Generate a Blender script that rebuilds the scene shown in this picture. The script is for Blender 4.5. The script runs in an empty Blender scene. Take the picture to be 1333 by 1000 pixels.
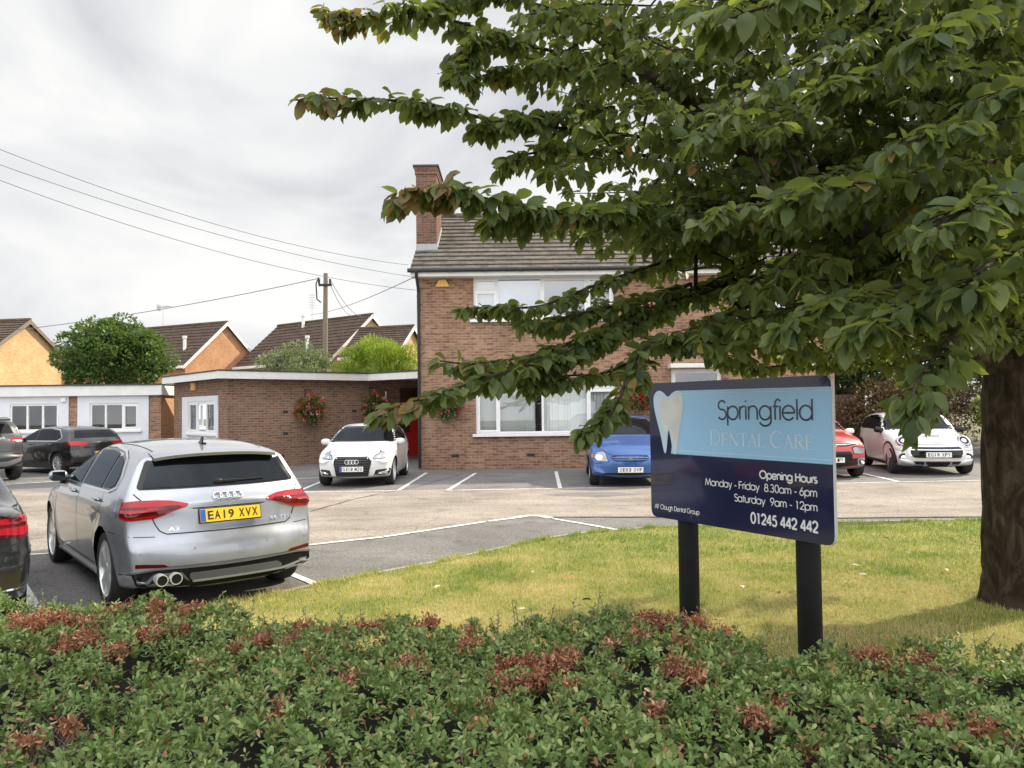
import bpy, bmesh, math, random
import numpy as np
from mathutils import Vector, Matrix
from mathutils.bvhtree import BVHTree
from mathutils.geometry import delaunay_2d_cdt
random.seed(7); RNG = np.random.default_rng(11)
R = math.radians; PI = math.pi
scene = bpy.context.scene; COL = scene.collection

# ------------------------------------------------------------------ camera
CAM_H, HORIZON, FPX, ROLL = 1.70, 531.0, 1000.0, 0.012
_p = math.atan((HORIZON - 500) / FPX)
FWD = Vector((0, math.cos(_p), math.sin(_p))); _u0 = Vector((0, -math.sin(_p), math.cos(_p))); _r0 = Vector((1, 0, 0))
RIGHT = math.cos(ROLL) * _r0 - math.sin(ROLL) * _u0; UP = math.sin(ROLL) * _r0 + math.cos(ROLL) * _u0
CAM = Vector((0, 0, CAM_H))
cd = bpy.data.cameras.new('camera'); cam = bpy.data.objects.new('camera', cd); COL.objects.link(cam)
cd.sensor_fit = 'HORIZONTAL'; cd.sensor_width = 36.0; cd.lens = 36.0 * FPX / 1333.0; cd.clip_start = 0.05; cd.clip_end = 3000
cam.matrix_world = Matrix(((RIGHT.x, UP.x, -FWD.x, 0), (RIGHT.y, UP.y, -FWD.y, 0), (RIGHT.z, UP.z, -FWD.z, CAM_H), (0, 0, 0, 1)))
scene.camera = cam
def at(px, py, Y):
    d = FWD + RIGHT * ((px - 666.5) / FPX) + UP * ((500 - py) / FPX)
    return CAM + d * (Y / d.y)
def gnd(px, py, z=0.0):
    d = FWD + RIGHT * ((px - 666.5) / FPX) + UP * ((500 - py) / FPX)
    return CAM + d * ((z - CAM_H) / d.z)
def pix(P):
    d = Vector(P) - CAM; z = d.dot(FWD)
    return (666.5 + FPX * d.dot(RIGHT) / z, 500 - FPX * d.dot(UP) / z) if z > .05 else (9999, 9999)

# ------------------------------------------------------------------ light
SUN_AZ, SUN_EL = math.atan2(0.87, 0.49), R(37)
world = bpy.data.worlds.new('World'); scene.world = world; world.use_nodes = True
nt = world.node_tree; nt.nodes.clear()
def node(nt, t, ins=None, **props):
    n = nt.nodes.new(t)
    for k, v in props.items(): setattr(n, k, v)
    for k, v in (ins or {}).items():
        if isinstance(v, bpy.types.NodeSocket): nt.links.new(v, n.inputs[k])
        else: n.inputs[k].default_value = v
    return n
def ramp(nt, fac, stops):
    n = node(nt, 'ShaderNodeValToRGB', {0: fac}); e = n.color_ramp.elements
    while len(e) > 1: e.remove(e[-1])
    e[0].position = stops[0][0]; e[0].color = (*stops[0][1], 1)
    for p, c in stops[1:]:
        x = e.new(p); x.color = (*c, 1)
    return n.outputs[0]
def g3(v): return (v, v, v)
def mixc(nt, fac, a, b, mode='MIX'):
    n = nt.nodes.new('ShaderNodeMix'); n.data_type = 'RGBA'; n.blend_type = mode
    for i, v in ((0, fac), (6, a), (7, b)):
        if isinstance(v, bpy.types.NodeSocket): nt.links.new(v, n.inputs[i])
        elif i == 0: n.inputs[0].default_value = v
        else: n.inputs[i].default_value = (*v[:3], 1)
    return n.outputs[2]
sky = node(nt, 'ShaderNodeTexSky', sky_type='NISHITA', sun_disc=False, sun_elevation=SUN_EL, sun_rotation=SUN_AZ, air_density=1.0, dust_density=1.5)
tc = node(nt, 'ShaderNodeTexCoord'); sep = node(nt, 'ShaderNodeSeparateXYZ', {0: tc.outputs['Generated']})
zz = node(nt, 'ShaderNodeMath', {0: sep.outputs[2], 1: 0.0}, operation='MAXIMUM'); zz = node(nt, 'ShaderNodeMath', {0: zz.outputs[0], 1: 0.22}, operation='ADD')
cx = node(nt, 'ShaderNodeMath', {0: sep.outputs[0], 1: zz.outputs[0]}, operation='DIVIDE'); cy = node(nt, 'ShaderNodeMath', {0: sep.outputs[1], 1: zz.outputs[0]}, operation='DIVIDE')
cv = node(nt, 'ShaderNodeCombineXYZ', {0: cx.outputs[0], 1: cy.outputs[0], 2: 3.7})
cv = node(nt, 'ShaderNodeMapping', {0: tc.outputs['Generated'], 'Scale': (1, 1, 1.9), 'Location': (.35, .1, .2)})
n1 = node(nt, 'ShaderNodeTexNoise', {'Vector': cv.outputs[0], 'Scale': 1.6, 'Detail': 7, 'Roughness': 0.48, 'Distortion': 0.25})
n2 = node(nt, 'ShaderNodeTexNoise', {'Vector': cv.outputs[0], 'Scale': 3.2, 'Detail': 5, 'Roughness': 0.5, 'Distortion': 0.5})
cover = ramp(nt, n1.outputs[0], [(0.34, g3(0.80)), (0.50, g3(1.0))])
cloudc = ramp(nt, n2.outputs[0], [(0.32, (4.6, 4.72, 5.0)), (0.43, (5.9, 6.0, 6.2)), (0.53, (6.9, 6.95, 7.0)), (0.64, (7.8, 7.75, 7.6))])
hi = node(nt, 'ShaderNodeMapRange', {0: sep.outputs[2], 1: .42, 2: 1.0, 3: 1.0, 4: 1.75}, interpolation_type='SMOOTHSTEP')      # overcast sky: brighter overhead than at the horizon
bk = node(nt, 'ShaderNodeMapRange', {0: sep.outputs[1], 1: .25, 2: -.7, 3: 1.0, 4: 2.25}, interpolation_type='SMOOTHSTEP')     # extra cloud brightness added behind the camera to light house front and sign
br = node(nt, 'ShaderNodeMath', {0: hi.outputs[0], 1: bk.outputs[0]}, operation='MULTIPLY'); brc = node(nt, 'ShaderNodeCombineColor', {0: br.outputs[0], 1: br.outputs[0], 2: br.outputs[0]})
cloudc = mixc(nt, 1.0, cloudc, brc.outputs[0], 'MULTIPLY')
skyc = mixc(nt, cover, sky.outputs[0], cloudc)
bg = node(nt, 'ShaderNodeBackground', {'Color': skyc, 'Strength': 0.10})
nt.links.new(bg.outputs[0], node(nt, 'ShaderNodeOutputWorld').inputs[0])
SUN_DIR = Vector((math.sin(SUN_AZ) * math.cos(SUN_EL), math.cos(SUN_AZ) * math.cos(SUN_EL), math.sin(SUN_EL)))
sl = bpy.data.lights.new('sun', 'SUN'); sl.energy = 5.0; sl.angle = R(0.6); sl.color = (1.0, 0.88, 0.68)
so = bpy.data.objects.new('sun', sl); COL.objects.link(so); so.rotation_euler = (-SUN_DIR).to_track_quat('-Z', 'Y').to_euler(); so.location = (30, 10, 30)
scene.view_settings.view_transform = 'Standard'; scene.view_settings.look = 'None'; scene.view_settings.exposure = 0.38; scene.view_settings.gamma = 1.0
scene.cycles.max_bounces = 8; scene.cycles.transparent_max_bounces = 12

# ------------------------------------------------------------------ materials
def newmat(name):
    m = bpy.data.materials.new(name); m.use_nodes = True; m.node_tree.nodes.clear()
    return m, m.node_tree
def out(nt, sh): nt.links.new(sh, node(nt, 'ShaderNodeOutputMaterial').inputs[0])
def bsdf(nt, color=(.5, .5, .5), rough=.6, metal=0., spec=.5, coat=0., normal=None, **kw):
    n = node(nt, 'ShaderNodeBsdfPrincipled', {'Roughness': rough, 'Metallic': metal, 'Specular IOR Level': spec, 'Coat Weight': coat, 'Coat Roughness': .03})
    if isinstance(color, bpy.types.NodeSocket): nt.links.new(color, n.inputs['Base Color'])
    else: n.inputs['Base Color'].default_value = (*color, 1)
    if normal is not None: nt.links.new(normal, n.inputs['Normal'])
    return n
def M(name, color, rough=.5, metal=0., spec=.5, coat=0., vary=.0, vs=6.0):
    m, nt = newmat(name)
    c = color
    if vary:
        tcn = node(nt, 'ShaderNodeTexCoord'); nz = node(nt, 'ShaderNodeTexNoise', {'Vector': tcn.outputs['Object'], 'Scale': vs, 'Detail': 6, 'Roughness': .65})
        c = ramp(nt, nz.outputs[0], [(.3, tuple(x * (1 - vary) for x in color)), (.7, tuple(min(1, x * (1 + vary * .6)) for x in color))])
    out(nt, bsdf(nt, c, rough, metal, spec, coat).outputs[0]); return m
def mat_noise(name, stops, scale=5, rough=.85, bump=0., bscale=60, detail=7, spec=.3, speck=None, stretch=None):
    m, nt = newmat(name); tcn = node(nt, 'ShaderNodeTexCoord'); vec = tcn.outputs['Object']
    if stretch: vec = node(nt, 'ShaderNodeMapping', {0: vec, 'Scale': stretch}).outputs[0]
    nz = node(nt, 'ShaderNodeTexNoise', {'Vector': vec, 'Scale': scale, 'Detail': detail, 'Roughness': .62})
    c = ramp(nt, nz.outputs[0], stops)
    if speck:
        s = node(nt, 'ShaderNodeTexNoise', {'Vector': tcn.outputs['Object'], 'Scale': speck[0], 'Detail': 3, 'Roughness': .8})
        c = mixc(nt, 1.0, c, ramp(nt, s.outputs[0], [(.34, g3(1 - speck[1])), (.66, g3(1 + speck[1] * .6))]), 'MULTIPLY')
    nm = None
    if bump:
        b = node(nt, 'ShaderNodeTexNoise', {'Vector': vec, 'Scale': bscale, 'Detail': 4, 'Roughness': .7})
        nm = node(nt, 'ShaderNodeBump', {'Strength': bump, 'Distance': .02, 'Height': b.outputs[0]}).outputs[0]
    out(nt, bsdf(nt, c, rough, 0, spec, normal=nm).outputs[0]); return m
def mat_brick(name, c1, c2, c3, mortar, bw=.225, rh=.075, ms=.008, rough=.9, vs=(4.4, 13.3, 1)):
    m, nt = newmat(name); uv = node(nt, 'ShaderNodeTexCoord').outputs['UV']
    b = node(nt, 'ShaderNodeTexBrick', {'Vector': uv, 'Color1': (*c1, 1), 'Color2': (*c2, 1), 'Mortar': (*mortar, 1), 'Scale': 1.0, 'Mortar Size': ms, 'Mortar Smooth': .25, 'Bias': 0., 'Brick Width': bw, 'Row Height': rh}, offset=.5)
    b2 = node(nt, 'ShaderNodeTexNoise', {'Vector': node(nt, 'ShaderNodeMapping', {0: uv, 'Scale': vs}).outputs[0], 'Scale': 1.0, 'Detail': 1, 'Roughness': .5})
    sel = ramp(nt, b2.outputs[0], [(.50, g3(0)), (.62, g3(1))])
    mask = node(nt, 'ShaderNodeMath', {0: 1.0, 1: b.outputs['Fac']}, operation='SUBTRACT').outputs[0]
    f = node(nt, 'ShaderNodeMath', {0: sel, 1: mask}, operation='MULTIPLY').outputs[0]
    f = node(nt, 'ShaderNodeMath', {0: f, 1: .75}, operation='MULTIPLY').outputs[0]
    c = mixc(nt, f, b.outputs[0], c3)
    g = node(nt, 'ShaderNodeTexNoise', {'Vector': uv, 'Scale': .9, 'Detail': 7, 'Roughness': .65})
    c = mixc(nt, 1.0, c, ramp(nt, g.outputs[0], [(.3, g3(.78)), (.65, g3(1.10))]), 'MULTIPLY')
    fine = node(nt, 'ShaderNodeTexNoise', {'Vector': uv, 'Scale': 90, 'Detail': 3, 'Roughness': .7})
    c = mixc(nt, 1.0, c, ramp(nt, fine.outputs[0], [(.3, g3(.86)), (.7, g3(1.10))]), 'MULTIPLY')
    nm = node(nt, 'ShaderNodeBump', {'Strength': .5, 'Distance': .01, 'Height': mask}).outputs[0]
    out(nt, bsdf(nt, c, rough, 0, .2, normal=nm).outputs[0]); return m
def mat_leaf(name, stops, rough=.42, trans=.28, tcol=(.22, .34, .05), spec=.5):
    m, nt = newmat(name); geo = node(nt, 'ShaderNodeNewGeometry'); c = ramp(nt, geo.outputs['Random Per Island'], stops)
    tcn = node(nt, 'ShaderNodeTexCoord'); nz = node(nt, 'ShaderNodeTexNoise', {'Vector': tcn.outputs['Object'], 'Scale': 25, 'Detail': 3})
    c = mixc(nt, 1.0, c, ramp(nt, nz.outputs[0], [(.3, g3(.8)), (.7, g3(1.15))]), 'MULTIPLY')
    p = bsdf(nt, c, rough, 0, spec); t = node(nt, 'ShaderNodeBsdfTranslucent', {0: (*tcol, 1)})
    mx = node(nt, 'ShaderNodeMixShader', {0: trans, 1: p.outputs[0], 2: t.outputs[0]}); out(nt, mx.outputs[0]); return m
def mat_glass(name, refl=.35, tint=(1, 1, 1), rough=.01):
    m, nt = newmat(name); fr = node(nt, 'ShaderNodeFresnel', {'IOR': 1.5})
    f = node(nt, 'ShaderNodeMath', {0: fr.outputs[0], 1: refl}, operation='ADD', use_clamp=True)
    tr = node(nt, 'ShaderNodeBsdfTransparent', {0: (*tint, 1)}); gl = node(nt, 'ShaderNodeBsdfGlossy', {0: (.95, .97, 1, 1), 'Roughness': rough})
    mx = node(nt, 'ShaderNodeMixShader', {0: f.outputs[0], 1: tr.outputs[0], 2: gl.outputs[0]}); out(nt, mx.outputs[0]); return m
def mat_paint(name, color, metal=0., rough=.35, flake=False):
    m, nt = newmat(name); c = color; nm = None
    tcn = node(nt, 'ShaderNodeTexCoord')
    nz = node(nt, 'ShaderNodeTexNoise', {'Vector': tcn.outputs['Object'], 'Scale': 3.5, 'Detail': 8, 'Roughness': .7})
    c = mixc(nt, 1.0, color, ramp(nt, nz.outputs[0], [(.35, g3(.90)), (.6, g3(1.0))]), 'MULTIPLY')
    sz = node(nt, 'ShaderNodeSeparateXYZ', {0: tcn.outputs['Object']})
    dirt = node(nt, 'ShaderNodeMapRange', {0: sz.outputs[2], 1: .20, 2: .50, 3: .35, 4: 0.})
    df = node(nt, 'ShaderNodeMath', {0: dirt.outputs[0], 1: nz.outputs[0]}, operation='MULTIPLY')
    c = mixc(nt, df.outputs[0], c, (.22, .19, .16))
    rr = node(nt, 'ShaderNodeMapRange', {0: nz.outputs[0], 1: .3, 2: .7, 3: rough, 4: rough + .08})
    b = bsdf(nt, c, .4, metal, .5, 1.0); nt.links.new(rr.outputs[0], b.inputs['Roughness']); out(nt, b.outputs[0]); return m

MAT = dict(
    brick=mat_brick('brick_brown', (.265, .135, .083), (.385, .228, .148), (.145, .076, .055), (.345, .275, .215)),
    brick_dark=mat_brick('brick_brown_dark', (.225, .120, .074), (.285, .168, .108), (.13, .074, .058), (.31, .26, .215)),
    brick_chim=mat_brick('brick_chimney', (.165, .080, .056), (.225, .115, .078), (.105, .055, .045), (.20, .165, .135)),
    brick_yel=mat_brick('brick_yellow', (.64, .43, .23), (.57, .365, .185), (.48, .28, .14), (.60, .46, .29)),
    brick_org=mat_brick('brick_orange', (.56, .30, .155), (.50, .25, .13), (.40, .19, .10), (.45, .32, .22)),
    tile=mat_brick('roof_tile_grey', (.115, .100, .086), (.16, .140, .120), (.07, .062, .055), (.045, .04, .036), bw=.33, rh=.30, ms=.006, vs=(3, 3.3, 1)),
    tile_br=mat_brick('roof_tile_brown', (.100, .070, .053), (.130, .092, .070), (.072, .052, .043), (.05, .03, .024), bw=.32, rh=.33, ms=.012, vs=(3, 3, 1)),
    white=M('white_upvc', (.80, .80, .80), .35, vary=.04), fascia=M('white_fascia_paint', (.74, .74, .72), .5, vary=.10, vs=3),
    render=M('white_render', (.72, .735, .775), .85, vary=.08, vs=2.5), black=M('black_plastic', (.014, .014, .015), .5, 0, .3), gutter=M('black_gutter', (.015, .015, .016), .35),
    felt=M('roof_felt', (.07, .068, .066), .9, vary=.3), lead=M('lead_flashing', (.38, .40, .42), .55, vary=.15), pot=M('clay', (.40, .20, .12), .8, vary=.2),
    glass=mat_glass('window_glass', .07), glass_up=mat_glass('window_glass_bright', .24), glass_dk=mat_glass('window_glass_dark', .05),
    dark=M('dark_interior', (.03, .03, .032), .9), blind=M('blind_fabric', (.66, .70, .68), .8), net=M('net_curtain', (.62, .68, .74), .9, vary=.1, vs=3),
    door_red=M('red_gloss_paint', (.42, .02, .02), .3), wood_dk=M('dark_wood', (.09, .045, .03), .5, vary=.3), yellow=M('amber_plastic', (.72, .42, .10), .45),
    steel=M('galvanised_steel', (.55, .56, .57), .35, .9), wood=mat_noise('weathered_pole', [(.3, (.14, .115, .09)), (.7, (.26, .225, .185))], 6, stretch=(6, 6, .6)),
    wire=M('cable_grey', (.16, .16, .17), .6),
)
# ------------------------------------------------------------------ mesh helpers
def link(name, me, parent=None, mats=None):
    o = bpy.data.objects.new(name, me); COL.objects.link(o)
    for m in (mats or []): me.materials.append(m)
    if parent is not None: o.parent = parent
    return o
def tag(o, label=None, cat=None, group=None, kind=None):
    if label: o['label'] = label
    if cat: o['category'] = cat
    if group: o['group'] = group
    if kind: o['kind'] = kind
    return o
def thing(name, label, cat, loc=(0, 0, 0), rz=0., group=None):
    o = bpy.data.objects.new(name, None); COL.objects.link(o); o.location = loc; o.rotation_euler = (0, 0, rz); o.empty_display_size = .2
    return tag(o, label, cat, group)
def uv_box(me):
    uv = me.uv_layers.new(name='UVMap'); nv = len(me.vertices); co = np.empty(nv * 3); me.vertices.foreach_get('co', co); co = co.reshape(-1, 3)
    for p in me.polygons:
        n = p.normal; t = Vector((-n.y, n.x, 0))
        if t.length < .15:
            for li, vi in zip(p.loop_indices, p.vertices): uv.data[li].uv = (co[vi][0], co[vi][1])
        else:
            t.normalize(); b = n.cross(t)
            if b.z < 0: b = -b
            s = 1
            for li, vi in zip(p.loop_indices, p.vertices):
                c = Vector(co[vi]); uv.data[li].uv = (c.dot(t), c.z / max(.25, abs(b.z)) if abs(n.z) < .9 else c.dot(b))
class MB:
    def __init__(s): s.v = []; s.f = []; s.m = []
    def add(s, vs, fs, mi=0):
        b = len(s.v); s.v += [tuple(v) for v in vs]; s.f += [tuple(b + i for i in f) for f in fs]; s.m += [mi] * len(fs)
    def box(s, x0, x1, y0, y1, z0, z1, mi=0):
        s.add([(x, y, z) for x in (x0, x1) for y in (y0, y1) for z in (z0, z1)], [(0, 1, 3, 2), (4, 6, 7, 5), (0, 4, 5, 1), (2, 3, 7, 6), (0, 2, 6, 4), (1, 5, 7, 3)], mi)
    def obox(s, c, a, b, h, mi=0):
        c, a, b, h = Vector(c), Vector(a), Vector(b), Vector(h)
        s.add([c + a * i + b * j + h * k for i in (-1, 1) for j in (-1, 1) for k in (-1, 1)], [(0, 1, 3, 2), (4, 6, 7, 5), (0, 4, 5, 1), (2, 3, 7, 6), (0, 2, 6, 4), (1, 5, 7, 3)], mi)
    def prism(s, pts, ext, mi=0):
        pts = [Vector(p) for p in pts]; e = Vector(ext); n = len(pts)
        s.add(pts + [p + e for p in pts], [tuple(range(n - 1, -1, -1)), tuple(range(n, 2 * n))] + [(i, (i + 1) % n, n + (i + 1) % n, n + i) for i in range(n)], mi)
    def tube(s, pts, r, n=8, mi=0, cap=True):
        pts = [Vector(p) for p in pts]; rs = r if isinstance(r, (list, tuple)) else [r] * len(pts); vs = []; ref = None
        for i, p in enumerate(pts):
            t = (pts[min(i + 1, len(pts) - 1)] - pts[max(i - 1, 0)]); t = t.normalized() if t.length > 1e-9 else Vector((0, 0, 1))
            if ref is None: ref = Vector((0, 0, 1)) if abs(t.z) < .9 else Vector((1, 0, 0))
            a = ref - t * ref.dot(t); a = a.normalized() if a.length > 1e-6 else t.orthogonal().normalized(); ref = a; b = t.cross(a)
            vs += [p + (a * math.cos(2 * PI * k / n) + b * math.sin(2 * PI * k / n)) * rs[i] for k in range(n)]
        fs = [(i * n + k, i * n + (k + 1) % n, (i + 1) * n + (k + 1) % n, (i + 1) * n + k) for i in range(len(pts) - 1) for k in range(n)]
        if cap: fs += [tuple(range(n - 1, -1, -1)), tuple((len(pts) - 1) * n + k for k in range(n))]
        s.add(vs, fs, mi)
    def lathe(s, prof, o, axis, n=32, mi=0, closed=False):   # prof: (radius, along)
        o = Vector(o); ax = Vector(axis).normalized(); a = ax.orthogonal().normalized(); b = ax.cross(a); m = len(prof)
        vs = [o + ax * h + (a * math.cos(2 * PI * k / n) + b * math.sin(2 * PI * k / n)) * r for r, h in prof for k in range(n)]
        rng = range(m if closed else m - 1)
        s.add(vs, [(i * n + k, i * n + (k + 1) % n, ((i + 1) % m) * n + (k + 1) % n, ((i + 1) % m) * n + k) for i in rng for k in range(n)], mi)
    def ell(s, c, rad, nu=16, nv=10, mi=0, pw=1.0, rot=None):
        c = Vector(c); vs = []
        for j in range(nv + 1):
            ph = -PI / 2 + PI * j / nv
            for i in range(nu):
                th = 2 * PI * i / nu
                f = lambda x: math.copysign(abs(x) ** pw, x)
                v = Vector((rad[0] * f(math.cos(ph)) * f(math.cos(th)), rad[1] * f(math.cos(ph)) * f(math.sin(th)), rad[2] * f(math.sin(ph))))
                vs.append(c + (rot @ v if rot else v))
        s.add(vs, [(j * nu + i, j * nu + (i + 1) % nu, (j + 1) * nu + (i + 1) % nu, (j + 1) * nu + i) for j in range(nv) for i in range(nu)], mi)
    def torus(s, c, axis, R_, r, n=24, k=8, mi=0):
        s.lathe([(R_ + r * math.cos(2 * PI * i / k), r * math.sin(2 * PI * i / k)) for i in range(k)], c, axis, n, mi, True)
    def build(s, name, mats, parent=None, smooth=False, uv=False, sharp=35, bevel=0.):
        me = bpy.data.meshes.new(name); me.from_pydata(s.v, [], s.f)
        if not isinstance(mats, (list, tuple)): mats = [mats]
        if len(mats) > 1: me.polygons.foreach_set('material_index', s.m)
        bm = bmesh.new(); bm.from_mesh(me); bmesh.ops.recalc_face_normals(bm, faces=bm.faces)
        if bevel: bmesh.ops.bevel(bm, geom=list(bm.edges), offset=bevel, segments=2, affect='EDGES', profile=.5, clamp_overlap=True)
        bm.to_mesh(me); bm.free()
        if uv: uv_box(me)
        if smooth:
            me.polygons.foreach_set('use_smooth', [True] * len(me.polygons)); me.set_sharp_from_angle(angle=R(sharp))
        me.update(); return link(name, me, parent, mats)
CHERRY = (np.array([(0, 0, 0), (0, .28, -.03), (0, .55, -.07), (0, .8, -.13), (0, 1, -.22), (-.40, .22, .05), (-.5, .5, .03), (-.34, .8, -.06), (.40, .22, .05), (.5, .5, .03), (.34, .8, -.06)]),
          [(0, 1, 5), (1, 2, 6, 5), (2, 3, 7, 6), (3, 4, 7), (0, 8, 1), (1, 8, 9, 2), (2, 9, 10, 3), (3, 10, 4)])
SMALL = (np.array([(0, 0, 0), (0, .5, -.03), (0, 1, -.08), (-.5, .58, .08), (.5, .58, .08)]), [(0, 1, 3), (1, 2, 3), (0, 4, 1), (1, 4, 2)])
ROUND = (np.array([(0, 0, 0), (0, .55, -.03), (0, 1, -.06), (-.40, .38, .07), (-.42, .78, .05), (.40, .38, .07), (.42, .78, .05)]), [(0, 1, 3), (1, 4, 3), (1, 2, 4), (0, 5, 1), (1, 5, 6), (1, 6, 2)])
def leaf_mesh(name, O, D, U, L, Wd, tmpl, mats, mi=None, parent=None, smooth=True):
    O, D, U, L, Wd = [np.asarray(a, float) for a in (O, D, U, L, Wd)]; n = len(O); T, F = tmpl; k = len(T)
    D = D / np.linalg.norm(D, axis=1, keepdims=True); S = np.cross(D, U); S /= np.linalg.norm(S, axis=1, keepdims=True) + 1e-9; N = np.cross(S, D)
    V = O[:, None] + S[:, None] * (T[None, :, 0:1] * Wd[:, None, None]) + D[:, None] * (T[None, :, 1:2] * L[:, None, None]) + N[:, None] * (T[None, :, 2:3] * L[:, None, None])
    me = bpy.data.meshes.new(name); me.vertices.add(n * k); me.vertices.foreach_set('co', V.reshape(-1).astype(np.float32))
    fl = np.array([i for f in F for i in f]); ln = np.array([len(f) for f in F]); st = np.concatenate([[0], np.cumsum(ln)[:-1]]); q = len(fl)
    loops = (fl[None] + np.arange(n)[:, None] * k).reshape(-1).astype(np.int32); starts = (st[None] + np.arange(n)[:, None] * q).reshape(-1).astype(np.int32)
    me.loops.add(len(loops)); me.loops.foreach_set('vertex_index', loops)
    me.polygons.add(n * len(F)); me.polygons.foreach_set('loop_start', starts); me.polygons.foreach_set('loop_total', np.tile(ln, n).astype(np.int32))
    if mi is not None: me.polygons.foreach_set('material_index', np.repeat(np.asarray(mi), len(F)).astype(np.int32))
    if smooth: me.polygons.foreach_set('use_smooth', np.ones(n * len(F), dtype=bool))
    me.update(calc_edges=True); me.validate()
    return link(name, me, parent, mats if isinstance(mats, list) else [mats])
def rdirs(n): v = RNG.normal(size=(n, 3)); return v / np.linalg.norm(v, axis=1, keepdims=True)
def struct(o): o['kind'] = 'structure'; return o
# ------------------------------------------------------------------ ground, car park, lane, lawn
def sheet(name, poly, z, mat, tri=False):
    me = bpy.data.meshes.new(name); me.from_pydata([(p[0], p[1], z) for p in poly], [], [tuple(range(len(poly)))]); 
    bm = bmesh.new(); bm.from_mesh(me); bmesh.ops.recalc_face_normals(bm, faces=bm.faces)
    if bm.faces[0].normal.z < 0: bmesh.ops.reverse_faces(bm, faces=bm.faces)
    bmesh.ops.triangulate(bm, faces=bm.faces); bm.to_mesh(me); bm.free()
    return struct(link(name, me, None, [mat]))
m_ground = mat_noise('earth', [(.3, (.09, .085, .05)), (.7, (.16, .15, .08))], 1.2, bump=.3)
def mat_road(name, stops, crackw, patch=(.86, 1.06), sc=.55):
    m, nt = newmat(name); v = node(nt, 'ShaderNodeTexCoord').outputs['Object']
    a = node(nt, 'ShaderNodeTexNoise', {'Vector': v, 'Scale': sc, 'Detail': 8, 'Roughness': .6, 'Distortion': .4}); c = ramp(nt, a.outputs[0], stops)
    st = node(nt, 'ShaderNodeTexNoise', {'Vector': node(nt, 'ShaderNodeMapping', {0: v, 'Scale': (.35, 1.6, 1)}).outputs[0], 'Scale': 1.1, 'Detail': 6, 'Roughness': .65})
    c = mixc(nt, 1.0, c, ramp(nt, st.outputs[0], [(.32, g3(patch[0])), (.62, g3(patch[1]))]), 'MULTIPLY')
    oil = node(nt, 'ShaderNodeTexNoise', {'Vector': v, 'Scale': 1.9, 'Detail': 4, 'Roughness': .55}); c = mixc(nt, 1.0, c, ramp(nt, oil.outputs[0], [(.58, g3(1.0)), (.68, g3(.74)), (.78, g3(.60))]), 'MULTIPLY')
    sp = node(nt, 'ShaderNodeTexVoronoi', {'Vector': v, 'Scale': 75}); spr = node(nt, 'ShaderNodeSeparateColor', {0: sp.outputs['Color']})
    c = mixc(nt, 1.0, c, ramp(nt, spr.outputs[0], [(0, g3(.62)), (.5, g3(1.0)), (1, g3(1.35))]), 'MULTIPLY')
    w = node(nt, 'ShaderNodeTexNoise', {'Vector': v, 'Scale': 1.6, 'Detail': 5}); vv = node(nt, 'ShaderNodeVectorMath', {0: w.outputs['Color'], 1: (.5, .5, .5)}, operation='MULTIPLY_ADD'); nt.links.new(v, vv.inputs[2])
    cr = node(nt, 'ShaderNodeTexVoronoi', {'Vector': vv.outputs[0], 'Scale': .33}, feature='DISTANCE_TO_EDGE')
    c = mixc(nt, 1.0, c, ramp(nt, cr.outputs['Distance'], [(0, g3(.68)), (crackw * .6, g3(.85)), (crackw, g3(1))]), 'MULTIPLY')
    nm = node(nt, 'ShaderNodeBump', {'Strength': .45, 'Distance': .006, 'Height': sp.outputs['Distance']}).outputs[0]
    out(nt, bsdf(nt, c, .88, 0, .25, normal=nm).outputs[0]); return m
m_asph = mat_road('asphalt', [(.3, (.140, .135, .132)), (.7, (.205, .197, .190))], .003)
m_lane = mat_road('lane_aggregate', [(.30, (.200, .178, .153)), (.5, (.275, .243, .210)), (.72, (.345, .303, .260))], .004, (.80, 1.08))
sheet('ground', [(-400, -60), (400, -60), (400, 900), (-400, 900)], 0, m_ground)
sheet('car_park', [(-45, -.5), (28, -.5), (28, 24), (24, 31), (-45, 31)], .004, m_asph)
sheet('lane', [(-45, 5.2), (-12, 8.5), (-5.8, 9.3), (-2.6, 9.72), (-1.74, 10.28), (0, 11.92), (.5, 11.98), (4.5, 11.45), (26, 11.2), (26, 16.2), (10, 16.5), (-4.4, 16.05), (-10, 16.7), (-45, 18.0)], .008, m_lane)
def mat_line():
    m, nt = newmat('worn_white_paint'); v = node(nt, 'ShaderNodeTexCoord').outputs['Object']
    a = node(nt, 'ShaderNodeTexNoise', {'Vector': v, 'Scale': 9, 'Detail': 8, 'Roughness': .75}); f = ramp(nt, a.outputs[0], [(.37, g3(0)), (.50, g3(1))])
    c = mixc(nt, f, (.26, .25, .24), (.72, .72, .70)); out(nt, bsdf(nt, c, .8, 0, .3).outputs[0]); return m
m_line = mat_line()
def line(pts, w=.10, z=.012):
    w *= .85
    pts = [Vector((p[0], p[1], 0)) for p in pts]; L = []; Rr = []
    for i, p in enumerate(pts):
        t = (pts[min(i + 1, len(pts) - 1)] - pts[max(0, i - 1)]).normalized(); n = Vector((-t.y, t.x, 0)) * w / 2; L.append(p + n); Rr.append(p - n)
    struct(sheet('road_marking', L + Rr[::-1], z, m_line))
line([(-5.9, 9.26), (-5.62, 9.33)], .10); line([(-2.75, 9.6), (-1.74, 10.24)], .10); line([(-1.72, 10.26), (-.42, 11.5)], .10); line([(-.38, 11.54), (.02, 11.86)], .10)
line([(0.04, 11.88), (.12, 12.02), (.27, 12.10), (.44, 12.04), (.56, 11.80)], .17); line([(.60, 11.72), (1.0, 11.2), (1.41, 10.62)], .085)
line([(-3.72, 6.15), (-5.35, 8.28)], .11); line([(-1.95, 7.55), (-2.35, 8.06)], .10)
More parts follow.
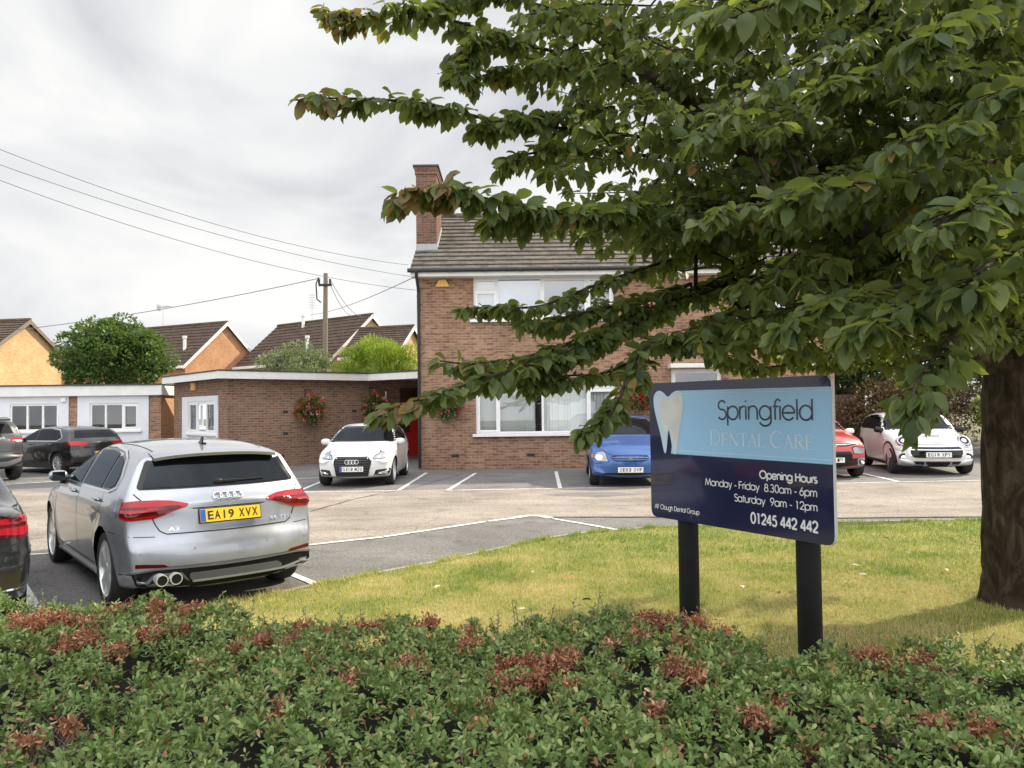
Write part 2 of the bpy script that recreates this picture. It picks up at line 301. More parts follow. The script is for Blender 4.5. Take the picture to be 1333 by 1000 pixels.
line([(-2.39, 16.05), (-2.29, 20.4)], .10); line([(-1.36, 15.95), (-.97, 20.1)], .10); line([(.98, 16.1), (1.13, 20.3)], .10); line([(8.3, 16.55), (8.5, 18.9)], .10); line([(5.1, 16.3), (5.2, 20.3)], .10)
line([(-4.45, 16.0), (-2.39, 16.02)], .09); line([(-1.36, 15.95), (4.3, 16.25), (10.6, 16.72)], .09); line([(-4.5, 16.2), (-4.55, 19.0)], .1); line([(-7.2, 18.6), (-4.4, 19.4)], .1)
line([(-13.2, 17.4), (-11.4, 19.1)], .10); line([(-8.6, 17.9), (-10.6, 20.6)], .1)
# long tarred seam across the lane and a few repair patches
m_tar = mat_noise('tar_seam', [(.4, (.05, .048, .046)), (.6, (.10, .09, .085))], 8)
def seam(pts, w):
    q = []
    for (x0, y0), (x1, y1) in zip(pts, pts[1:]):
        for i in range(8):
            t = i / 8; q.append((x0 + (x1 - x0) * t + random.uniform(-.015, .015), y0 + (y1 - y0) * t + random.uniform(-.015, .015)))
    q.append(pts[-1]); L = []; Rr = []
    for i, p in enumerate(q):
        a = Vector(q[min(i + 1, len(q) - 1)]) - Vector(q[max(0, i - 1)]); a.normalize(); n = Vector((-a.y, a.x)) * w * random.uniform(.25, .7); L.append(Vector(p) + n); Rr.append(Vector(p) - n)
    struct(sheet('road_seam', L + Rr[::-1], .0145, m_tar))
seam([(.62, 11.9), (2.5, 11.75), (4.7, 11.45), (9, 11.35)], .05); seam([(-1.4, 19.5), (-2.1, 16.8), (-3.0, 14.6), (-3.4, 12.9)], .03)
for x, y, a, b in ((-.3, 19.3, .35, .10), (.05, 18.0, .5, .14), (1.5, 14.9, .9, .18), (-4.6, 14.3, .9, .3)):
    struct(sheet('road_patch', [(x + a * math.cos(t) * random.uniform(.8, 1.1), y + b * math.sin(t) * 2 * random.uniform(.8, 1.1)) for t in np.linspace(0, 2 * PI, 14)[:-1]], .0105, m_asph))
# lawn
EDGE = [(-4.6, 4.2), (-3.3, 5.7), (-2.47, 6.74), (-1.84, 7.42), (-.9, 8.32), (.3, 9.7), (1.05, 10.25), (1.91, 10.61), (4.48, 10.82), (6.65, 10.94), (9.5, 11.0), (24, 10.9)]
LAWN = EDGE + [(24, 1.2), (-2.5, 1.2), (-4.6, 2.0)]
m_soil = mat_noise('lawn_soil', [(.32, (.14, .17, .045)), (.5, (.25, .24, .08)), (.68, (.36, .31, .13))], 1.1, bump=.5, speck=(70, .35))
sheet('lawn_soil', LAWN, .035, m_soil)
mb = MB(); prev = None; m_kerb = M('concrete_edging', (.36, .335, .30), .9, vary=.3, vs=9)
for (x0, y0), (x1, y1) in zip(EDGE, EDGE[1:]):
    a = Vector((x0, y0, 0)); b = Vector((x1, y1, 0)); d = (b - a); nn = Vector((-d.y, d.x, 0)).normalized(); k = max(1, int(d.length / .9))
    for i in range(k):
        p, q = a + d * (i / k), a + d * ((i + 1) / k - .004); h = .045 + random.uniform(-.006, .006)
        mb.add([p, q, q + nn * .05, p + nn * .05] + [w + Vector((0, 0, h)) for w in (p, q, q + nn * .05, p + nn * .05)], [(0, 1, 5, 4), (1, 2, 6, 5), (2, 3, 7, 6), (3, 0, 4, 7), (4, 5, 6, 7)])
struct(mb.build('kerb', m_kerb))
soilm = mat_noise('bare_soil', [(.3, (.06, .045, .03)), (.7, (.15, .115, .08))], 6, bump=1., bscale=30)
struct(sheet('soil_patch', [(4.3 + 1.25 * math.cos(t) * (1 + .12 * math.sin(5 * t)), 10.74 + .12 * math.sin(t) * (1 + .3 * math.sin(3 * t))) for t in np.linspace(0, 2 * PI, 30)[:-1]], .041, soilm))
def in_poly(x, y, poly):
    c = np.zeros(len(x), bool); j = len(poly) - 1
    for i in range(len(poly)):
        xi, yi = poly[i][:2]; xj, yj = poly[j][:2]
        if yi != yj: c ^= ((yi > y) != (yj > y)) & (x < (xj - xi) * (y - yi) / (yj - yi) + xi)
        j = i
    return c
def mat_grass():
    m, nt = newmat('grass_blades'); v = node(nt, 'ShaderNodeTexCoord').outputs['Object']; geo = node(nt, 'ShaderNodeNewGeometry')
    a = node(nt, 'ShaderNodeTexNoise', {'Vector': v, 'Scale': 1.1, 'Detail': 7, 'Roughness': .68})
    sy = node(nt, 'ShaderNodeSeparateXYZ', {0: v}); yf = node(nt, 'ShaderNodeMapRange', {0: sy.outputs[1], 1: 5.0, 2: 10.5, 3: .15, 4: -.15})
    f = node(nt, 'ShaderNodeMath', {0: a.outputs[0], 1: yf.outputs[0]}, operation='ADD'); r = node(nt, 'ShaderNodeMath', {0: geo.outputs['Random Per Island'], 1: .28}, operation='MULTIPLY')
    f = node(nt, 'ShaderNodeMath', {0: f.outputs[0], 1: r.outputs[0]}, operation='ADD')
    c = ramp(nt, f.outputs[0], [(.40, (.15, .25, .03)), (.58, (.32, .38, .07)), (.74, (.54, .48, .16)), (.88, (.64, .54, .26))])
    p = bsdf(nt, c, .55, 0, .3); t = node(nt, 'ShaderNodeBsdfTranslucent', {0: c}); mx = node(nt, 'ShaderNodeMixShader', {0: .3, 1: p.outputs[0], 2: t.outputs[0]}); out(nt, mx.outputs[0]); return m
def grass(n, x0, x1, y0, y1, h, w, fade):
    x = RNG.uniform(x0, x1, n); y = y0 + (y1 - y0) * RNG.uniform(0, 1, n) ** 1.25; k = in_poly(x, y, LAWN) & (RNG.uniform(0, 1, n) < np.clip(fade(y), 0, 1)); x, y = x[k], y[k]; n = len(x)
    th = RNG.uniform(0, 2 * PI, n); lean = RNG.uniform(.2, .9, n); D = np.stack([np.cos(th) * lean, np.sin(th) * lean, np.ones(n)], 1); t2 = th + RNG.normal(0, .5, n) + PI / 2
    U = np.stack([np.cos(th), np.sin(th), np.full(n, .2)], 1); O = np.stack([x, y, np.full(n, .034)], 1)
    return O, D, U, h * RNG.uniform(.6, 1.3, n), w * RNG.uniform(.7, 1.3, n)
BLADE = (np.array([(-.5, 0, 0), (.5, 0, 0), (0, 1, -.15), (.32, .55, -.02), (-.32, .55, -.02)]), [(0, 1, 3, 4), (4, 3, 2)])
A = grass(165000, -3.6, 5.5, 3.2, 8.6, .030, .005, lambda y: (8.6 - y) / 3.0); B = grass(190000, -3.0, 11, 4.6, 11, .038, .0075, lambda y: (y - 4.6) / 3.2)
k_ = 9000; e_ = np.array(EDGE[1:11]); seg = RNG.integers(0, len(e_) - 1, k_); tq = RNG.uniform(0, 1, k_)[:, None]; pe = e_[seg] * (1 - tq) + e_[seg + 1] * tq; de = e_[seg + 1] - e_[seg]; de /= np.linalg.norm(de, axis=1, keepdims=True)
pe = pe + np.stack([de[:, 1], -de[:, 0]], 1) * RNG.uniform(-.02, .10, k_)[:, None]; keep = (np.sin(pe[:, 0] * 7) + np.sin(pe[:, 0] * 17 + 1) + RNG.normal(0, .5, k_)) > .1; pe, de = pe[keep], de[keep]; k_ = len(pe)
tufts = (np.stack([pe[:, 0], pe[:, 1], np.full(k_, .035)], 1), np.stack([-de[:, 1] * .7, de[:, 0] * .7, np.ones(k_)], 1) + RNG.normal(0, .4, (k_, 3)), RNG.normal(0, 1, (k_, 3)), RNG.uniform(.035, .085, k_), RNG.uniform(.005, .009, k_))
A = tuple(np.concatenate([a, b]) for a, b in zip(A, tufts))
tag(leaf_mesh('grass', *[np.concatenate([a, b]) for a, b in zip(A, B)], BLADE, mat_grass(), None, None, False), kind='stuff')
# ------------------------------------------------------------------ buildings
Z = Vector((0, 0, 1))
class Frame:                                            # local wall frame: x along u, y inwards along n, z up
    def __init__(s, O, u, n): s.O, s.u, s.n = Vector(O), Vector(u).normalized(), Vector(n).normalized()
    def P(s, x, y, z): return s.O + s.u * x + s.n * y + Z * z
    def box(s, mb, x0, x1, y0, y1, z0, z1, mi=0): mb.obox(s.P((x0 + x1) / 2, (y0 + y1) / 2, (z0 + z1) / 2), s.u * (x1 - x0) / 2, s.n * (y1 - y0) / 2, Z * (z1 - z0) / 2, mi)
def wall(mb, fr, L, z0, z1, holes=(), t=.25, mi=0):
    xs = sorted({0., L, *[h[0] for h in holes], *[h[1] for h in holes]}); zs = sorted({z0, z1, *[h[2] for h in holes], *[h[3] for h in holes]})
    def solid(i, j):
        if i < 0 or j < 0 or i >= len(xs) - 1 or j >= len(zs) - 1: return False
        x, z = (xs[i] + xs[i + 1]) / 2, (zs[j] + zs[j + 1]) / 2
        return not any(h[0] < x < h[1] and h[2] < z < h[3] for h in holes)
    for i in range(len(xs) - 1):
        for j in range(len(zs) - 1):
            if not solid(i, j): continue
            a, b, c, d = xs[i], xs[i + 1], zs[j], zs[j + 1]
            for y in (0, t): mb.add([fr.P(a, y, c), fr.P(b, y, c), fr.P(b, y, d), fr.P(a, y, d)], [(0, 1, 2, 3)], mi)
            for (di, dj, q) in ((-1, 0, [(a, c), (a, d)]), (1, 0, [(b, c), (b, d)]), (0, -1, [(a, c), (b, c)]), (0, 1, [(a, d), (b, d)])):
                if not solid(i + di, j + dj):
                    (xa, za), (xb, zb) = q; mb.add([fr.P(xa, 0, za), fr.P(xb, 0, zb), fr.P(xb, t, zb), fr.P(xa, t, za)], [(0, 1, 2, 3)], mi)
def window(parent, fr, x0, x1, z0, z1, cuts=(), sash=(), transom=None, glass='glass', back=None, sill=True, set_=.05, fw=.06, frame_mat='white', blind=False, backs=None):
    mb = MB(); d0, d1 = set_, set_ + .07
    fr.box(mb, x0, x1, d0, d1, z0, z0 + fw); fr.box(mb, x0, x1, d0, d1, z1 - fw, z1); fr.box(mb, x0, x0 + fw, d0, d1, z0 + fw, z1 - fw); fr.box(mb, x1 - fw, x1, d0, d1, z0 + fw, z1 - fw)
    for c in cuts: fr.box(mb, c - fw / 2, c + fw / 2, d0 + .002, d1, z0 + fw, z1 - fw)
    ed = [x0 + fw / 2] + list(cuts) + [x1 - fw / 2]; bays = []
    for i in range(len(ed) - 1):
        a, b = ed[i] + fw / 2, ed[i + 1] - fw / 2; parts = [(z0 + fw, z1 - fw)]
        if transom and i in transom:
            zt = transom[i]; fr.box(mb, a, b, d0 + .002, d1, zt - fw / 2, zt + fw / 2); parts = [(z0 + fw, zt - fw / 2), (zt + fw / 2, z1 - fw)]
        for (p, q) in parts:
            if i in sash:
                s = .05; fr.box(mb, a, b, d0 - .014, d1 - .02, p, p + s); fr.box(mb, a, b, d0 - .014, d1 - .02, q - s, q); fr.box(mb, a, a + s, d0 - .014, d1 - .02, p + s, q - s); fr.box(mb, b - s, b, d0 - .014, d1 - .02, p + s, q - s); bays.append((a + s, b - s, p + s, q - s, i))
            else: bays.append((a, b, p, q, i))
    w = mb.build('window', MAT[frame_mat], parent)
    for (a, b, p, q, i) in bays:
        g = MB(); g.add([fr.P(a, d0 + .03, p), fr.P(b, d0 + .03, p), fr.P(b, d0 + .03, q), fr.P(a, d0 + .03, q)], [(0, 1, 2, 3)]); g.build('pane', MAT[glass], w)
        if blind:
            s = MB(); k = max(2, int((b - a) / .085))
            for j in range(k):
                xx = a + (j + .5) * (b - a) / k
                if abs(xx - blind) < .10: continue
                an = random.uniform(.10, .32); h = .047; s.add([fr.P(xx - h * math.cos(an), .22 - h * math.sin(an), p - .03), fr.P(xx + h * math.cos(an), .22 + h * math.sin(an), p - .03), fr.P(xx + h * math.cos(an), .22 + h * math.sin(an), q + .03), fr.P(xx - h * math.cos(an), .22 - h * math.sin(an), q + .03)], [(0, 1, 2, 3)])
            s.build('blind', MAT['blind'], w)
        bk = (backs or {}).get(i)
        if bk:
            s = MB(); fr.box(s, a - .06, b + .06, .235, .245, p - .06, q + .06); s.build('curtain_or_dark_sheet', MAT[bk], w)  # net is a curtain; dark is a sheet standing in for the unlit room
    if back: s = MB(); fr.box(s, x0 - .4, x1 + .4, .38, .39, z0 - .25, z1 + .12); s.build('curtain_or_dark_sheet', MAT[back], w)  # full width
    if sill:
        s = MB(); fr.box(s, x0 - .10, x1 + .10, -.11, .05, z0 - .075, z0 - .004); s.build('sill', MAT['white'], w, bevel=.008)
    return w
def roof_slope(mb, E0, E1, R0, R1, n, th=.035, mi=0):
    E0, E1, R0, R1 = map(Vector, (E0, E1, R0, R1)); nr = (E1 - E0).cross(R0 - E0).normalized(); nr = -nr if nr.z < 0 else nr
    for i in range(n):
        a0, a1 = E0.lerp(R0, i / n), E1.lerp(R1, i / n); b0, b1 = E0.lerp(R0, min(1, (i + 1.1) / n)), E1.lerp(R1, min(1, (i + 1.1) / n))
        mb.add([a0 + nr * th, a1 + nr * th, b1 + nr * .003, b0 + nr * .003, a0 - nr * .01, a1 - nr * .01], [(0, 1, 2, 3), (4, 5, 1, 0)], mi)
    mb.add([E0, E1, R1, R0], [(0, 1, 2, 3)], mi)
# --- main two-storey brick house
HX, HY = -2.61, 21.4; HW, HD, EZ = 11.6, 7.6, 5.45
house = thing('brick_house', 'two storey brown brick house with grey tiled roof and tall brick chimney', 'house', (HX, HY, 0))
fr = Frame((0, 0, 0), (1, 0, 0), (0, 1, 0)); mb = MB()
wall(mb, fr, HW, 0, EZ, [(1.56, 5.48, 4.17, 5.36), (1.60, 5.48, .98, 2.56), (7.05, 8.45, .10, 2.72), (9.0, 10.6, 4.17, 5.36)])
wall(mb, Frame((0, HD, 0), (1, 0, 0), (0, -1, 0)), HW, 0, EZ); wall(mb, Frame((0, .25, 0), (0, 1, 0), (1, 0, 0)), HD - .5, 0, EZ); wall(mb, Frame((HW, .25, 0), (0, 1, 0), (-1, 0, 0)), HD - .5, 0, EZ)
RZ = EZ + .05 + (HD / 2 + .4) * .60
for x in (0.002, HW - .252): mb.prism([(x, 0, EZ), (x, HD, EZ), (x, HD / 2, RZ - .12)], (.25, 0, 0))
mb.build('wall', MAT['brick'], house, uv=True)
mb = MB(); mb.box(.3, HW - .3, .3, HD - .3, 2.75, 2.85); mb.box(.3, HW - .3, 3.0, 3.1, .01, EZ); mb.box(.3, HW - .3, .3, HD - .3, .0, .02); mb.box(.3, HW - .3, .3, HD - .3, EZ - .06, EZ); mb.build('floor_and_partition', MAT['dark'], house)
mb = MB(); roof_slope(mb, (-.16, -.42, EZ + .05), (HW + .16, -.42, EZ + .05), (-.16, HD / 2, RZ), (HW + .16, HD / 2, RZ), 14, .045); roof_slope(mb, (HW + .16, HD + .42, EZ + .05), (-.16, HD + .42, EZ + .05), (HW + .16, HD / 2, RZ), (-.16, HD / 2, RZ), 14, .045)
roof = mb.build('roof', MAT['tile'], house, uv=True)
mb = MB()
for i in range(26): mb.tube([(-.16 + i * .4585, HD / 2, RZ + .02), (-.16 + (i + 1) * .4585 - .01, HD / 2, RZ + .028)], .11, 10)
mb.build('ridge_tiles', MAT['tile'], roof, True, uv=True)
mb = MB(); mb.box(-.14, HW + .14, -.385, -.345, EZ - .11, EZ + .06); mb.box(-.14, HW + .14, -.343, -.003, EZ - .105, EZ - .085); mb.build('fascia', MAT['fascia'], house)
mb = MB(); mb.prism([(-.15, -.385, EZ - .02), (-.15, -.385, EZ + .07), (-.15, HD / 2, RZ + .01), (-.15, HD / 2, RZ - .16), ], (.03, 0, 0)); mb.build('bargeboard', MAT['gutter'], house)
mb = MB(); mb.tube([(-.22, -.445, EZ + .05), (HW + .2, -.445, EZ + .05)], .058, 10)
for i in range(13): mb.box(i * .96, i * .96 + .03, -.50, -.386, EZ - .02, EZ + .06)
mb.build('gutter', MAT['gutter'], house, True)
mb = MB(); mb.tube([(.02, -.44, EZ + .02), (.02, -.42, EZ - .10), (.03, -.10, EZ - .42), (.03, -.07, EZ - .55), (.03, -.07, .06)], .042, 10)
for z in (.4, 1.9, 3.5, 4.8): mb.tube([(.03, -.07, z), (.03, -.07, z + .06)], .052, 10)
mb.build('downpipe', MAT['gutter'], house, True)
window(house, fr, 1.56, 5.48, 4.17, 5.36, (2.22, 3.46, 4.75), (0, 2, 3), {0: 4.98}, 'glass_up', None, True, backs={0: 'net', 1: 'net', 2: 'dark', 3: 'dark'})
window(house, fr, 1.60, 5.48, .98, 2.56, (2.24, 3.46, 4.72), (0, 3), {3: 2.20, 0: 2.20}, 'glass', 'dark', True, blind=3.32)
window(house, fr, 9.0, 10.6, 4.17, 5.36, (9.8,), (1,), None, 'glass_up', 'net', True)
mb = MB(); fr.box(mb, 7.05, 7.17, .03, .13, .10, 2.72); fr.box(mb, 8.33, 8.45, .03, .13, .10, 2.72); fr.box(mb, 7.17, 8.33, .03, .13, 2.60, 2.72); fr.box(mb, 7.17, 8.33, .035, .125, 2.1, 2.17); fr.box(mb, 7.17, 8.33, .06, .11, .10, 2.1)
d = mb.build('door', MAT['white'], house); mb = MB(); fr.box(mb, 7.17, 8.33, .07, .08, 2.17, 2.60); mb.build('fanlight', MAT['glass_dk'], d); mb = MB(); mb.tube([fr.P(8.2, .03, 1.0), fr.P(8.2, .03, 1.14)], .014); mb.build('handle', MAT['steel'], d, True)
mb = MB(); fr.box(mb, 6.95, 8.55, -.45, -.003, 2.74, 2.86); mb.build('door_canopy', MAT['fascia'], house, bevel=.01)
mb = MB(); mb.box(-.14, .46, .95, 2.45, 4.6, 8.69); mb.box(-.165, .485, .925, 2.475, 8.58, 8.70); mb.box(-.18, .50, .91, 2.49, 8.701, 8.80)
ch = mb.build('chimney', MAT['brick_chim'], house, uv=True)
mb = MB(); mb.box(-.22, .54, .87, 2.53, 8.801, 8.85); mb.build('chimney_cap', MAT['felt'], ch)
mb = MB(); zf = lambda y: EZ + .05 + (y + .42) * .60
mb.box(-.15, .48, .93, .949, zf(.95) - .12, zf(.95) + .20)
for i in range(6): y = .95 + i * .25; mb.box(.461, .475, y, y + .25, zf(y) - .1, zf(y) + .26)
mb.build('flashing', MAT['lead'], ch)
mb = MB(); mb.prism([(.50, -.07, 5.10), (.90, -.07, 5.10), (.80, -.07, 5.30), (.60, -.07, 5.30)], (0, .066, 0)); mb.build('alarm_box', MAT['yellow'], house, bevel=.012)
for x, z in ((.36, 2.75), (9.0, 3.2)):
    mb = MB(); mb.box(x, x + .07, -.09, -.003, z, z + .09); mb.build('wall_light', MAT['white'], house, bevel=.01)
for x in (3.0, .9): mb = MB(); mb.box(x, x + .22, -.012, -.002, .35, .42); mb.build('air_brick', MAT['dark'], house)
# --- flat roofed extension, turned about 40 degrees to the house
F0, F1, F2, F3 = at(212, 492, 26), at(285, 481, 22), at(480, 487, 25.2), at(543, 482, 23.8)
ZR = 2.88; f = Vector((F2.x - F1.x, F2.y - F1.y, 0)).normalized(); l = Vector((-f.y, f.x, 0)); W1 = Vector((F1.x, F1.y, 0)) + f * .38 + l * .38
ext = thing('surgery_extension', 'single storey flat roofed brick block with white fascia and flower baskets on its long wall', 'extension', (0, 0, 0))
ff = Frame(W1, f, l); fl = Frame(W1, l, f); mb = MB()
wall(mb, ff, 7.4, 0, ZR - .2, [(5.95, 6.85, .05, 2.45)]); wall(mb, Frame(W1 + l * .25, l, f), 4.6, 0, ZR - .2, [(.95 - .25, 3.35 - .25, 1.02, 2.02)]); wall(mb, Frame(W1 + l * 4.85, f, -l), 7.4, 0, ZR - .2)
mb.build('wall', MAT['brick_dark'], ext, uv=True)
mb = MB(); poly = [(F0.x, F0.y), (F1.x, F1.y), (F2.x, F2.y), (F3.x, F3.y), (-2.66, 25.0), (-2.66, 30.5), (-8.6, 31)]; poly = [Vector((p[0], p[1], 0)) for p in poly]
mb.prism([p + Z * (ZR - .19) for p in poly], Z * .17); mb.build('soffit', MAT['fascia'], ext)
mb = MB(); tp = MB(); pts = [poly[0], poly[1], poly[2], poly[3] + Vector((.25, -.28, 0))]
for i, (a, b) in enumerate(zip(pts, pts[1:])):
    d = (b - a).normalized(); o = Vector((d.y, -d.x, 0)); e = .03 if i < 2 else 0
    mb.prism([a + Z * (ZR - .235), b + d * e + Z * (ZR - .235), b + d * e + o * .03 + Z * (ZR - .235), a - d * (.0 if i else 0) + o * .03 + Z * (ZR - .235)], Z * .215)
    tp.prism([a + o * -.02 + Z * (ZR - .019), b + d * .04 + o * -.02 + Z * (ZR - .019), b + d * .04 + o * .05 + Z * (ZR - .019), a + o * .05 + Z * (ZR - .019)], Z * (.04 + .004 * i))
mb.build('fascia', MAT['fascia'], ext); tp.build('roof_edge', MAT['felt'], ext)
mb = MB(); mb.prism([p + Z * (ZR - .02) for p in poly], Z * .025); mb.build('roof', MAT['felt'], ext)
mb = MB(); wall(mb, Frame(W1 + l * .70 - f * .025, l, f), 3.25, .75, 2.18, [(.25, 2.65, 1.02, 2.02)], .024); mb.build('render_panel', MAT['render'], ext)
window(ext, fl, .95, 3.35, 1.02, 2.02, (1.75, 2.55), (0, 2), None, 'glass', 'dark', True, set_=.0)
mb = MB(); fl.box(mb, 2.6, 2.95, -.09, -.003, 2.38, 2.62); mb.build('alarm_box', MAT['yellow'], ext, bevel=.02)
mb = MB(); ff.box(mb, 5.95, 6.03, .04, .14, .05, 2.45); ff.box(mb, 6.77, 6.85, .04, .14, .05, 2.45); ff.box(mb, 6.03, 6.77, .04, .14, 2.35, 2.45); ff.box(mb, 6.03, 6.77, .04, .14, 2.02, 2.08); ff.box(mb, 5.80, 7.0, .26, .30, 0, 2.6); d = mb.build('door', MAT['wood_dk'], ext)
mb = MB(); ff.box(mb, 6.40, 6.77, .06, .10, .05, 2.02); ff.box(mb, 6.03, 6.40, .062, .098, .05, .9); mb.build('door_leaf', MAT['door_red'], d)
mb = MB(); ff.box(mb, 6.03, 6.40, .07, .08, .9, 2.02); ff.box(mb, 6.03, 6.77, .07, .08, 2.08, 2.35); mb.build('glazing', MAT['glass_dk'], d)
mb = MB(); q = ff.P(5.35, -.08, 2.02); mb.tube([q, q + Z * .28], .045, 12); ff.box(mb, 5.32, 5.38, -.08, -.003, 2.12, 2.17); mb.build('wall_light', MAT['steel'], ext, True)
for s_, z_ in ((1.72, 1.62), (1.72, .95), (4.1, 1.62), (4.1, .95), (3.0, .3), (1.6, .28)): mb = MB(); ff.box(mb, s_, s_ + .16, -.004, -.001, z_, z_ + .08); mb.build('air_brick', MAT['dark'], ext)
# --- low rendered block on the left
LY = 26.0; low = thing('rendered_outbuilding', 'low flat roofed outbuilding with white rendered panels and two wide windows', 'outbuilding', (0, 0, 0))
fw_ = Frame((-24, LY, 0), (1, .02, 0), (-.02, 1, 0)); LX = lambda x: x + 24
wins = [(LX(-17.07), LX(-15.45), 1.10, 2.02), (LX(-14.38), LX(-12.72), 1.10, 2.02)]
mb = MB(); wall(mb, fw_, 12.0, 0, 2.5, wins); mb.build('wall', MAT['brick'], low, uv=True)
mb = MB(); wall(mb, Frame((-12.0, LY + .24, 0), (0, 1, 0), (-1, 0, 0)), 5.4, 0, 2.5, [(2.2, 3.1, .05, 2.1)]); mb.build('side_wall', MAT['brick_org'], low, uv=True)  # sunlit warmth put into the brick colour; the front wall stays brown
mb = MB()
for a, b, w in ((LX(-20.3), LX(-15.1), wins[0]), (LX(-14.8), LX(-12.4), wins[1])): wall(mb, Frame(fw_.P(a, -.03, 0), fw_.u, fw_.n), b - a, .05, 2.28, [(w[0] - a, w[1] - a, w[2], w[3])], .029)
mb.build('render_panel', MAT['render'], low)
window(low, fw_, *wins[0], (LX(-16.5), LX(-15.98)), (), None, 'glass', 'dark', True, set_=.0); window(low, fw_, *wins[1], (LX(-13.86), LX(-13.28)), (2,), None, 'glass', 'dark', True, set_=.0)
mb = MB(); fw_.box(mb, -.1, 12.12, -.16, -.04, 2.28, 2.62); mb.box(-11.99, -11.88, LY + .03, LY + 5.4, 2.28, 2.60); mb.build('fascia', MAT['fascia'], low)
mb = MB(); fw_.box(mb, -.1, 12.14, -.20, 5.6, 2.622, 2.67); mb.build('roof', MAT['felt'], low)
mb = MB(); mb.box(-11.98, -11.93, LY + 2.45, LY + 3.32, .05, 2.1); mb.build('door', MAT['white'], low, bevel=.01)
mb = MB(); fw_.box(mb, LX(-15.33), LX(-15.17), -.10, -.031, 2.08, 2.22); mb.build('wall_light', MAT['white'], low, bevel=.01)
# --- gabled houses beyond
def gable_house(name, label, apex, half, rlen, ez, brick, board, parts=(), nt_=13, group='brown tiled houses beyond the flat roofs'):
    apex = Vector(apex); h = Vector((half[0], half[1], 0)); hl = h.length; hd = h.normalized(); rd = Vector((-hd.y, hd.x, 0)); az = apex.z
    O = Vector((apex.x, apex.y, 0)); t = thing(name, label, 'house', O, 0, group); mb = MB(); a = hd * hl; b = rd * rlen
    mb.prism([-a, a, a + Z * ez, Z * (az - .15), -a + Z * ez], b); mb.build('wall', MAT[brick], t, uv=True)
    mb = MB(); ov = hd * .35; g = rd * -.22; e = Z * (ez - .35 * (az - ez) / hl)
    roof_slope(mb, b - a - ov + e, -a - ov + g + e, b + Z * az, g + Z * az, nt_, .05); roof_slope(mb, a + ov + g + e, b + a + ov + e, g + Z * az, b + Z * az, nt_, .05)
    rf = mb.build('roof', MAT['tile_br'], t, uv=True)
    mb = MB(); mb.tube([g + Z * (az + .01), b + Z * (az + .01)], .12, 8); mb.build('ridge_tiles', MAT['tile_br'], rf, True, uv=True)
    mb = MB()
    for s in (-1, 1): mb.prism([s * (a + ov) + e + g * 1.02 - Z * .20, s * (a + ov) + e + g * 1.02 + Z * .02, g * 1.02 + Z * (az + .03), g * 1.02 + Z * (az - .22)], g * .15)
    mb.build('bargeboard', MAT[board], t)
    mb = MB(); p = -a - ov * 1.03 + e; mb.prism([p + g - Z * .14, p + b - Z * .14, p + b + Z * .03, p + g + Z * .03], -hd * .10); mb.build('gutter', MAT['fascia'], t)
    for kind, u, v in parts:
        base = -a * (1 - v) + rd * u + Z * (ez + (az - ez) * v)
        if kind == 'flue':
            mb = MB(); mb.tube([base - Z * .1, base + Z * .75], .11, 10); mb.tube([base + Z * .76, base + Z * .92], .15, 10); mb.build('flue', MAT['fascia'], rf, True)
        if kind == 'aerial':
            mb = MB(); mb.tube([base - Z * .2, base + Z * 1.7], .03, 6); bo = base + Z * 1.5; dv = Vector((.9, -.3, .05)); mb.tube([bo - dv * .4, bo + dv * .7], .02, 6)
            for k in range(7): c = bo + dv * (-.3 + .16 * k); mb.tube([c - Vector((.1, .3, 0)), c + Vector((.1, .3, 0))], .012, 5)
            mb.obox(bo - dv * .42, (.02, 0, 0), (0, .3, 0), (0, 0, .22)); mb.build('aerial', MAT['steel'], rf, True)
        if kind == 'mast':
            mb = MB(); mb.tube([base - Z * .2, base + Z * 2.0], .025, 6)
            for k in range(6): c = base + Z * (1.0 + .18 * k); mb.tube([c - Vector((.22, .1, 0)), c + Vector((.22, .1, 0))], .014, 5)
            mb.build('aerial', MAT['steel'], rf, True)
    return t
def rl(apex, half, px):                                 # ridge length that ends at a given picture column
    h = Vector((half[0], half[1], 0)).normalized(); rd = Vector((-h.y, h.x, 0)); x = (px - 666.5) / 1000; return (x * apex[1] - apex[0]) / (rd.x - x * rd.y)
a2, c2 = at(293, 420, 53), at(241, 471, 50); hf2 = (a2.x - c2.x, a2.y - c2.y)
gable_house('gabled_house', 'brown roofed house with orange brick gable and white bargeboards behind the round bush', a2, hf2, rl(a2, hf2, 118), c2.z, 'brick_org', 'fascia', [('flue', 1.3, .32), ('aerial', 6.2, 1.0)])
a1, b1 = at(35, 417, 44), at(80, 463, 46.6); hf1 = (b1.x - a1.x, b1.y - a1.y)
gable_house('gabled_house', 'yellow brick gabled house at the far left, half in shade', a1, hf1, 9, b1.z, 'brick_yel', 'wood', [('flue', 4, .5)])
a3, c3 = at(482, 410, 50), at(430, 464, 47.4); hf3 = (a3.x - c3.x, a3.y - c3.y)
h3 = gable_house('gabled_house', 'brown roofed house with a lower front wing behind the telegraph pole', a3, hf3, rl(a3, hf3, 362), c3.z, 'brick_yel', 'fascia', [('flue', 6.4, .86), ('flue', 3.2, .22), ('mast', 6.0, 1.0)])
a4, c4 = at(535, 425, 47.0), at(514, 458, 45.0); hf4 = (a4.x - c4.x, a4.y - c4.y)
gable_house('gabled_house', 'small cream gabled house between the bright conifer and the brick house', a4, hf4, rl(a4, hf4, 468), c4.z, 'brick_yel', 'fascia')
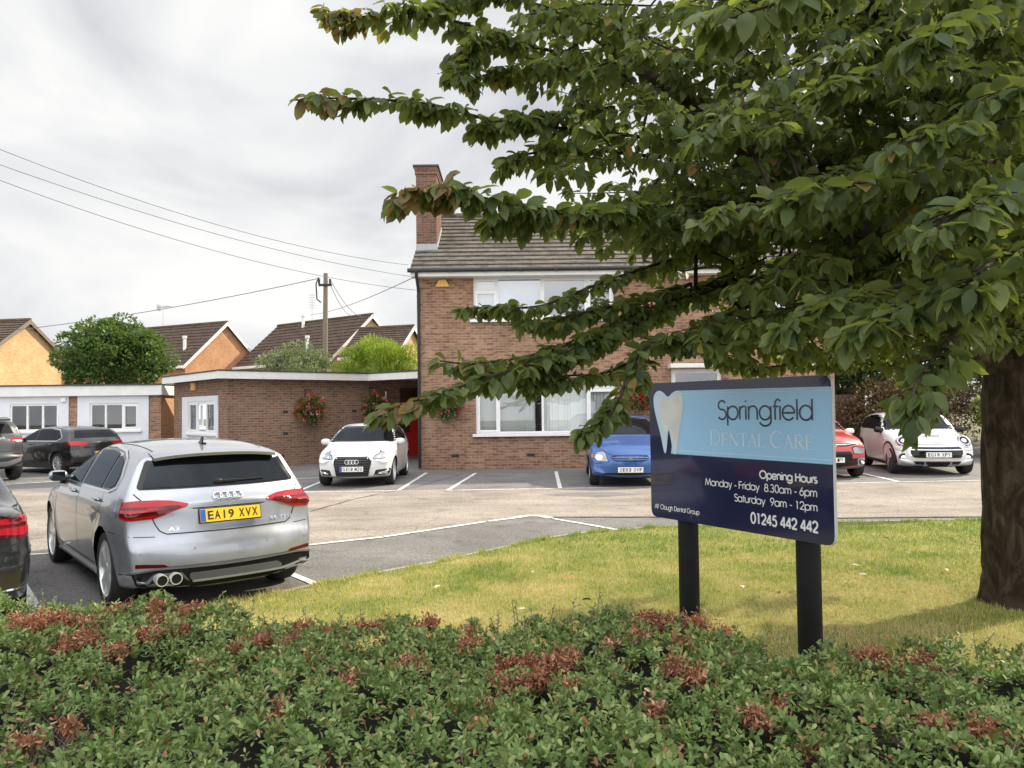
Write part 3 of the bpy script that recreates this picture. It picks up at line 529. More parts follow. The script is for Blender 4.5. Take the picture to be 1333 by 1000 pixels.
# --- pole and overhead wires
pole = thing('telegraph_pole', 'weathered wooden telegraph pole behind the flat roof', 'telegraph pole', (at(422, 460, 35).x, 35, 0))
ptop = at(424, 356, 35); mb = MB(); mb.tube([(0, 0, 0), (.04, 0, ptop.z * .5), (ptop.x - pole.location.x, 0, ptop.z)], [.14, .125, .10], 12); mb.build('post', MAT['wood'], pole, True)
mb = MB(); e = Vector((ptop.x - pole.location.x, 0, ptop.z)); mb.obox(e + Vector((0, -.1, -.55)), (.30, 0, 0), (0, .05, 0), (0, 0, .05))
for x in (-.28, .22): mb.tube([e + Vector((x, -.1, -.5)), e + Vector((x, -.1, -.28))], .05, 8)
mb.tube([e + Vector((-.3, -.1, -.2)), e + Vector((-.42, -.1, -.5)), e + Vector((-.38, -.1, -1.2)), e + Vector((-.2, -.1, -1.35))], .03, 6); mb.build('bracket', MAT['dark'], pole)
def wire(a, b, sag, label, r=.018):
    a, b = Vector(a), Vector(b); mb = MB(); mb.tube([a.lerp(b, t) - Z * sag * 4 * t * (1 - t) for t in np.linspace(0, 1, 28)], r, 5)
    tag(mb.build('overhead_wire', MAT['wire'], None, True), label, 'wire', 'overhead wires')
wire(at(-160, 128, 13), at(531, 345, 21.2), .45, 'uppermost of the long wires running from the sky to the house eaves', .0065)
wire(at(-160, 155, 13), at(541, 361, 21.3), .35, 'middle one of the three long wires sloping down to the brick house', .0065)
wire(at(-160, 172, 13), at(543, 378, 21.5), .45, 'lowest of the three long wires sloping down to the brick house', .0065)
wire(at(417, 362, 35), at(-60, 438, 40), .30, 'wire running left from the telegraph pole over the yellow gable')
wire(at(430, 364, 35), at(470, 412, 49), .35, 'upper thin wire dropping from the telegraph pole to the tiled roof ridge', .014)
wire(at(429, 368, 35), at(458, 411, 49), .35, 'lower thin wire dropping from the telegraph pole to the tiled roof ridge', .014)
wire(at(541, 360, 21.6), at(404, 410, 50), .2, 'faint wire crossing behind the pole from the house eaves towards the far roof', .012)
# ------------------------------------------------------------------ background plants
SPIKE = (np.array([(0, 0, 0), (-.18, .4, .03), (.18, .4, .03), (0, 1, 0)]), [(0, 1, 3, 2)])
LV = dict(
    bush=mat_leaf('leaf_bush', [(0, (.035, .07, .018)), (.5, (.065, .12, .03)), (1, (.12, .19, .05))], tcol=(.2, .32, .06)),
    pale=mat_leaf('leaf_variegated', [(0, (.10, .13, .06)), (.5, (.20, .23, .13)), (1, (.36, .36, .27))], .6),
    conifer=mat_leaf('leaf_conifer', [(0, (.09, .17, .02)), (.5, (.19, .30, .03)), (1, (.34, .45, .06))], .6, .35, (.4, .5, .05)),
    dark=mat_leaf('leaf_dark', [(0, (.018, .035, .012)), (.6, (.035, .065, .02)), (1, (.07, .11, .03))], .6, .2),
    light=mat_leaf('leaf_light', [(0, (.07, .12, .02)), (.5, (.14, .20, .03)), (1, (.25, .30, .06))], .6, .4, (.45, .5, .08)),
    brown=mat_leaf('leaf_dry', [(0, (.07, .045, .025)), (.5, (.13, .085, .045)), (1, (.20, .15, .07))], .8, .1, (.2, .12, .05)))
bark = mat_noise('bark_background', [(.3, (.05, .04, .03)), (.7, (.11, .09, .07))], 6, stretch=(8, 8, 1))
def bush(name, label, cat, loc, rad, n, leaf, mat, group=None, clumps=46, stem=None, tall=0., tm=SMALL, up=.25, cr=.30):
    t = thing(name, label, cat, loc, 0, group); rad = np.array(rad); cen = np.array([0, 0, tall + rad[2]])
    d = rdirs(clumps); d[:, 2] = np.where(d[:, 2] < -.55, -d[:, 2], d[:, 2]); sc = RNG.uniform(.55, .95, clumps)[:, None]; cc = cen + d * rad * sc; cs = RNG.uniform(.6, 1.25, clumps) * cr
    k = RNG.integers(0, clumps, n); v = rdirs(n); O = cc[k] + v * rad * cs[k][:, None] * RNG.uniform(.65, 1.0, n)[:, None]; O[:, 2] = np.maximum(O[:, 2], .02)
    D = v + rdirs(n) * .8 + np.array([0, 0, up]); s = leaf * RNG.uniform(.6, 1.3, n)
    leaf_mesh('crown', O, D, rdirs(n) * .6 + np.array([0, 0, 1.]), s, s * .55, tm, LV[mat], None, t, False)
    mb = MB(); st = stem or max(.05, rad[0] * .05)
    mb.tube([(0, 0, -.05), (.03, 0, tall * .5 + .1), (0, 0, cen[2])], [st, st * .8, st * .35], 8)
    for q in range(0, clumps, 3): mb.tube([(0, 0, tall * .6 + .05), tuple(cc[q] * np.array([.5, .5, .6])), tuple(cc[q])], [st * .4, st * .25, st * .08], 5)
    mb.build('trunk', bark, t, True); return t
P_ = lambda px, Y: (at(px, 540, Y).x, Y, 0)
bush('round_bush', 'round dark green bush above the roof of the rendered outbuilding', 'bush', P_(147, 34), (2.35, 2.2, 1.9), 26000, .155, 'bush', None, 95, .12, 1.9, CHERRY, .35, .25)
bush('variegated_shrub', 'straggly pale variegated shrub around the foot of the telegraph pole', 'shrub', P_(388, 32.5), (2.0, 1.2, 1.5), 7000, .12, 'pale', None, 90, .06, 1.5, SMALL, .9, .2)
bush('conifer_bush', 'bright yellow green conifer bush beside the brick house', 'bush', P_(497, 31.5), (1.75, 1.3, 1.45), 22000, .15, 'conifer', None, 75, .08, 1.75, SPIKE, .9, .26)
mb = MB(); fence = thing('wooden_fence', 'dark wooden board fence behind the red car', 'fence', (8.2, 24.6, 0))
for i in range(24): mb.box(i * .125, i * .125 + .115, random.uniform(-.008, .008), .02, .05, 2.0 + random.uniform(-.01, .01))
mb.build('boards', MAT['wood_dk'], fence); mb = MB(); mb.box(-.06, .0, -.03, .07, 0, 2.1); mb.build('post', MAT['wood_dk'], fence); mb = MB(); mb.box(3.0, 3.08, -.03, .07, 0, 2.1); mb.build('post', MAT['wood_dk'], fence); mb = MB(); mb.box(0, 3.0, .02, .06, 1.7, 1.8); mb.build('rail', MAT['wood_dk'], fence)
bush('dry_hedge', 'brown dried out hedge bank behind the white three door car', 'hedge', (12.6, 24.2, 0), (2.6, 1.0, 1.2), 15000, .10, 'brown', None, 70, .07, 0, SMALL, .2, .3)
bush('dry_hedge', 'brown dried out hedge at the far right behind the trunk', 'hedge', (17.0, 23.6, 0), (2.6, 1.2, 1.25), 12000, .10, 'brown', None, 60, .07, 0, SMALL, .2, .3)
bush('sunlit_shrub', 'sunlit yellow green shrub on the dry bank beside the trunk', 'shrub', (14.6, 23.2, .5), (.7, .5, .55), 2600, .10, 'light', None, 40, .05, .3, SMALL, .4, .3)
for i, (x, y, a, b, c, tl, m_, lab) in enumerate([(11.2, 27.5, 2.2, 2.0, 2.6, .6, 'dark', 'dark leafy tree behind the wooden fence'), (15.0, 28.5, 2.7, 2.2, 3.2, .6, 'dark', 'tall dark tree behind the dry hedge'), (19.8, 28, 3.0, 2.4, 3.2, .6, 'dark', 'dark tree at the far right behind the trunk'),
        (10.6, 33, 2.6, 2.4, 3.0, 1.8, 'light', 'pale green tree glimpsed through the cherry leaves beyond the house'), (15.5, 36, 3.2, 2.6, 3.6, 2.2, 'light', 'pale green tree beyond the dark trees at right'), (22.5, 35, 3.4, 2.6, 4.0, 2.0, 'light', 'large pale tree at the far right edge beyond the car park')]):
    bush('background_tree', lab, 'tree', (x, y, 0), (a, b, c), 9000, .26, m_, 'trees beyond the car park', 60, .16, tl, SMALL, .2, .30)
# ------------------------------------------------------------------ hanging baskets
m_red = mat_leaf('petal_red', [(0, (.45, .015, .02)), (.6, (.62, .03, .03)), (1, (.70, .12, .05))], .6, .2, (.6, .05, .03)); m_pink = mat_leaf('petal_pink', [(0, (.55, .10, .12)), (.6, (.62, .22, .16)), (1, (.70, .40, .26))], .6, .2, (.6, .1, .15))
m_purple = mat_leaf('petal_purple', [(0, (.30, .02, .14)), (1, (.55, .06, .25))], .6, .2, (.5, .05, .2))
def basket(label, P, rad, out_, nl, nf, m2, seed):
    nl, nf = int(nl * 2.2), int(nf * 2.2)
    t = thing('hanging_basket', label, 'hanging basket', P, 0, 'flower baskets on the brick walls'); o = Vector(out_) * rad * .85
    mb = MB(); mb.ell(o + Vector((0, 0, -.05)), (rad * .42, rad * .38, rad * .40), 14, 8); mb.build('basket', MAT['dark'], t, True)
    mb = MB(); mb.tube([(0, 0, rad * 1.35), tuple(o * 1.0 + Vector((0, 0, rad * 1.35)))], .012, 6); mb.tube([(0, 0, rad * .8), (0, 0, rad * 1.4)], .012, 6); mb.tube([tuple(o + Vector((0, 0, rad * 1.35))), tuple(o)], .006, 5); mb.build('bracket', MAT['black'], t, True)
    def pts(n, lo=.65): v = rdirs(n); return v, np.array(o) + v * np.array([rad, rad * .75, rad * 1.05]) * RNG.uniform(lo, 1.12, n)[:, None] * (.82 + .18 * np.sin(v[:, :1] * 5 + v[:, 2:] * 7 + seed))
    v, O = pts(nl); s = RNG.uniform(.04, .08, nl); leaf_mesh('foliage', O, v + rdirs(nl) * .7 + np.array([0, 0, -.3]), rdirs(nl), s, s * .8, ROUND, LV['bush'], None, t, False)
    v, O = pts(nf, .9); keep = (v[:, 2] > -.75); v, O = v[keep], O[keep]; k = len(O); FO = np.repeat(O, 6, 0) + RNG.normal(0, .025, (k * 6, 3)); FD = np.repeat(v, 6, 0) + rdirs(k * 6) * .9; s = np.full(k * 6, .045)
    s = s * 1.35; leaf_mesh('flowers', FO, FD, rdirs(k * 6), s, s * .9, ROUND, [m_red, m2], (np.repeat(RNG.uniform(0, 1, k) < .55, 6)).astype(int), t, False)
o_ = -l
basket('large flower basket of red and coral blooms in the middle of the long brick wall', ff.P(2.45, 0, 1.72), .46, o_, 700, 60, m_pink, 1)
basket('flower basket of dull red blooms on the long wall above the white car', ff.P(4.75, 0, 1.80), .46, o_, 650, 45, m_pink, 2)
basket('flower basket half hidden by cherry leaves at the left corner of the brick house', (HX + .85, HY, 1.75), .36, (0, -1, 0), 500, 34, m_purple, 3)
basket('flower basket of bright red geraniums on the house wall beside the sign board', (HX + 6.15, HY, 1.98), .42, (0, -1, 0), 600, 50, m_red, 4)
# ------------------------------------------------------------------ cars
CM = dict(glass=None, black=MAT['black'], gloss_black=M('gloss_black_trim', (.008, .008, .009), .12, 0, .3, .15), tyre=M('tyre_rubber', (.022, .022, .023), .85, vary=.2), under=M('underbody', (.012, .012, .012), .9),
    alloy=M('alloy_silver', (.70, .71, .72), .32, .6), alloy_dk=M('alloy_dark', (.10, .10, .105), .35, .6), chrome=M('chrome_trim', (.78, .79, .80), .12, 1.0), red=M('tail_lamp_red', (.30, .005, .009), .14, 0, .35, .35), red_dk=M('tail_lamp_dark_red', (.085, .003, .004), .14, 0, .35, .35),
    lens=M('head_lamp_lens', (.30, .32, .34), .10, .25, .5, 1.0), lens_in=M('head_lamp_reflector', (.75, .76, .78), .08, .9), yellow=M('plate_yellow', (.78, .50, .02), .4), white=M('plate_white', (.78, .78, .76), .4), blue=M('plate_blue', (.03, .10, .42), .4), ink=M('plate_ink', (.01, .01, .01), .5),
    grey=M('grey_plastic', (.075, .08, .085), .5), silver_trim=M('silver_trim', (.30, .31, .33), .45, .5), gap=M('panel_gap', (.010, .010, .011), .9), orange=M('amber_lens', (.6, .2, .02), .2))
CM['glass'] = M('car_glass', (.012, .015, .017), .02, 0, .9, .6)
m_cg, _nt = newmat('car_glass_reflective'); _fr = node(_nt, 'ShaderNodeFresnel', {'IOR': 1.5}); _f = node(_nt, 'ShaderNodeMath', {0: _fr.outputs[0], 1: .01}, operation='ADD', use_clamp=True)
_d = node(_nt, 'ShaderNodeBsdfDiffuse', {0: (.006, .007, .008, 1)}); _g = node(_nt, 'ShaderNodeBsdfGlossy', {0: (.42, .47, .55, 1), 'Roughness': .01}); out(_nt, node(_nt, 'ShaderNodeMixShader', {0: _f.outputs[0], 1: _d.outputs[0], 2: _g.outputs[0]}).outputs[0]); CM['glass'] = m_cg
def chaikin(p, k=3):
    p = np.array(p, float)
    for _ in range(k):
        q = np.roll(p, -1, 0); p = np.stack([.75 * p + .25 * q, .25 * p + .75 * q], 1).reshape(-1, p.shape[1])
    return p
def resample(p, n, closed=False):
    if closed: p = np.vstack([p, p[:1]])
    d = np.r_[0, np.cumsum(np.hypot(*np.diff(p[:, :2], axis=0).T))]; s = np.linspace(0, d[-1], n + (1 if closed else 0)); s = s[:-1] if closed else s
    return np.stack([np.interp(s, d, p[:, i]) for i in range(p.shape[1])], 1)
def car_body(S):
    """body shell: the side outline given a half width w(x, z), crowned across and rounded at its rim"""
    sil = chaikin(S['sil'], 3); X0, X1 = sil[:, 0].min(), sil[:, 0].max(); xa, xb, zc = X0 + S.get('ra_in', .5), X1 - .5, S.get('zc', .62); Wd = S['W'] / 2
    zt = S.get('belt', .93); tum = S.get('tumble', .42); prof = S.get('prof', [(.12, .88), (.25, .945), (.42, .98), (.62, 1.0), (.78, .992)])
    pz = [a for a, b in prof] + [zt]; pf = [b for a, b in prof] + [S.get('beltf', .955)]; pzz = np.linspace(0, zt, 60); pff = np.interp(pzz, pz, pf)
    for _ in range(4): pff = np.convolve(np.r_[pff[0], pff[0], pff, pff[-1], pff[-1]], np.ones(5) / 5, 'valid')
    def w(x, z):
        k = np.interp(min(z, zt), pzz, pff) * Wd
        if z > zt: k -= tum * (z - zt) + S.get('tum2', .12) * (z - zt) ** 2
        for x_end, ln, am, pw, sg in ((X1, S.get('fl', 1.1), S.get('ft', .15), 2.4, 1), (X0, S.get('rl', .9), S.get('rt', .10), 2.4, -1)):
            t = (sg * (x - x_end) + ln) / ln
            if t > 0: k *= 1 - am * t ** pw
        for ax in (S['fa'], S['ra']):
            d = math.hypot(x - ax, z - S['R']); k += S.get('flare', .014) * math.exp(-((d - S['Ra'] - .01) / .055) ** 2) * (1 if z < zt else 0)
        if 'crease' in S: zc_, a_ = S['crease']; k += a_ * math.exp(-((z - zc_ - .03 * (S['fa'] - x) / 2.6) / .025) ** 2)
        return max(k, .05)
    ar = np.sum(sil[:, 0] * np.roll(sil[:, 1], -1) - np.roll(sil[:, 0], -1) * sil[:, 1])
    if ar < 0: sil = sil[::-1]                                # ccw: front end runs upward, roof runs backward
    n = len(sil); i0 = int(np.argmin(np.abs(sil[:, 0] - xb) + (sil[:, 1] < zc) * 9)); sil = np.roll(sil, -i0, 0)
    top_end = next(i for i in range(n) if sil[i, 0] <= xa); tail = next(i for i in range(top_end, n) if sil[i, 0] >= xa and sil[i, 1] < zc); bot_end = next(i for i in range(tail, n) if sil[i, 0] >= xb)
    xs = np.linspace(xb, xa, 110); top, bot = sil[:top_end + 1][::-1], sil[tail - 1:bot_end + 1]
    T = np.stack([xs] + [np.interp(xs, top[:, 0], top[:, j]) for j in (1, 2, 3)], 1); B = np.stack([xs[::-1]] + [np.interp(xs[::-1], bot[:, 0], bot[:, j]) for j in (1, 2, 3)], 1)
    rear = np.vstack([T[-1:], sil[top_end:tail], B[:1]]); front = np.vstack([B[-1:], sil[bot_end:], T[:1]])
    loop = np.vstack([T, resample(rear, 74)[1:-1], B, resample(front, 64)[1:-1]]); N = len(loop)
    for j in (2, 3):
        for _ in range(3): loop[:, j] = (np.roll(loop[:, j], 1) + loop[:, j] + np.roll(loop[:, j], -1)) / 3
    tg = np.roll(loop[:, :2], -1, 0) - np.roll(loop[:, :2], 1, 0); tg /= np.linalg.norm(tg, axis=1, keepdims=True) + 1e-9; nin = np.stack([-tg[:, 1], tg[:, 0]], 1)
    us = [.22, .42, .6, .74, .86, .94, 1.0]; an = [R(a) for a in (15, 30, 45, 60, 75, 90)]; ts = [.06, .12, .19, .26, .34, .42, .5, .58, .66, .74, .82, .9, 1.0]
    V = []; cols = 1 + 2 * (len(us) + len(an) + len(ts)); half = (cols - 1) // 2
    for i in range(N):
        P = loop[i, :2]; bow, r = loop[i, 2], loop[i, 3]; Mx = np.array([min(max(P[0], xa), xb), zc]); we = None; side = []
        Pe = P + nin[i] * bow; dv = Mx - Pe; D = np.linalg.norm(dv); dv = dv / max(D, 1e-6); r = min(r, D * .6); we = w(*Pe)
        for u in us: q = P + nin[i] * bow * u ** 2.6; side.append((q[0], u * (we - r), q[1]))
        for a in an: q = Pe + dv * r * (1 - math.cos(a)); side.append((q[0], w(*q) - r + r * math.sin(a), q[1]))
        for t in ts: q = Pe + dv * (r + (D - r) * t); side.append((q[0], w(*q), q[1]))
        V.append((P[0], 0, P[1])); V += side; V += [(a, -b, c) for a, b, c in side]
    F = []
    for i in range(N):
        a, b = i * cols, ((i + 1) % N) * cols
        for s in (0, 1):
            pa, pb = a, b
            for j in range(half):
                qa, qb = a + 1 + s * half + j, b + 1 + s * half + j; F.append((pa, pb, qb, qa)); pa, pb = qa, qb
    me = bpy.data.meshes.new('body'); me.from_pydata(V, [], F); bm = bmesh.new(); bm.from_mesh(me)
    bmesh.ops.remove_doubles(bm, verts=bm.verts, dist=2e-5); bmesh.ops.dissolve_degenerate(bm, edges=bm.edges, dist=1e-5); bmesh.ops.recalc_face_normals(bm, faces=bm.faces); bm.to_mesh(me)
    bvh = BVHTree.FromBMesh(bm); bm.free(); return me, bvh
AX = {'L': lambda a, b: (Vector((a, 4, b)), Vector((0, -1, 0))), 'R': lambda a, b: (Vector((a, -4, b)), Vector((0, 1, 0))), 'B': lambda a, b: (Vector((-6, a, b)), Vector((1, 0, 0))), 'F': lambda a, b: (Vector((6, a, b)), Vector((-1, 0, 0))), 'T': lambda a, b: (Vector((a, b, 5)), Vector((0, 0, -1)))}
WRAP = {}
def _wrap(k, sx):                                       # straight on near the middle, turning round the corner further out
    def f(a, b):
        xp, yp, rad = WRAP[k]; s = 1 if a >= 0 else -1; a = abs(a)
        if a < yp: return Vector((sx * 6, s * a, b)), Vector((-sx, 0, 0))
        ph = (a - yp) / rad; o = Vector((sx * math.cos(ph), s * math.sin(ph), 0)); return Vector((xp, s * yp, b)) + o * 4, -o
    return f
AX['WB'] = _wrap('B', -1); AX['WF'] = _wrap('F', 1)
def proj(bvh, ax, a, b, off=0.):
    o, d = AX[ax](a, b); h = bvh.ray_cast(o, d)
    if h[0] is None:
        p = o + d * (6 if ax in 'BF' else 4); nr = bvh.find_nearest(p); return nr[0] - d * off, nr[1]
    n = h[1] if h[1].dot(d) < 0 else -h[1]; return h[0] - d * off, n
def roundp(p, r):
    o = []; n = len(p)
    for i in range(n):
        a, b, c = Vector(p[i - 1]), Vector(p[i]), Vector(p[(i + 1) % n]); rr = min(r, (a - b).length * .45, (c - b).length * .45); s, e = b + (a - b).normalized() * rr, b + (c - b).normalized() * rr
        o += [s.lerp(b, t).lerp(b.lerp(e, t), t) for t in (0, .25, .5, .75, 1)]
    return o
def patch(mb, bvh, ax, poly, off=.004, thick=.02, res=.05, mi=0, rnd=.02):
    p = roundp(poly, rnd) if rnd else [Vector(q) for q in poly]; q = []
    for a, b in zip(p, p[1:] + p[:1]):
        k = max(1, int((b - a).length / res)); q += [a.lerp(b, i / k) for i in range(k)]
    q2 = [q[0]]
    for a in q[1:]:
        if (a - q2[-1]).length > 1e-4: q2.append(a)
    q = q2; nb = len(q); xs = [a.x for a in q]; ys = [a.y for a in q]; gx, gy = np.meshgrid(np.arange(min(xs) + res / 2, max(xs), res), np.arange(min(ys) + res / 2, max(ys), res)); gx, gy = gx.ravel(), gy.ravel()
    k = in_poly(gx, gy, [(a.x, a.y) for a in q]); ins = [Vector((x, y)) for x, y in zip(gx[k], gy[k]) if min((Vector((x, y)) - e).length for e in q) > res * .35]
    v, e, f, *_ = delaunay_2d_cdt(q + ins, [], [list(range(nb))], 1, 1e-5); P = [proj(bvh, ax, a.x, a.y, off)[0] for a in v]; mb.add(P, [tuple(t) for t in f], mi); bp = [proj(bvh, ax, a.x, a.y, off)[0] for a in q]; mb.add(bp + [c + AX[ax](a.x, a.y)[1] * thick for a, c in zip(q, bp)], [(i, (i + 1) % nb, nb + (i + 1) % nb, nb + i) for i in range(nb)], mi)
def ribbon(mb, bvh, ax, pts, wd=.008, off=.002, mi=0, closed=False):
    p = resample(np.array(pts + (pts[:1] if closed else []), float), max(3, int(sum(math.dist(a, b) for a, b in zip(pts, pts[1:])) / .03))); A, B = [], []
    for i in range(len(p)):
        t = Vector(p[min(i + 1, len(p) - 1)]) - Vector(p[max(0, i - 1)]); t.normalize(); n = Vector((-t.y, t.x)) * wd / 2; c = Vector(p[i])
        A.append(proj(bvh, ax, *(c + n), off)[0]); B.append(proj(bvh, ax, *(c - n), off)[0])
    k = len(A); mb.add(A + B, [(i, i + 1, k + i + 1, k + i) for i in range(k - 1)], mi)
def text_geom(s, size=1., offset=0., cut=3):
    cu = bpy.data.curves.new('t', 'FONT'); cu.body = s; cu.size = size; cu.offset = offset; cu.resolution_u = cut; cu.align_x = 'CENTER'; cu.align_y = 'CENTER'
    o = bpy.data.objects.new('t', cu); COL.objects.link(o); me = bpy.data.meshes.new_from_object(o.evaluated_get(bpy.context.evaluated_depsgraph_get()))
    v = [tuple(x.co) for x in me.vertices]; f = [tuple(p.vertices) for p in me.polygons]; bpy.data.objects.remove(o); bpy.data.curves.remove(cu); bpy.data.meshes.remove(me); return v, f
def fit_text(mb, s, x0, x1, y0, y1, to, mi=0, offset=0.):
    v, f = text_geom(s, 1., offset); a = np.array(v); mn, mx = a.min(0), a.max(0)
    mb.add([to(x0 + (p[0] - mn[0]) / (mx[0] - mn[0]) * (x1 - x0), y0 + (p[1] - mn[1]) / (mx[1] - mn[1]) * (y1 - y0)) for p in a], f, mi)
def plate(root, bvh, ax, y, z, text, col, tilt=0., w_=.52, h_=.111, blue=True):
    P, n = proj(bvh, ax, y, z); sg = -1 if ax == 'B' else 1; xo = max((sg * proj(bvh, ax, y + dy, z + dz)[0].x for dy in (-.2, 0, .2) for dz in (-.05, .05))) * sg
    ct, st = math.cos(tilt), math.sin(tilt); c = Vector((xo + sg * .012, y, z)); ex = Vector((0, -1 if ax == 'B' else 1, 0)); ez = Vector((-sg * st, 0, ct)); en = Vector((sg * ct, 0, st))
    if ax == 'B': pass
    mb = MB(); mb.obox(c, ex * w_ / 2, en * .005, ez * h_ / 2, 0)
    if blue: mb.obox(c - ex * (w_ / 2 - .024) + en * .0058, ex * .022, en * .0006, ez * (h_ / 2 - .004), 1)
    mb.obox(c - en * .008, ex * (w_ / 2 + .008), en * .006, ez * (h_ / 2 + .008), 2)
    pl = mb.build('number_plate', [CM[col], CM['blue'], CM['black']], root); m2 = MB(); x0 = -w_ / 2 + (.058 if blue else .03)
    if text:
        words = text.split(' '); nch = sum(len(q) for q in words) + .6 * (len(words) - 1); cw = (w_ / 2 - .02 - x0) / nch; x = x0
        for wd in words:
            for chx in wd: 
                nar = .62 if chx in '1I' else 0
                fit_text(m2, chx, x + cw * (.09 + nar * .5), x + cw * (.91 - nar * .5), -.037, .037, lambda a, b: c + ex * a + ez * b + en * .0068, 0, .018); x += cw
            x += cw * .6
        m2.build('lettering', CM['ink'], pl)
    return pl
def wheel(root, x, y, s, Rt, style, wd=.215):
    mb = MB(); o = (x, y, Rt); ax = (0, s, 0); rr = Rt * style.get('rim', .70); h = wd / 2
    mb.lathe([(rr * .97, -h), (rr * 1.0, -h), (Rt * .93, -h * .98), (Rt * .985, -h * .78), (Rt, -h * .4), (Rt, h * .4), (Rt * .985, h * .78), (Rt * .94, h * .98), (rr * 1.06, h), (rr * 1.0, h * .96), (rr * .97, h * .7)], o, ax, 44)
    hub = MB(); hub.lathe([(0.001, -h * .2), (rr * .95, -h * .2), (rr * .97, h * .5)], o, ax, 40); t = hub.build('wheel', CM['under'], root, True); mb.build('tyre', CM['tyre'], t, True)
    mb = MB(); mb.lathe([(rr * .93, h * .3), (rr * .94, h * .80), (rr * .97, h * .93), (rr * 1.01, h * .93), (rr * 1.0, h * .6)], o, ax, 44); mb.lathe([(.001, h * .86), (rr * .17, h * .84), (rr * .22, h * .70), (rr * .22, h * .2)], o, ax, 24)
    n = style.get('n', 5); c = Vector(o)
    for k in range(n):
        for tw in style.get('pair', (0,)):
            a = 2 * PI * k / n + .3 + tw; b0 = 2 * PI * k / n + .3 + tw * .35; sw = style.get('w', .035)
            d0, d1 = Vector((math.cos(b0), 0, math.sin(b0))), Vector((math.cos(a), 0, math.sin(a))); p0, p1 = d0 * rr * .15, d1 * rr * .95; t0 = (p1 - p0).normalized().cross(Vector((0, 1, 0))); Y = Vector((0, s, 0))
            vs = [c + p0 + t0 * sw * .8 + Y * h * .80, c + p0 - t0 * sw * .8 + Y * h * .80, c + p1 - t0 * sw * style.get('fl', 1.) + Y * h * .84, c + p1 + t0 * sw * style.get('fl', 1.) + Y * h * .84]
            mb.add(vs + [v - Y * h * .4 for v in vs], [(0, 1, 2, 3), (0, 1, 5, 4), (1, 2, 6, 5), (2, 3, 7, 6), (3, 0, 4, 7)])
    mb.build('rim', CM[style.get('mat', 'alloy')], t, True); return t
def mirror(root, x, y, z, s, mats, sc=1.):
    mb = MB(); mb.ell((x, s * (y + .10 * sc), z + .03), (.075 * sc, .115 * sc, .075 * sc), 18, 12, 0, .75); mb.tube([(x + .02, s * (y - .07), z - .05), (x, s * (y + .05), z - .02)], [.03, .035], 8, 1)
    mb.box(x - .078 * sc, x - .07 * sc, min(s * (y + .02), s * (y + .18 * sc)), max(s * (y + .02), s * (y + .18 * sc)), z - .02, z + .075, 2); return mb.build('wing_mirror', mats, root, True)
def build_car(name, label, cat, loc, rz, S, scale=1., detail=True, group='cars parked in the car park'):
    root = thing(name, label, cat, (loc[0], loc[1], .012), rz, group); root.scale = (scale,) * 3; me, bvh = car_body(S); sx = [q[0] for q in S['sil']]; WRAP['B'] = (min(sx) + .60, .45, .6); WRAP['F'] = (max(sx) - .62, .45, .6)
    paint = S['paint']; me.materials.append(paint); me.materials.append(CM['under']); body = bpy.data.objects.new('body', me); COL.objects.link(body)
    cut = MB(); Wd = S['W'] / 2
    for ax in (S['fa'], S['ra']):
        for s in (-1, 1): cut.lathe([(.001, Wd - .30), (S['Ra'], Wd - .30), (S['Ra'], Wd + .3), (.001, Wd + .3)], (ax, 0, S['R'] + .01), (0, s, 0), 48)
    co = cut.build('cutter', [paint, CM['under']]); co.data.polygons.foreach_set('material_index', [1] * len(co.data.polygons))
    md = body.modifiers.new('b', 'BOOLEAN'); md.object = co; md.operation = 'DIFFERENCE'; md.solver = 'EXACT'
    m2 = bpy.data.meshes.new_from_object(body.evaluated_get(bpy.context.evaluated_depsgraph_get())); body.modifiers.clear(); body.data = m2; bpy.data.objects.remove(co)
    m2.polygons.foreach_set('use_smooth', [True] * len(m2.polygons)); m2.set_sharp_from_angle(angle=R(38)); body.parent = root
    for ax in (S['fa'], S['ra']):
        for s in (-1, 1): wheel(root, ax, s * (Wd - .125), s, S['R'], S['rim'])
    groups = {}
    for it in S['patches']:
        nm, mt, ax, poly = it[:4]; kw = it[4] if len(it) > 4 else {}; sides = [(ax, 1)]
        if ax == 'LR': sides = [('L', 1), ('R', 1)]
        if ax in ('BB', 'FF'): sides = [(ax[0], 1), (ax[0], -1)]
        if ax in ('WB', 'WF'): sides = [(ax, 1), (ax, -1)]
        for a_, sg in sides:
            pl = [(p[0] * sg, p[1]) for p in poly]; kind = kw.get('k', 'patch'); k2 = (nm, a_ if ax == 'LR' else sg, kw.get('id', 0)); mb, mats = groups.setdefault(k2, (MB(), []))
            if mt not in mats: mats.append(mt)
            mi = mats.index(mt); k3 = {k: v for k, v in kw.items() if k not in ('k', 'id')}
            if kind == 'line': ribbon(mb, bvh, a_, pl, mi=mi, **k3)
            else: patch(mb, bvh, a_, pl, mi=mi, **k3)
    for (nm, _, _), (mb, mats) in groups.items(): mb.build(nm, [paint if q == 'paint' else CM[q] for q in mats], root, True, sharp=30)
    if 'extra' in S: S['extra'](root, bvh)
    return root
def rings(root, bvh, ax, z, r=.043, y0=0., n=4, gap=.065, mat='chrome', tube=.0065):
    mb = MB(); P, nrm = proj(bvh, ax, y0, z)
    for i in range(n): q, _ = proj(bvh, ax, y0 + (i - (n - 1) / 2) * gap, z); mb.torus(q + nrm * .012, nrm, r, tube, 26, 6)
    mb.build('emblem', CM[mat], root, True)
def badge(root, bvh, ax, text, y0, y1, z0, z1, off=.006, mat='chrome', name='badge'):
    mb = MB(); sg = -1 if ax == 'B' else 1; fit_text(mb, text, y0, y1, z0, z1, lambda a, b: proj(bvh, ax, a, b, off)[0]); mb.build(name, CM[mat], root)
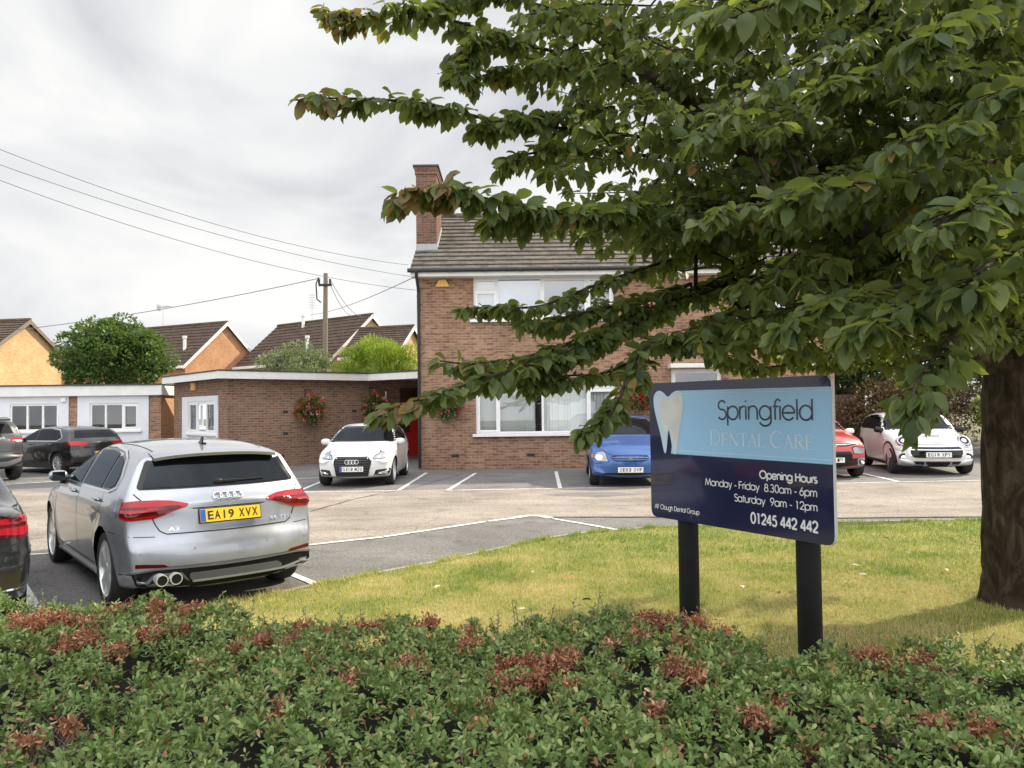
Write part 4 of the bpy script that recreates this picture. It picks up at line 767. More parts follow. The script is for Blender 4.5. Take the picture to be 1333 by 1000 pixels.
FIVE = dict(n=5, pair=(-.13, .13), w=.020, fl=1.2); TEN = dict(n=10, pair=(0,), w=.020, fl=1.); MULTI = dict(n=5, pair=(-.22, .22), w=.018)
SPAR = dict(n=5, pair=(0,), w=.05, fl=1.3)
# ---- silver hatchback seen from behind, the nearest car
def x_a3(root, bvh):
    plate(root, bvh, 'B', 0.0, .800, 'EA19 XVX', 'yellow', R(14)); rings(root, bvh, 'B', .945, .040, 0., 4, .058)
    badge(root, bvh, 'B', 'A3', .50, .42, .695, .728, .006); badge(root, bvh, 'B', '35 TFSI', -.36, -.58, .705, .738, .006)
    [mirror(root, .66, .80, .99, s, [S_A3['paint'], CM['black'], CM['glass']], .78) for s in (1, -1)]
    mb = MB(); ys = np.linspace(-.54, .54, 13); z_ = [proj(bvh, 'T', -1.50, y)[0].z for y in ys]; z2 = [proj(bvh, 'T', -1.60, y)[0].z for y in ys]; sw = [.055 * abs(y / .54) ** 2 for y in ys]; k = 13
    mb.add([(-1.50, y, a - .004) for y, a in zip(ys, z_)] + [(-1.60, y, a + .010) for y, a in zip(ys, z2)] + [(-1.795 + s_, y, a - .022) for y, a, s_ in zip(ys, z2, sw)] + [(-1.79 + s_, y, a - .048) for y, a, s_ in zip(ys, z2, sw)] + [(-1.62, y, a - .03) for y, a in zip(ys, z2)], [(r * k + i, r * k + i + 1, (r + 1) * k + i + 1, (r + 1) * k + i) for r in range(4) for i in range(k - 1)]); mb.build('spoiler', S_A3['paint'], root, True)
    mb = MB(); P, _ = proj(bvh, 'T', -1.28, 0); mb.prism([P + Vector((.07, -.018, -.006)), P + Vector((-.07, -.026, -.006)), P + Vector((-.07, .026, -.006)), P + Vector((.07, .018, -.006))], (0, 0, .012)); mb.prism([P + Vector((.05, 0, 0)), P + Vector((-.06, 0, 0)), P + Vector((-.075, 0, .062)), P + Vector((-.05, 0, .064))], (0, .012, 0)); mb.build('aerial', CM['gloss_black'], root, True)
    mb = MB()
    for y in (.585, .475):
        P, _ = proj(bvh, 'B', y, .305); c = Vector((-2.165, y, .318)); mb.lathe([(.040, .0), (.048, .0), (.049, .005), (.046, .12)], c, (1, 0, 0), 26)
        mb.lathe([(.001, .015), (.041, .015)], c, (1, 0, 0), 24, 1)
    mb.build('exhaust', [CM['alloy'], CM['under']], root, True)
    mb = MB()
    for y0, y1, z0 in ((.05, -.36, 1.07),): mb.tube([proj(bvh, 'B', y, z0 + .012 * (y0 - y), .018)[0] for y in np.linspace(y0, y1, 10)], [.016] * 4 + [.009] * 6, 6); P = proj(bvh, 'B', .05, 1.07, .015)[0]; mb.ell(P, (.02, .045, .03), 12, 8)
    mb.build('rear_wiper', CM['black'], root, True)
    for s in (1, -1):
        for x in (.10, -.98):
            mb = MB(); P = proj(bvh, 'L' if s > 0 else 'R', x, .905)[0]; mb.ell((P.x, P.y + s * .018, P.z), (.115, .020, .020), 16, 8, 0, .8); mb.build('door_handle', S_A3['paint'], root, True)
S_A3 = dict(W=1.71, fa=1.318, ra=-1.318, R=.325, Ra=.365, belt=.95, tumble=.49, tum2=.18, beltf=.945, rl=.8, rt=.13, ft=.17, crease=(.82, .016), rim=dict(n=5, pair=(-.14, .14), w=.030, fl=1.5, rim=.76), paint=mat_paint('silver_blue_paint', (.40, .42, .475), .75, .30),
    sil=[(2.02, .20, .1, .06), (2.15, .32, .2, .1), (2.18, .50, .2, .12), (2.16, .63, .2, .12), (2.06, .74, .18, .10), (1.85, .82, .1, .10), (1.45, .91, .05, .12), (1.08, .98, .04, .12), (.98, 1.0, .06, .10), (.55, 1.20, .10, .07), (.22, 1.335, .08, .08), (-.1, 1.405, .035, .09), (-.6, 1.426, .025, .10), (-1.15, 1.405, .025, .10), (-1.58, 1.352, .03, .07), (-1.68, 1.325, .04, .05), (-1.69, 1.305, .05, .05), (-1.80, 1.17, .09, .07), (-1.93, 1.02, .11, .08), (-1.98, .96, .11, .06), (-2.035, .925, .11, .05), (-2.05, .88, .11, .06), (-2.06, .76, .12, .08), (-2.075, .68, .12, .08), (-2.105, .62, .12, .07), (-2.13, .56, .13, .07), (-2.145, .46, .13, .08), (-2.145, .30, .13, .05), (-2.135, .215, .12, .04), (-2.05, .195, .08, .04), (-1.7, .18, 0, .05), (0, .16, 0, .05), (1.6, .17, 0, .05)],
    patches=[
        ('rear_window', 'gloss_black', 'B', [(-.565, 1.328), (.565, 1.328), (.69, 1.05), (.675, 1.03), (-.675, 1.03), (-.69, 1.05)], dict(off=.004, res=.06)),
        ('rear_window', 'glass', 'B', [(-.555, 1.245), (-.2, 1.27), (.2, 1.27), (.555, 1.245), (.65, 1.045), (-.65, 1.045)], dict(off=.010, res=.06)),
        ('tail_light', 'red', 'WB', [(1.07, .935), (.865, .948), (.62, .948), (.46, .940), (.335, .912), (.36, .885), (.56, .825), (.66, .800), (.868, .790), (1.06, .805)], dict(off=.008, res=.035, rnd=.015)),
        ('tail_light', 'red_dk', 'WB', [(1.045, .90), (.855, .898), (.60, .902), (.42, .906), (.40, .885), (.60, .838), (.86, .815), (1.04, .822)], dict(off=.013, res=.035, rnd=.01)),
        ('tail_light', 'red', 'WB', [(1.03, .878), (.85, .876), (.60, .880), (.46, .884), (.60, .866), (.85, .854), (1.02, .854)], dict(off=.017, res=.04, rnd=.006)),
        ('tailgate_seam', 'gap', 'B', [(.72, 1.00), (.66, .93), (.60, .76), (.565, .70), (.52, .672), (0, .668), (-.52, .672), (-.565, .70), (-.60, .76), (-.66, .93), (-.72, 1.00)], dict(k='line', wd=.009, off=.003)),
        ('tailgate_recess', 'gap', 'B', [(.33, .872), (-.33, .872), (-.30, .862), (.30, .862)], dict(off=.001, rnd=.0)),
        ('bumper_seam', 'gap', 'BB', [(.60, .655), (.75, .66), (.86, .672)], dict(k='line', wd=.006)),
        ('reflector', 'red_dk', 'WB', [(.80, .445), (.56, .432), (.52, .412), (.56, .405), (.80, .412)], dict(off=.006, rnd=.008)),
        ('diffuser', 'black', 'WB', [(.84, .365), (.62, .39), (.10, .38), (-.10, .38), (-.62, .39), (-.84, .365), (-.80, .26), (-.60, .225), (.60, .225), (.80, .26)], dict(off=.006, res=.04)),
        ('diffuser', 'silver_trim', 'WB', [(.88, .378), (.62, .408), (-.62, .408), (-.88, .378), (-.87, .362), (-.62, .390), (.62, .390), (.87, .362)], dict(off=.016, rnd=.006, res=.03)),
        ('diffuser', 'grey', 'B', [(.36, .345), (-.40, .345), (-.44, .32), (-.44, .275), (.33, .275), (.36, .30)], dict(off=.020, rnd=.02)),
        ('diffuser', 'silver_trim', 'B', [(.34, .285), (-.46, .285), (-.70, .32), (-.70, .305), (-.46, .268), (.34, .268)], dict(off=.026, rnd=.006)),
        ('diffuser', 'grey', 'B', [(.70, .285), (.62, .36), (.42, .36), (.36, .285), (.38, .285), (.44, .345), (.60, .345), (.68, .28)], dict(off=.018, rnd=.01)),
        ('bumper_crease', 'gap', 'LR', [(-2.0, .36), (-1.72, .335)], dict(k='line', wd=.006)),
        ('side_window', 'gloss_black', 'LR', [(.88, .985), (.35, 1.275), (-.1, 1.338), (-.6, 1.348), (-1.05, 1.318), (-1.25, 1.265), (-1.42, 1.13), (-1.45, 1.04), (-1.30, 1.0)], dict(off=.003, res=.06, rnd=.05)),
        ('side_window', 'glass', 'LR', [(.78, 1.0), (.34, 1.248), (-.08, 1.312), (-.10, .998)], dict(off=.008, res=.07)),
        ('side_window', 'glass', 'LR', [(-.20, .998), (-.19, 1.318), (-.6, 1.326), (-.93, 1.305), (-.97, 1.005)], dict(off=.008, res=.07)),
        ('side_window', 'glass', 'LR', [(-1.03, 1.01), (-1.00, 1.295), (-1.20, 1.255), (-1.37, 1.13), (-1.39, 1.05), (-1.28, 1.02)], dict(off=.008, res=.05, rnd=.03)),
        ('window_trim', 'chrome', 'LR', [(.92, .968), (-.3, .978), (-1.30, .992), (-1.46, 1.03), (-1.45, 1.13), (-1.27, 1.28), (-1.05, 1.334), (-.6, 1.364), (-.1, 1.354), (.35, 1.292)], dict(k='line', wd=.018, off=.010)),
        ('door_seam', 'gap', 'LR', [(.92, .30), (.98, .60), (.93, .94)], dict(k='line', wd=.011)), ('door_seam', 'gap', 'LR', [(-.15, .28), (-.16, .60), (-.15, .97)], dict(k='line', wd=.008)), ('door_seam', 'gap', 'LR', [(-.86, .30), (-.90, .55), (-1.12, .78), (-1.15, .97)], dict(k='line', wd=.008)), ('door_seam', 'gap', 'LR', [(.92, .30), (-.86, .30)], dict(k='line', wd=.008)),
        ('headlight', 'lens', 'LR', [(2.02, .73), (1.62, .84), (1.60, .80), (2.02, .66)], dict(off=.004)), ('sill_trim', 'silver_trim', 'LR', [(.93, .235), (-.93, .235), (-.93, .20), (.93, .20)], dict(off=.02, rnd=.01)),
        ('parking_sensor', 'silver_trim', 'BB', [(.30, .555), (.325, .555), (.325, .53), (.30, .53)], dict(off=.003, rnd=.012)), ('parking_sensor', 'silver_trim', 'BB', [(.70, .535), (.725, .535), (.725, .51), (.70, .51)], dict(off=.003, rnd=.012)),
        ('roof_seam', 'gap', 'T', [(.1, .50), (-.6, .52), (-1.5, .49)], dict(k='line', wd=.010)), ('roof_seam', 'gap', 'T', [(.1, -.50), (-.6, -.52), (-1.5, -.49)], dict(k='line', wd=.010))],
    extra=x_a3)
build_car('hatchback_car', 'silver five door hatchback seen from behind, parked nearest beside the lawn', 'car', (-3.785, 8.32), 2.262, S_A3, 1.0)
# ---- white hatchback, nose towards us by the house corner
def x_a1(root, bvh):
    plate(root, bvh, 'F', 0, .415, 'GJ18 MZO', 'white'); rings(root, bvh, 'F', .575, .047, 0, 4, .070)
    for s in (1, -1): mirror(root, .58, .80, .95, s, [S_A1['paint'], CM['black'], CM['glass']])
S_A1 = dict(W=1.74, fa=1.235, ra=-1.235, R=.315, Ra=.35, belt=.93, tumble=.38, tum2=.2, rim=dict(n=5, pair=(-.13, .13), w=.022), paint=mat_paint('white_paint', (.70, .71, .72), 0, .35), ft=.17, crease=(.78, .008),
    sil=[(1.92, .19, .12, .06), (2.00, .27, .2, .1), (2.04, .45, .22, .12), (2.03, .62, .22, .12), (1.99, .70, .2, .10), (1.80, .78, .12, .10), (1.4, .88, .06, .12), (1.0, .95, .05, .12), (.90, .975, .08, .10), (.5, 1.17, .12, .06), (.15, 1.33, .08, .08), (-.2, 1.40, .035, .09), (-.6, 1.416, .025, .10), (-1.1, 1.385, .025, .10), (-1.5, 1.30, .04, .07), (-1.62, 1.26, .05, .05), (-1.78, .98, .1, .08), (-1.86, .85, .1, .08), (-1.90, .62, .12, .08), (-1.93, .45, .12, .08), (-1.86, .26, .1, .06), (-1.5, .19, 0, .05), (0, .16, 0, .05), (1.5, .17, 0, .05)],
    patches=[('windscreen', 'gloss_black', 'F', [(-.60, 1.345), (.60, 1.345), (.74, 1.00), (.70, .985), (-.70, .985), (-.74, 1.00)], dict(off=.006)), ('windscreen', 'glass', 'F', [(-.565, 1.315), (.565, 1.315), (.69, 1.02), (-.69, 1.02)], dict(off=.016)),
        ('grille', 'chrome', 'F', [(-.375, .705), (.375, .705), (.445, .585), (.37, .235), (-.37, .235), (-.445, .585)], dict(off=.006, rnd=.04)), ('grille', 'black', 'F', [(-.36, .692), (.36, .692), (.43, .582), (.355, .247), (-.355, .247), (-.43, .582)], dict(off=.012, rnd=.04))] +
        [('grille', 'grey', 'F', [(-.40 + .02 * abs(k - 3), .50 - .055 * (k - 3) + .005), (.40 - .02 * abs(k - 3), .50 - .055 * (k - 3) + .005), (.40 - .02 * abs(k - 3), .50 - .055 * (k - 3) - .005), (-.40 + .02 * abs(k - 3), .50 - .055 * (k - 3) - .005)], dict(off=.016, rnd=0)) for k in range(0, 8)] + [
        ('headlight', 'gloss_black', 'WF', [(.435, .655), (.50, .705), (.84, .80), (1.02, .825), (1.05, .80), (.90, .675), (.80, .635), (.50, .625)], dict(off=.006, res=.035)), ('headlight', 'lens', 'WF', [(.45, .658), (.51, .695), (.83, .785), (1.0, .81), (1.02, .795), (.88, .685), (.79, .645), (.51, .637)], dict(off=.012, res=.035)), ('headlight', 'lens_in', 'FF', [(.66, .735), (.75, .735), (.75, .665), (.66, .665)], dict(off=.018, rnd=.04)), ('headlight', 'lens_in', 'FF', [(.54, .705), (.61, .705), (.61, .655), (.54, .655)], dict(off=.018, rnd=.03)),
        ('fog_grille', 'gloss_black', 'FF', [(.47, .265), (.52, .385), (.80, .415), (.82, .395), (.79, .275)], dict(off=.006)), ('fog_grille', 'lens_in', 'FF', [(.60, .335), (.68, .335), (.68, .305), (.60, .305)], dict(off=.012, rnd=.02)),
        ('lower_lip', 'under', 'F', [(-.62, .225), (.62, .225), (.58, .195), (-.58, .195)], dict(off=.004)), ('bonnet_seam', 'gap', 'FF', [(0.0, .722), (.36, .725), (.46, .70), (.72, .83), (.79, .93)], dict(k='line', wd=.007)),
        ('side_window', 'gloss_black', 'LR', [(.80, .97), (.28, 1.26), (-.15, 1.33), (-.7, 1.335), (-1.15, 1.27), (-1.35, 1.08), (-1.2, .99)], dict(off=.003, rnd=.05)), ('side_window', 'glass', 'LR', [(.70, .985), (.27, 1.235), (-.1, 1.305), (-.12, .985)], dict(off=.008)), ('side_window', 'glass', 'LR', [(-.2, .985), (-.19, 1.31), (-.7, 1.31), (-1.1, 1.25), (-1.28, 1.08), (-1.15, 1.005)], dict(off=.008)),
        ('door_seam', 'gap', 'LR', [(.85, .3), (.9, .6), (.85, .93)], dict(k='line')), ('door_seam', 'gap', 'LR', [(-.2, .28), (-.2, .95)], dict(k='line')), ('door_seam', 'gap', 'LR', [(.85, .28), (-.9, .28)], dict(k='line')), ('roof_arc', 'silver_trim', 'LR', [(.5, 1.215), (.15, 1.335), (-.2, 1.37), (-.7, 1.378), (-1.2, 1.32)], dict(k='line', wd=.02, off=.004)), ('tail_light', 'red', 'LR', [(-1.9, .9), (-1.6, .9), (-1.6, .76), (-1.9, .74)])],
    extra=x_a1)
build_car('hatchback_car', 'white hatchback facing us between the brick house corner and the flower baskets', 'car', (-3.52, 18.62), -1.555, S_A1, .965)
# ---- blue hatchback, half hidden by the sign
def x_cv(root, bvh):
    plate(root, bvh, 'F', 0, .375, 'OE03 OVF', 'white', 0, .52, .111, False)
    mb = MB(); P, n = proj(bvh, 'F', 0, .605)
    for s in (1, -1): mb.obox(P + Vector((.02, s * .03, 0)), (.006, 0, 0), (0, .009, 0), (0, 0, .042))
    mb.obox(P + Vector((.02, 0, 0)), (.006, 0, 0), (0, .03, 0), (0, 0, .008)); mb.build('emblem', CM['chrome'], root)
    for s in (1, -1): mirror(root, .72, .79, 1.0, s, [S_CV['paint'], CM['black'], CM['glass']], .95)
S_CV = dict(W=1.695, fa=1.34, ra=-1.34, R=.305, Ra=.34, belt=.95, tumble=.33, tum2=.2, rim=dict(n=7, w=.03), paint=mat_paint('blue_paint', (.008, .085, .32), .25, .30), ft=.15,
    sil=[(1.98, .19, .1, .06), (2.07, .28, .2, .1), (2.11, .45, .22, .12), (2.08, .60, .22, .12), (2.02, .68, .2, .12), (1.75, .82, .1, .12), (1.4, .94, .06, .12), (1.12, 1.01, .06, .12), (1.02, 1.04, .08, .10), (.6, 1.26, .12, .06), (.2, 1.43, .07, .08), (-.1, 1.485, .035, .09), (-.6, 1.495, .025, .10), (-1.2, 1.455, .025, .10), (-1.75, 1.35, .04, .06), (-1.95, 1.02, .1, .08), (-2.04, .80, .1, .08), (-2.1, .5, .12, .08), (-2.02, .26, .1, .06), (-1.5, .2, 0, .05), (0, .17, 0, .05), (1.6, .18, 0, .05)],
    patches=[('windscreen', 'gloss_black', 'F', [(-.58, 1.43), (.58, 1.43), (.73, 1.06), (-.73, 1.06)], dict(off=.006)), ('windscreen', 'glass', 'F', [(-.55, 1.40), (.55, 1.40), (.685, 1.09), (-.685, 1.09)], dict(off=.016)),
        ('grille', 'gloss_black', 'F', [(-.36, .665), (.36, .665), (.42, .62), (.30, .545), (-.30, .545), (-.42, .62)], dict(off=.004, rnd=.03)), ('grille', 'paint', 'F', [(-.40, .635), (.40, .635), (.38, .612), (-.38, .612)], dict(off=.014, rnd=.01)), ('grille', 'paint', 'F', [(-.34, .592), (.34, .592), (.32, .572), (-.32, .572)], dict(off=.014, rnd=.01)),
        ('headlight', 'gloss_black', 'WF', [(.44, .535), (.52, .72), (.62, .755), (.90, .745), (.92, .62), (.76, .53)], dict(off=.006, res=.035)), ('headlight', 'lens', 'WF', [(.455, .545), (.53, .71), (.63, .742), (.885, .732), (.905, .625), (.75, .542)], dict(off=.012, res=.035)), ('headlight', 'lens_in', 'FF', [(.56, .68), (.70, .68), (.70, .57), (.56, .57)], dict(off=.018, rnd=.05)), ('indicator', 'orange', 'FF', [(.76, .69), (.79, .68), (.79, .62), (.76, .61)], dict(off=.02, rnd=.01)),
        ('lower_grille', 'gloss_black', 'F', [(-.55, .30), (.55, .30), (.60, .25), (.48, .195), (-.48, .195), (-.60, .25)], dict(off=.005, rnd=.03)), ('bumper_line', 'gap', 'F', [(-.78, .50), (-.5, .49), (.5, .49), (.78, .50)], dict(k='line', wd=.006)),
        ('bonnet_seam', 'gap', 'FF', [(0, .675), (.40, .672), (.50, .73), (.70, .86), (.76, .98)], dict(k='line', wd=.007)),
        ('side_window', 'gloss_black', 'LR', [(.92, 1.03), (.35, 1.34), (-.1, 1.41), (-.7, 1.42), (-1.3, 1.35), (-1.55, 1.1), (-1.3, 1.03)], dict(off=.003, rnd=.05)), ('side_window', 'glass', 'LR', [(.75, 1.05), (.33, 1.31), (-.1, 1.385), (-.12, 1.05)], dict(off=.008)), ('side_window', 'glass', 'LR', [(-.2, 1.05), (-.19, 1.39), (-.7, 1.395), (-1.25, 1.33), (-1.4, 1.1), (-1.25, 1.06)], dict(off=.008)), ('door_seam', 'gap', 'LR', [(.95, .3), (1.0, .6), (.93, 1.0)], dict(k='line')), ('door_seam', 'gap', 'LR', [(-.18, .28), (-.18, 1.0)], dict(k='line')), ('side_strip', 'black', 'LR', [(.9, .55), (-.9, .55), (-.9, .50), (.9, .50)], dict(off=.008, rnd=.01)), ('tail_light', 'red', 'LR', [(-2.1, .95), (-1.85, .95), (-1.85, .75), (-2.1, .75)])],
    extra=x_cv)
build_car('hatchback_car', 'blue older hatchback under the ground floor window, half hidden by the sign board', 'car', (2.58, 18.05), -1.64, S_CV, 1.0)
# ---- white three door car with black mirrors at the right
def x_mn(root, bvh):
    plate(root, bvh, 'F', 0, .465, 'EG19 XPY', 'white', 0, .52, .111, False)
    for s in (1, -1):
        mirror(root, .60, .80, .96, s, [CM['gloss_black'], CM['black'], CM['glass']], .95); mb = MB(); P, n = proj(bvh, 'F', s * .625, .755); n = (n + Vector((.9, s * .15, .35))).normalized(); c = P + n * .012
        mb.lathe([(.165, -.03), (.166, .0), (.150, .014), (.142, .008)], c, n, 32, 0); mb.lathe([(.001, .016), (.09, .012), (.146, -.002)], c, n, 32, 1); mb.torus(c + n * .016, n, .115, .012, 30, 6, 2); mb.lathe([(.001, .03), (.05, .024), (.062, .012)], c, n, 24, 2); mb.build('headlight', [CM['chrome'], CM['gloss_black'], CM['lens_in']], root, True)
        mb = MB(); P, n = proj(bvh, 'F', s * .665, .385); n = (n + Vector((1, 0, 0))).normalized(); c = P + n * .01; mb.lathe([(.105, -.01), (.10, .004), (.06, .004), (.055, -.02)], c, n, 28, 0); mb.lathe([(.001, .012), (.058, .006)], c, n, 24, 1); mb.build('fog_light', [CM['gloss_black'], CM['lens_in']], root, True)
    mb = MB(); P, n = proj(bvh, 'F', 0, .735); mb.obox(P + n * .006, (0, .10, 0), n * .004, n.cross(Vector((0, 1, 0))) * .014); mb.torus(P + n * .01, n, .028, .005, 20, 6); mb.build('emblem', CM['chrome'], root, True)
S_MN = dict(W=1.727, fa=1.2475, ra=-1.2475, R=.315, Ra=.365, belt=.96, tumble=.26, tum2=.25, rim=dict(n=5, w=.04, mat='alloy_dk'), paint=mat_paint('pearl_white_paint', (.68, .69, .71), 0, .40), ft=.15, flare=.02, ra_in=.42,
    sil=[(1.82, .18, .1, .06), (1.92, .25, .2, .1), (1.96, .42, .22, .12), (1.94, .58, .22, .14), (1.88, .70, .2, .14), (1.70, .81, .1, .14), (1.35, .90, .06, .14), (.95, .96, .05, .12), (.80, .985, .08, .10), (.50, 1.18, .12, .05), (.28, 1.335, .08, .07), (.05, 1.395, .035, .08), (-.5, 1.414, .025, .09), (-1.1, 1.385, .025, .09), (-1.5, 1.32, .04, .06), (-1.62, 1.26, .06, .06), (-1.76, .96, .1, .08), (-1.80, .75, .1, .08), (-1.87, .5, .12, .08), (-1.80, .26, .1, .06), (-1.4, .19, 0, .05), (0, .16, 0, .05), (1.45, .16, 0, .05)],
    patches=[('windscreen', 'gloss_black', 'F', [(-.62, 1.35), (.62, 1.35), (.745, 1.005), (-.745, 1.005)], dict(off=.006)), ('windscreen', 'glass', 'F', [(-.585, 1.325), (.585, 1.325), (.70, 1.035), (-.70, 1.035)], dict(off=.016)),
        ('grille', 'chrome', 'F', [(-.50, .665), (.50, .665), (.575, .58), (.565, .46), (.50, .365), (-.50, .365), (-.565, .46), (-.575, .58)], dict(off=.006, rnd=.08)), ('grille', 'gloss_black', 'F', [(-.48, .64), (.48, .64), (.545, .57), (.535, .465), (.48, .39), (-.48, .39), (-.535, .465), (-.545, .57)], dict(off=.012, rnd=.07)), ('grille', 'chrome', 'F', [(-.53, .585), (.53, .585), (.53, .565), (-.53, .565)], dict(off=.018, rnd=.005)), ('grille', 'grey', 'F', [(-.50, .62), (.50, .62), (.50, .61), (-.50, .61)], dict(off=.016, rnd=0)),
        ('lower_intake', 'silver_trim', 'F', [(-.50, .325), (.50, .325), (.46, .16), (-.46, .16)], dict(off=.006, rnd=.04)), ('lower_intake', 'gloss_black', 'F', [(-.25, .305), (.25, .305), (.23, .18), (-.23, .18)], dict(off=.014, rnd=.02)), ('lower_intake', 'gloss_black', 'FF', [(.29, .305), (.475, .305), (.44, .18), (.27, .18)], dict(off=.014, rnd=.02)),
        ('bonnet_seam', 'gap', 'FF', [(0, .69), (.50, .688), (.60, .62), (.80, .60)], dict(k='line', wd=.007)), ('bonnet_scoop', 'gloss_black', 'T', [(1.52, -.16), (1.52, .16), (1.47, .18), (1.47, -.18)], dict(off=.006, rnd=.01)),
        ('side_window', 'gloss_black', 'LR', [(.76, .985), (.42, 1.20), (.18, 1.31), (-.4, 1.345), (-1.1, 1.32), (-1.45, 1.22), (-1.55, 1.03), (-1.3, .99)], dict(off=.003, rnd=.04)), ('side_window', 'glass', 'LR', [(.62, 1.0), (.30, 1.225), (.16, 1.29), (-.4, 1.318), (-.42, 1.0)], dict(off=.008)), ('side_window', 'glass', 'LR', [(-.48, 1.0), (-.47, 1.315), (-1.08, 1.29), (-1.36, 1.2), (-1.4, 1.02)], dict(off=.008)), ('wheel_arch_trim', 'black', 'LR', [(1.2475 + .40 * math.cos(R(a)), .325 + .40 * math.sin(R(a))) for a in range(-10, 195, 12)], dict(k='line', wd=.05, off=.008)), ('wheel_arch_trim', 'black', 'LR', [(-1.2475 + .40 * math.cos(R(a)), .325 + .40 * math.sin(R(a))) for a in range(-10, 195, 12)], dict(k='line', wd=.05, off=.008)),
        ('sill_trim', 'black', 'LR', [(.87, .26), (-.87, .26), (-.87, .18), (.87, .18)], dict(off=.012, rnd=.01)), ('side_scuttle', 'chrome', 'LR', [(.98, .80), (.82, .78), (.83, .765), (.99, .785)], dict(off=.01, rnd=.004)), ('door_seam', 'gap', 'LR', [(.76, .3), (.80, .6), (.74, .96)], dict(k='line')), ('door_seam', 'gap', 'LR', [(-.46, .28), (-.46, .97)], dict(k='line')), ('tail_light', 'red', 'LR', [(-1.9, .9), (-1.72, .9), (-1.72, .66), (-1.9, .66)])],
    extra=x_mn)
build_car('three_door_car', 'white three door car with black mirrors and round headlights, parked beside the trunk', 'car', (10.24, 19.78), -1.77, S_MN, 1.04)
# ---- red hatchback, only its nearside front shows past the sign
def x_c3(root, bvh):
    plate(root, bvh, 'F', -.02, .43, 'FGF', 'white', 0, .52, .111, False)
    for s in (1, -1): mirror(root, .68, .78, 1.0, s, [CM['white'], CM['black'], CM['glass']], .9)
    mb = MB()
    for dz in (0, .05):
        for s in (1, -1): a, b = proj(bvh, 'F', 0, .77 + dz, .015)[0], proj(bvh, 'F', s * .07, .72 + dz, .015)[0]; mb.tube([a, b], .009, 6)
    mb.build('emblem', CM['chrome'], root)
S_C3 = dict(W=1.75, fa=1.27, ra=-1.27, R=.315, Ra=.36, belt=.98, tumble=.30, tum2=.22, rim=dict(n=5, w=.04), paint=mat_paint('red_paint', (.52, .03, .035), .1, .30), ft=.15,
    sil=[(1.88, .20, .1, .06), (1.97, .30, .2, .1), (2.01, .48, .22, .12), (2.0, .68, .22, .14), (1.94, .82, .2, .14), (1.75, .92, .1, .14), (1.35, 1.0, .06, .14), (1.0, 1.04, .05, .12), (.9, 1.06, .08, .10), (.5, 1.27, .12, .06), (.2, 1.40, .08, .07), (-.1, 1.455, .035, .08), (-.6, 1.47, .025, .09), (-1.2, 1.43, .025, .09), (-1.65, 1.34, .04, .06), (-1.85, 1.0, .1, .08), (-1.92, .75, .1, .08), (-1.98, .5, .12, .08), (-1.9, .27, .1, .06), (-1.4, .2, 0, .05), (0, .17, 0, .05), (1.45, .18, 0, .05)],
    patches=[('windscreen', 'gloss_black', 'F', [(-.60, 1.41), (.60, 1.41), (.74, 1.08), (-.74, 1.08)], dict(off=.006)), ('windscreen', 'glass', 'F', [(-.57, 1.385), (.57, 1.385), (.69, 1.11), (-.69, 1.11)], dict(off=.016)),
        ('grille', 'gloss_black', 'F', [(-.80, .835), (-.3, .80), (.3, .80), (.80, .835), (.80, .80), (.3, .735), (-.3, .735), (-.80, .80)], dict(off=.006, rnd=.01)), ('grille', 'chrome', 'F', [(-.80, .825), (-.3, .782), (.3, .782), (.80, .825), (.80, .815), (.3, .765), (-.3, .765), (-.80, .815)], dict(off=.014, rnd=.004)),
        ('headlight', 'gloss_black', 'WF', [(.44, .71), (.52, .735), (.92, .70), (.93, .59), (.72, .54), (.48, .56)], dict(off=.006)), ('headlight', 'lens', 'WF', [(.46, .69), (.53, .715), (.90, .685), (.91, .60), (.72, .555), (.49, .575)], dict(off=.014)), ('lower_grille', 'gloss_black', 'F', [(-.42, .62), (.42, .62), (.46, .50), (.40, .36), (-.40, .36), (-.46, .50)], dict(off=.006, rnd=.06)),
        ('bumper_trim', 'black', 'F', [(-.82, .46), (.82, .46), (.78, .22), (-.78, .22)], dict(off=.004, rnd=.04)), ('fog_surround', 'silver_trim', 'FF', [(.58, .45), (.80, .46), (.80, .30), (.60, .28)], dict(off=.010, rnd=.05)), ('fog_light', 'gloss_black', 'FF', [(.61, .425), (.77, .43), (.77, .32), (.62, .315)], dict(off=.016, rnd=.05)), ('fog_light', 'lens_in', 'FF', [(.66, .40), (.74, .40), (.74, .33), (.66, .33)], dict(off=.022, rnd=.04)), ('lower_lip', 'silver_trim', 'F', [(-.70, .255), (.70, .255), (.66, .22), (-.66, .22)], dict(off=.014, rnd=.01)),
        ('bonnet_seam', 'gap', 'FF', [(0, .84), (.60, .845), (.80, .90)], dict(k='line', wd=.007)), ('side_window', 'gloss_black', 'LR', [(.80, 1.06), (.30, 1.34), (-.1, 1.39), (-.7, 1.40), (-1.3, 1.33), (-1.45, 1.1), (-1.2, 1.05)], dict(off=.003)), ('side_window', 'glass', 'LR', [(.7, 1.08), (.28, 1.31), (-.1, 1.365), (-.12, 1.08)], dict(off=.008)), ('door_seam', 'gap', 'LR', [(.85, .3), (.88, 1.0)], dict(k='line')), ('wheel_arch_trim', 'black', 'LR', [(1.27 + .395 * math.cos(R(a)), .325 + .395 * math.sin(R(a))) for a in range(-10, 195, 12)], dict(k='line', wd=.05, off=.008))],
    extra=x_c3)
build_car('hatchback_car', 'red hatchback showing only its front corner past the right edge of the sign', 'car', (7.28, 19.25), -1.62, S_C3, 1.0)
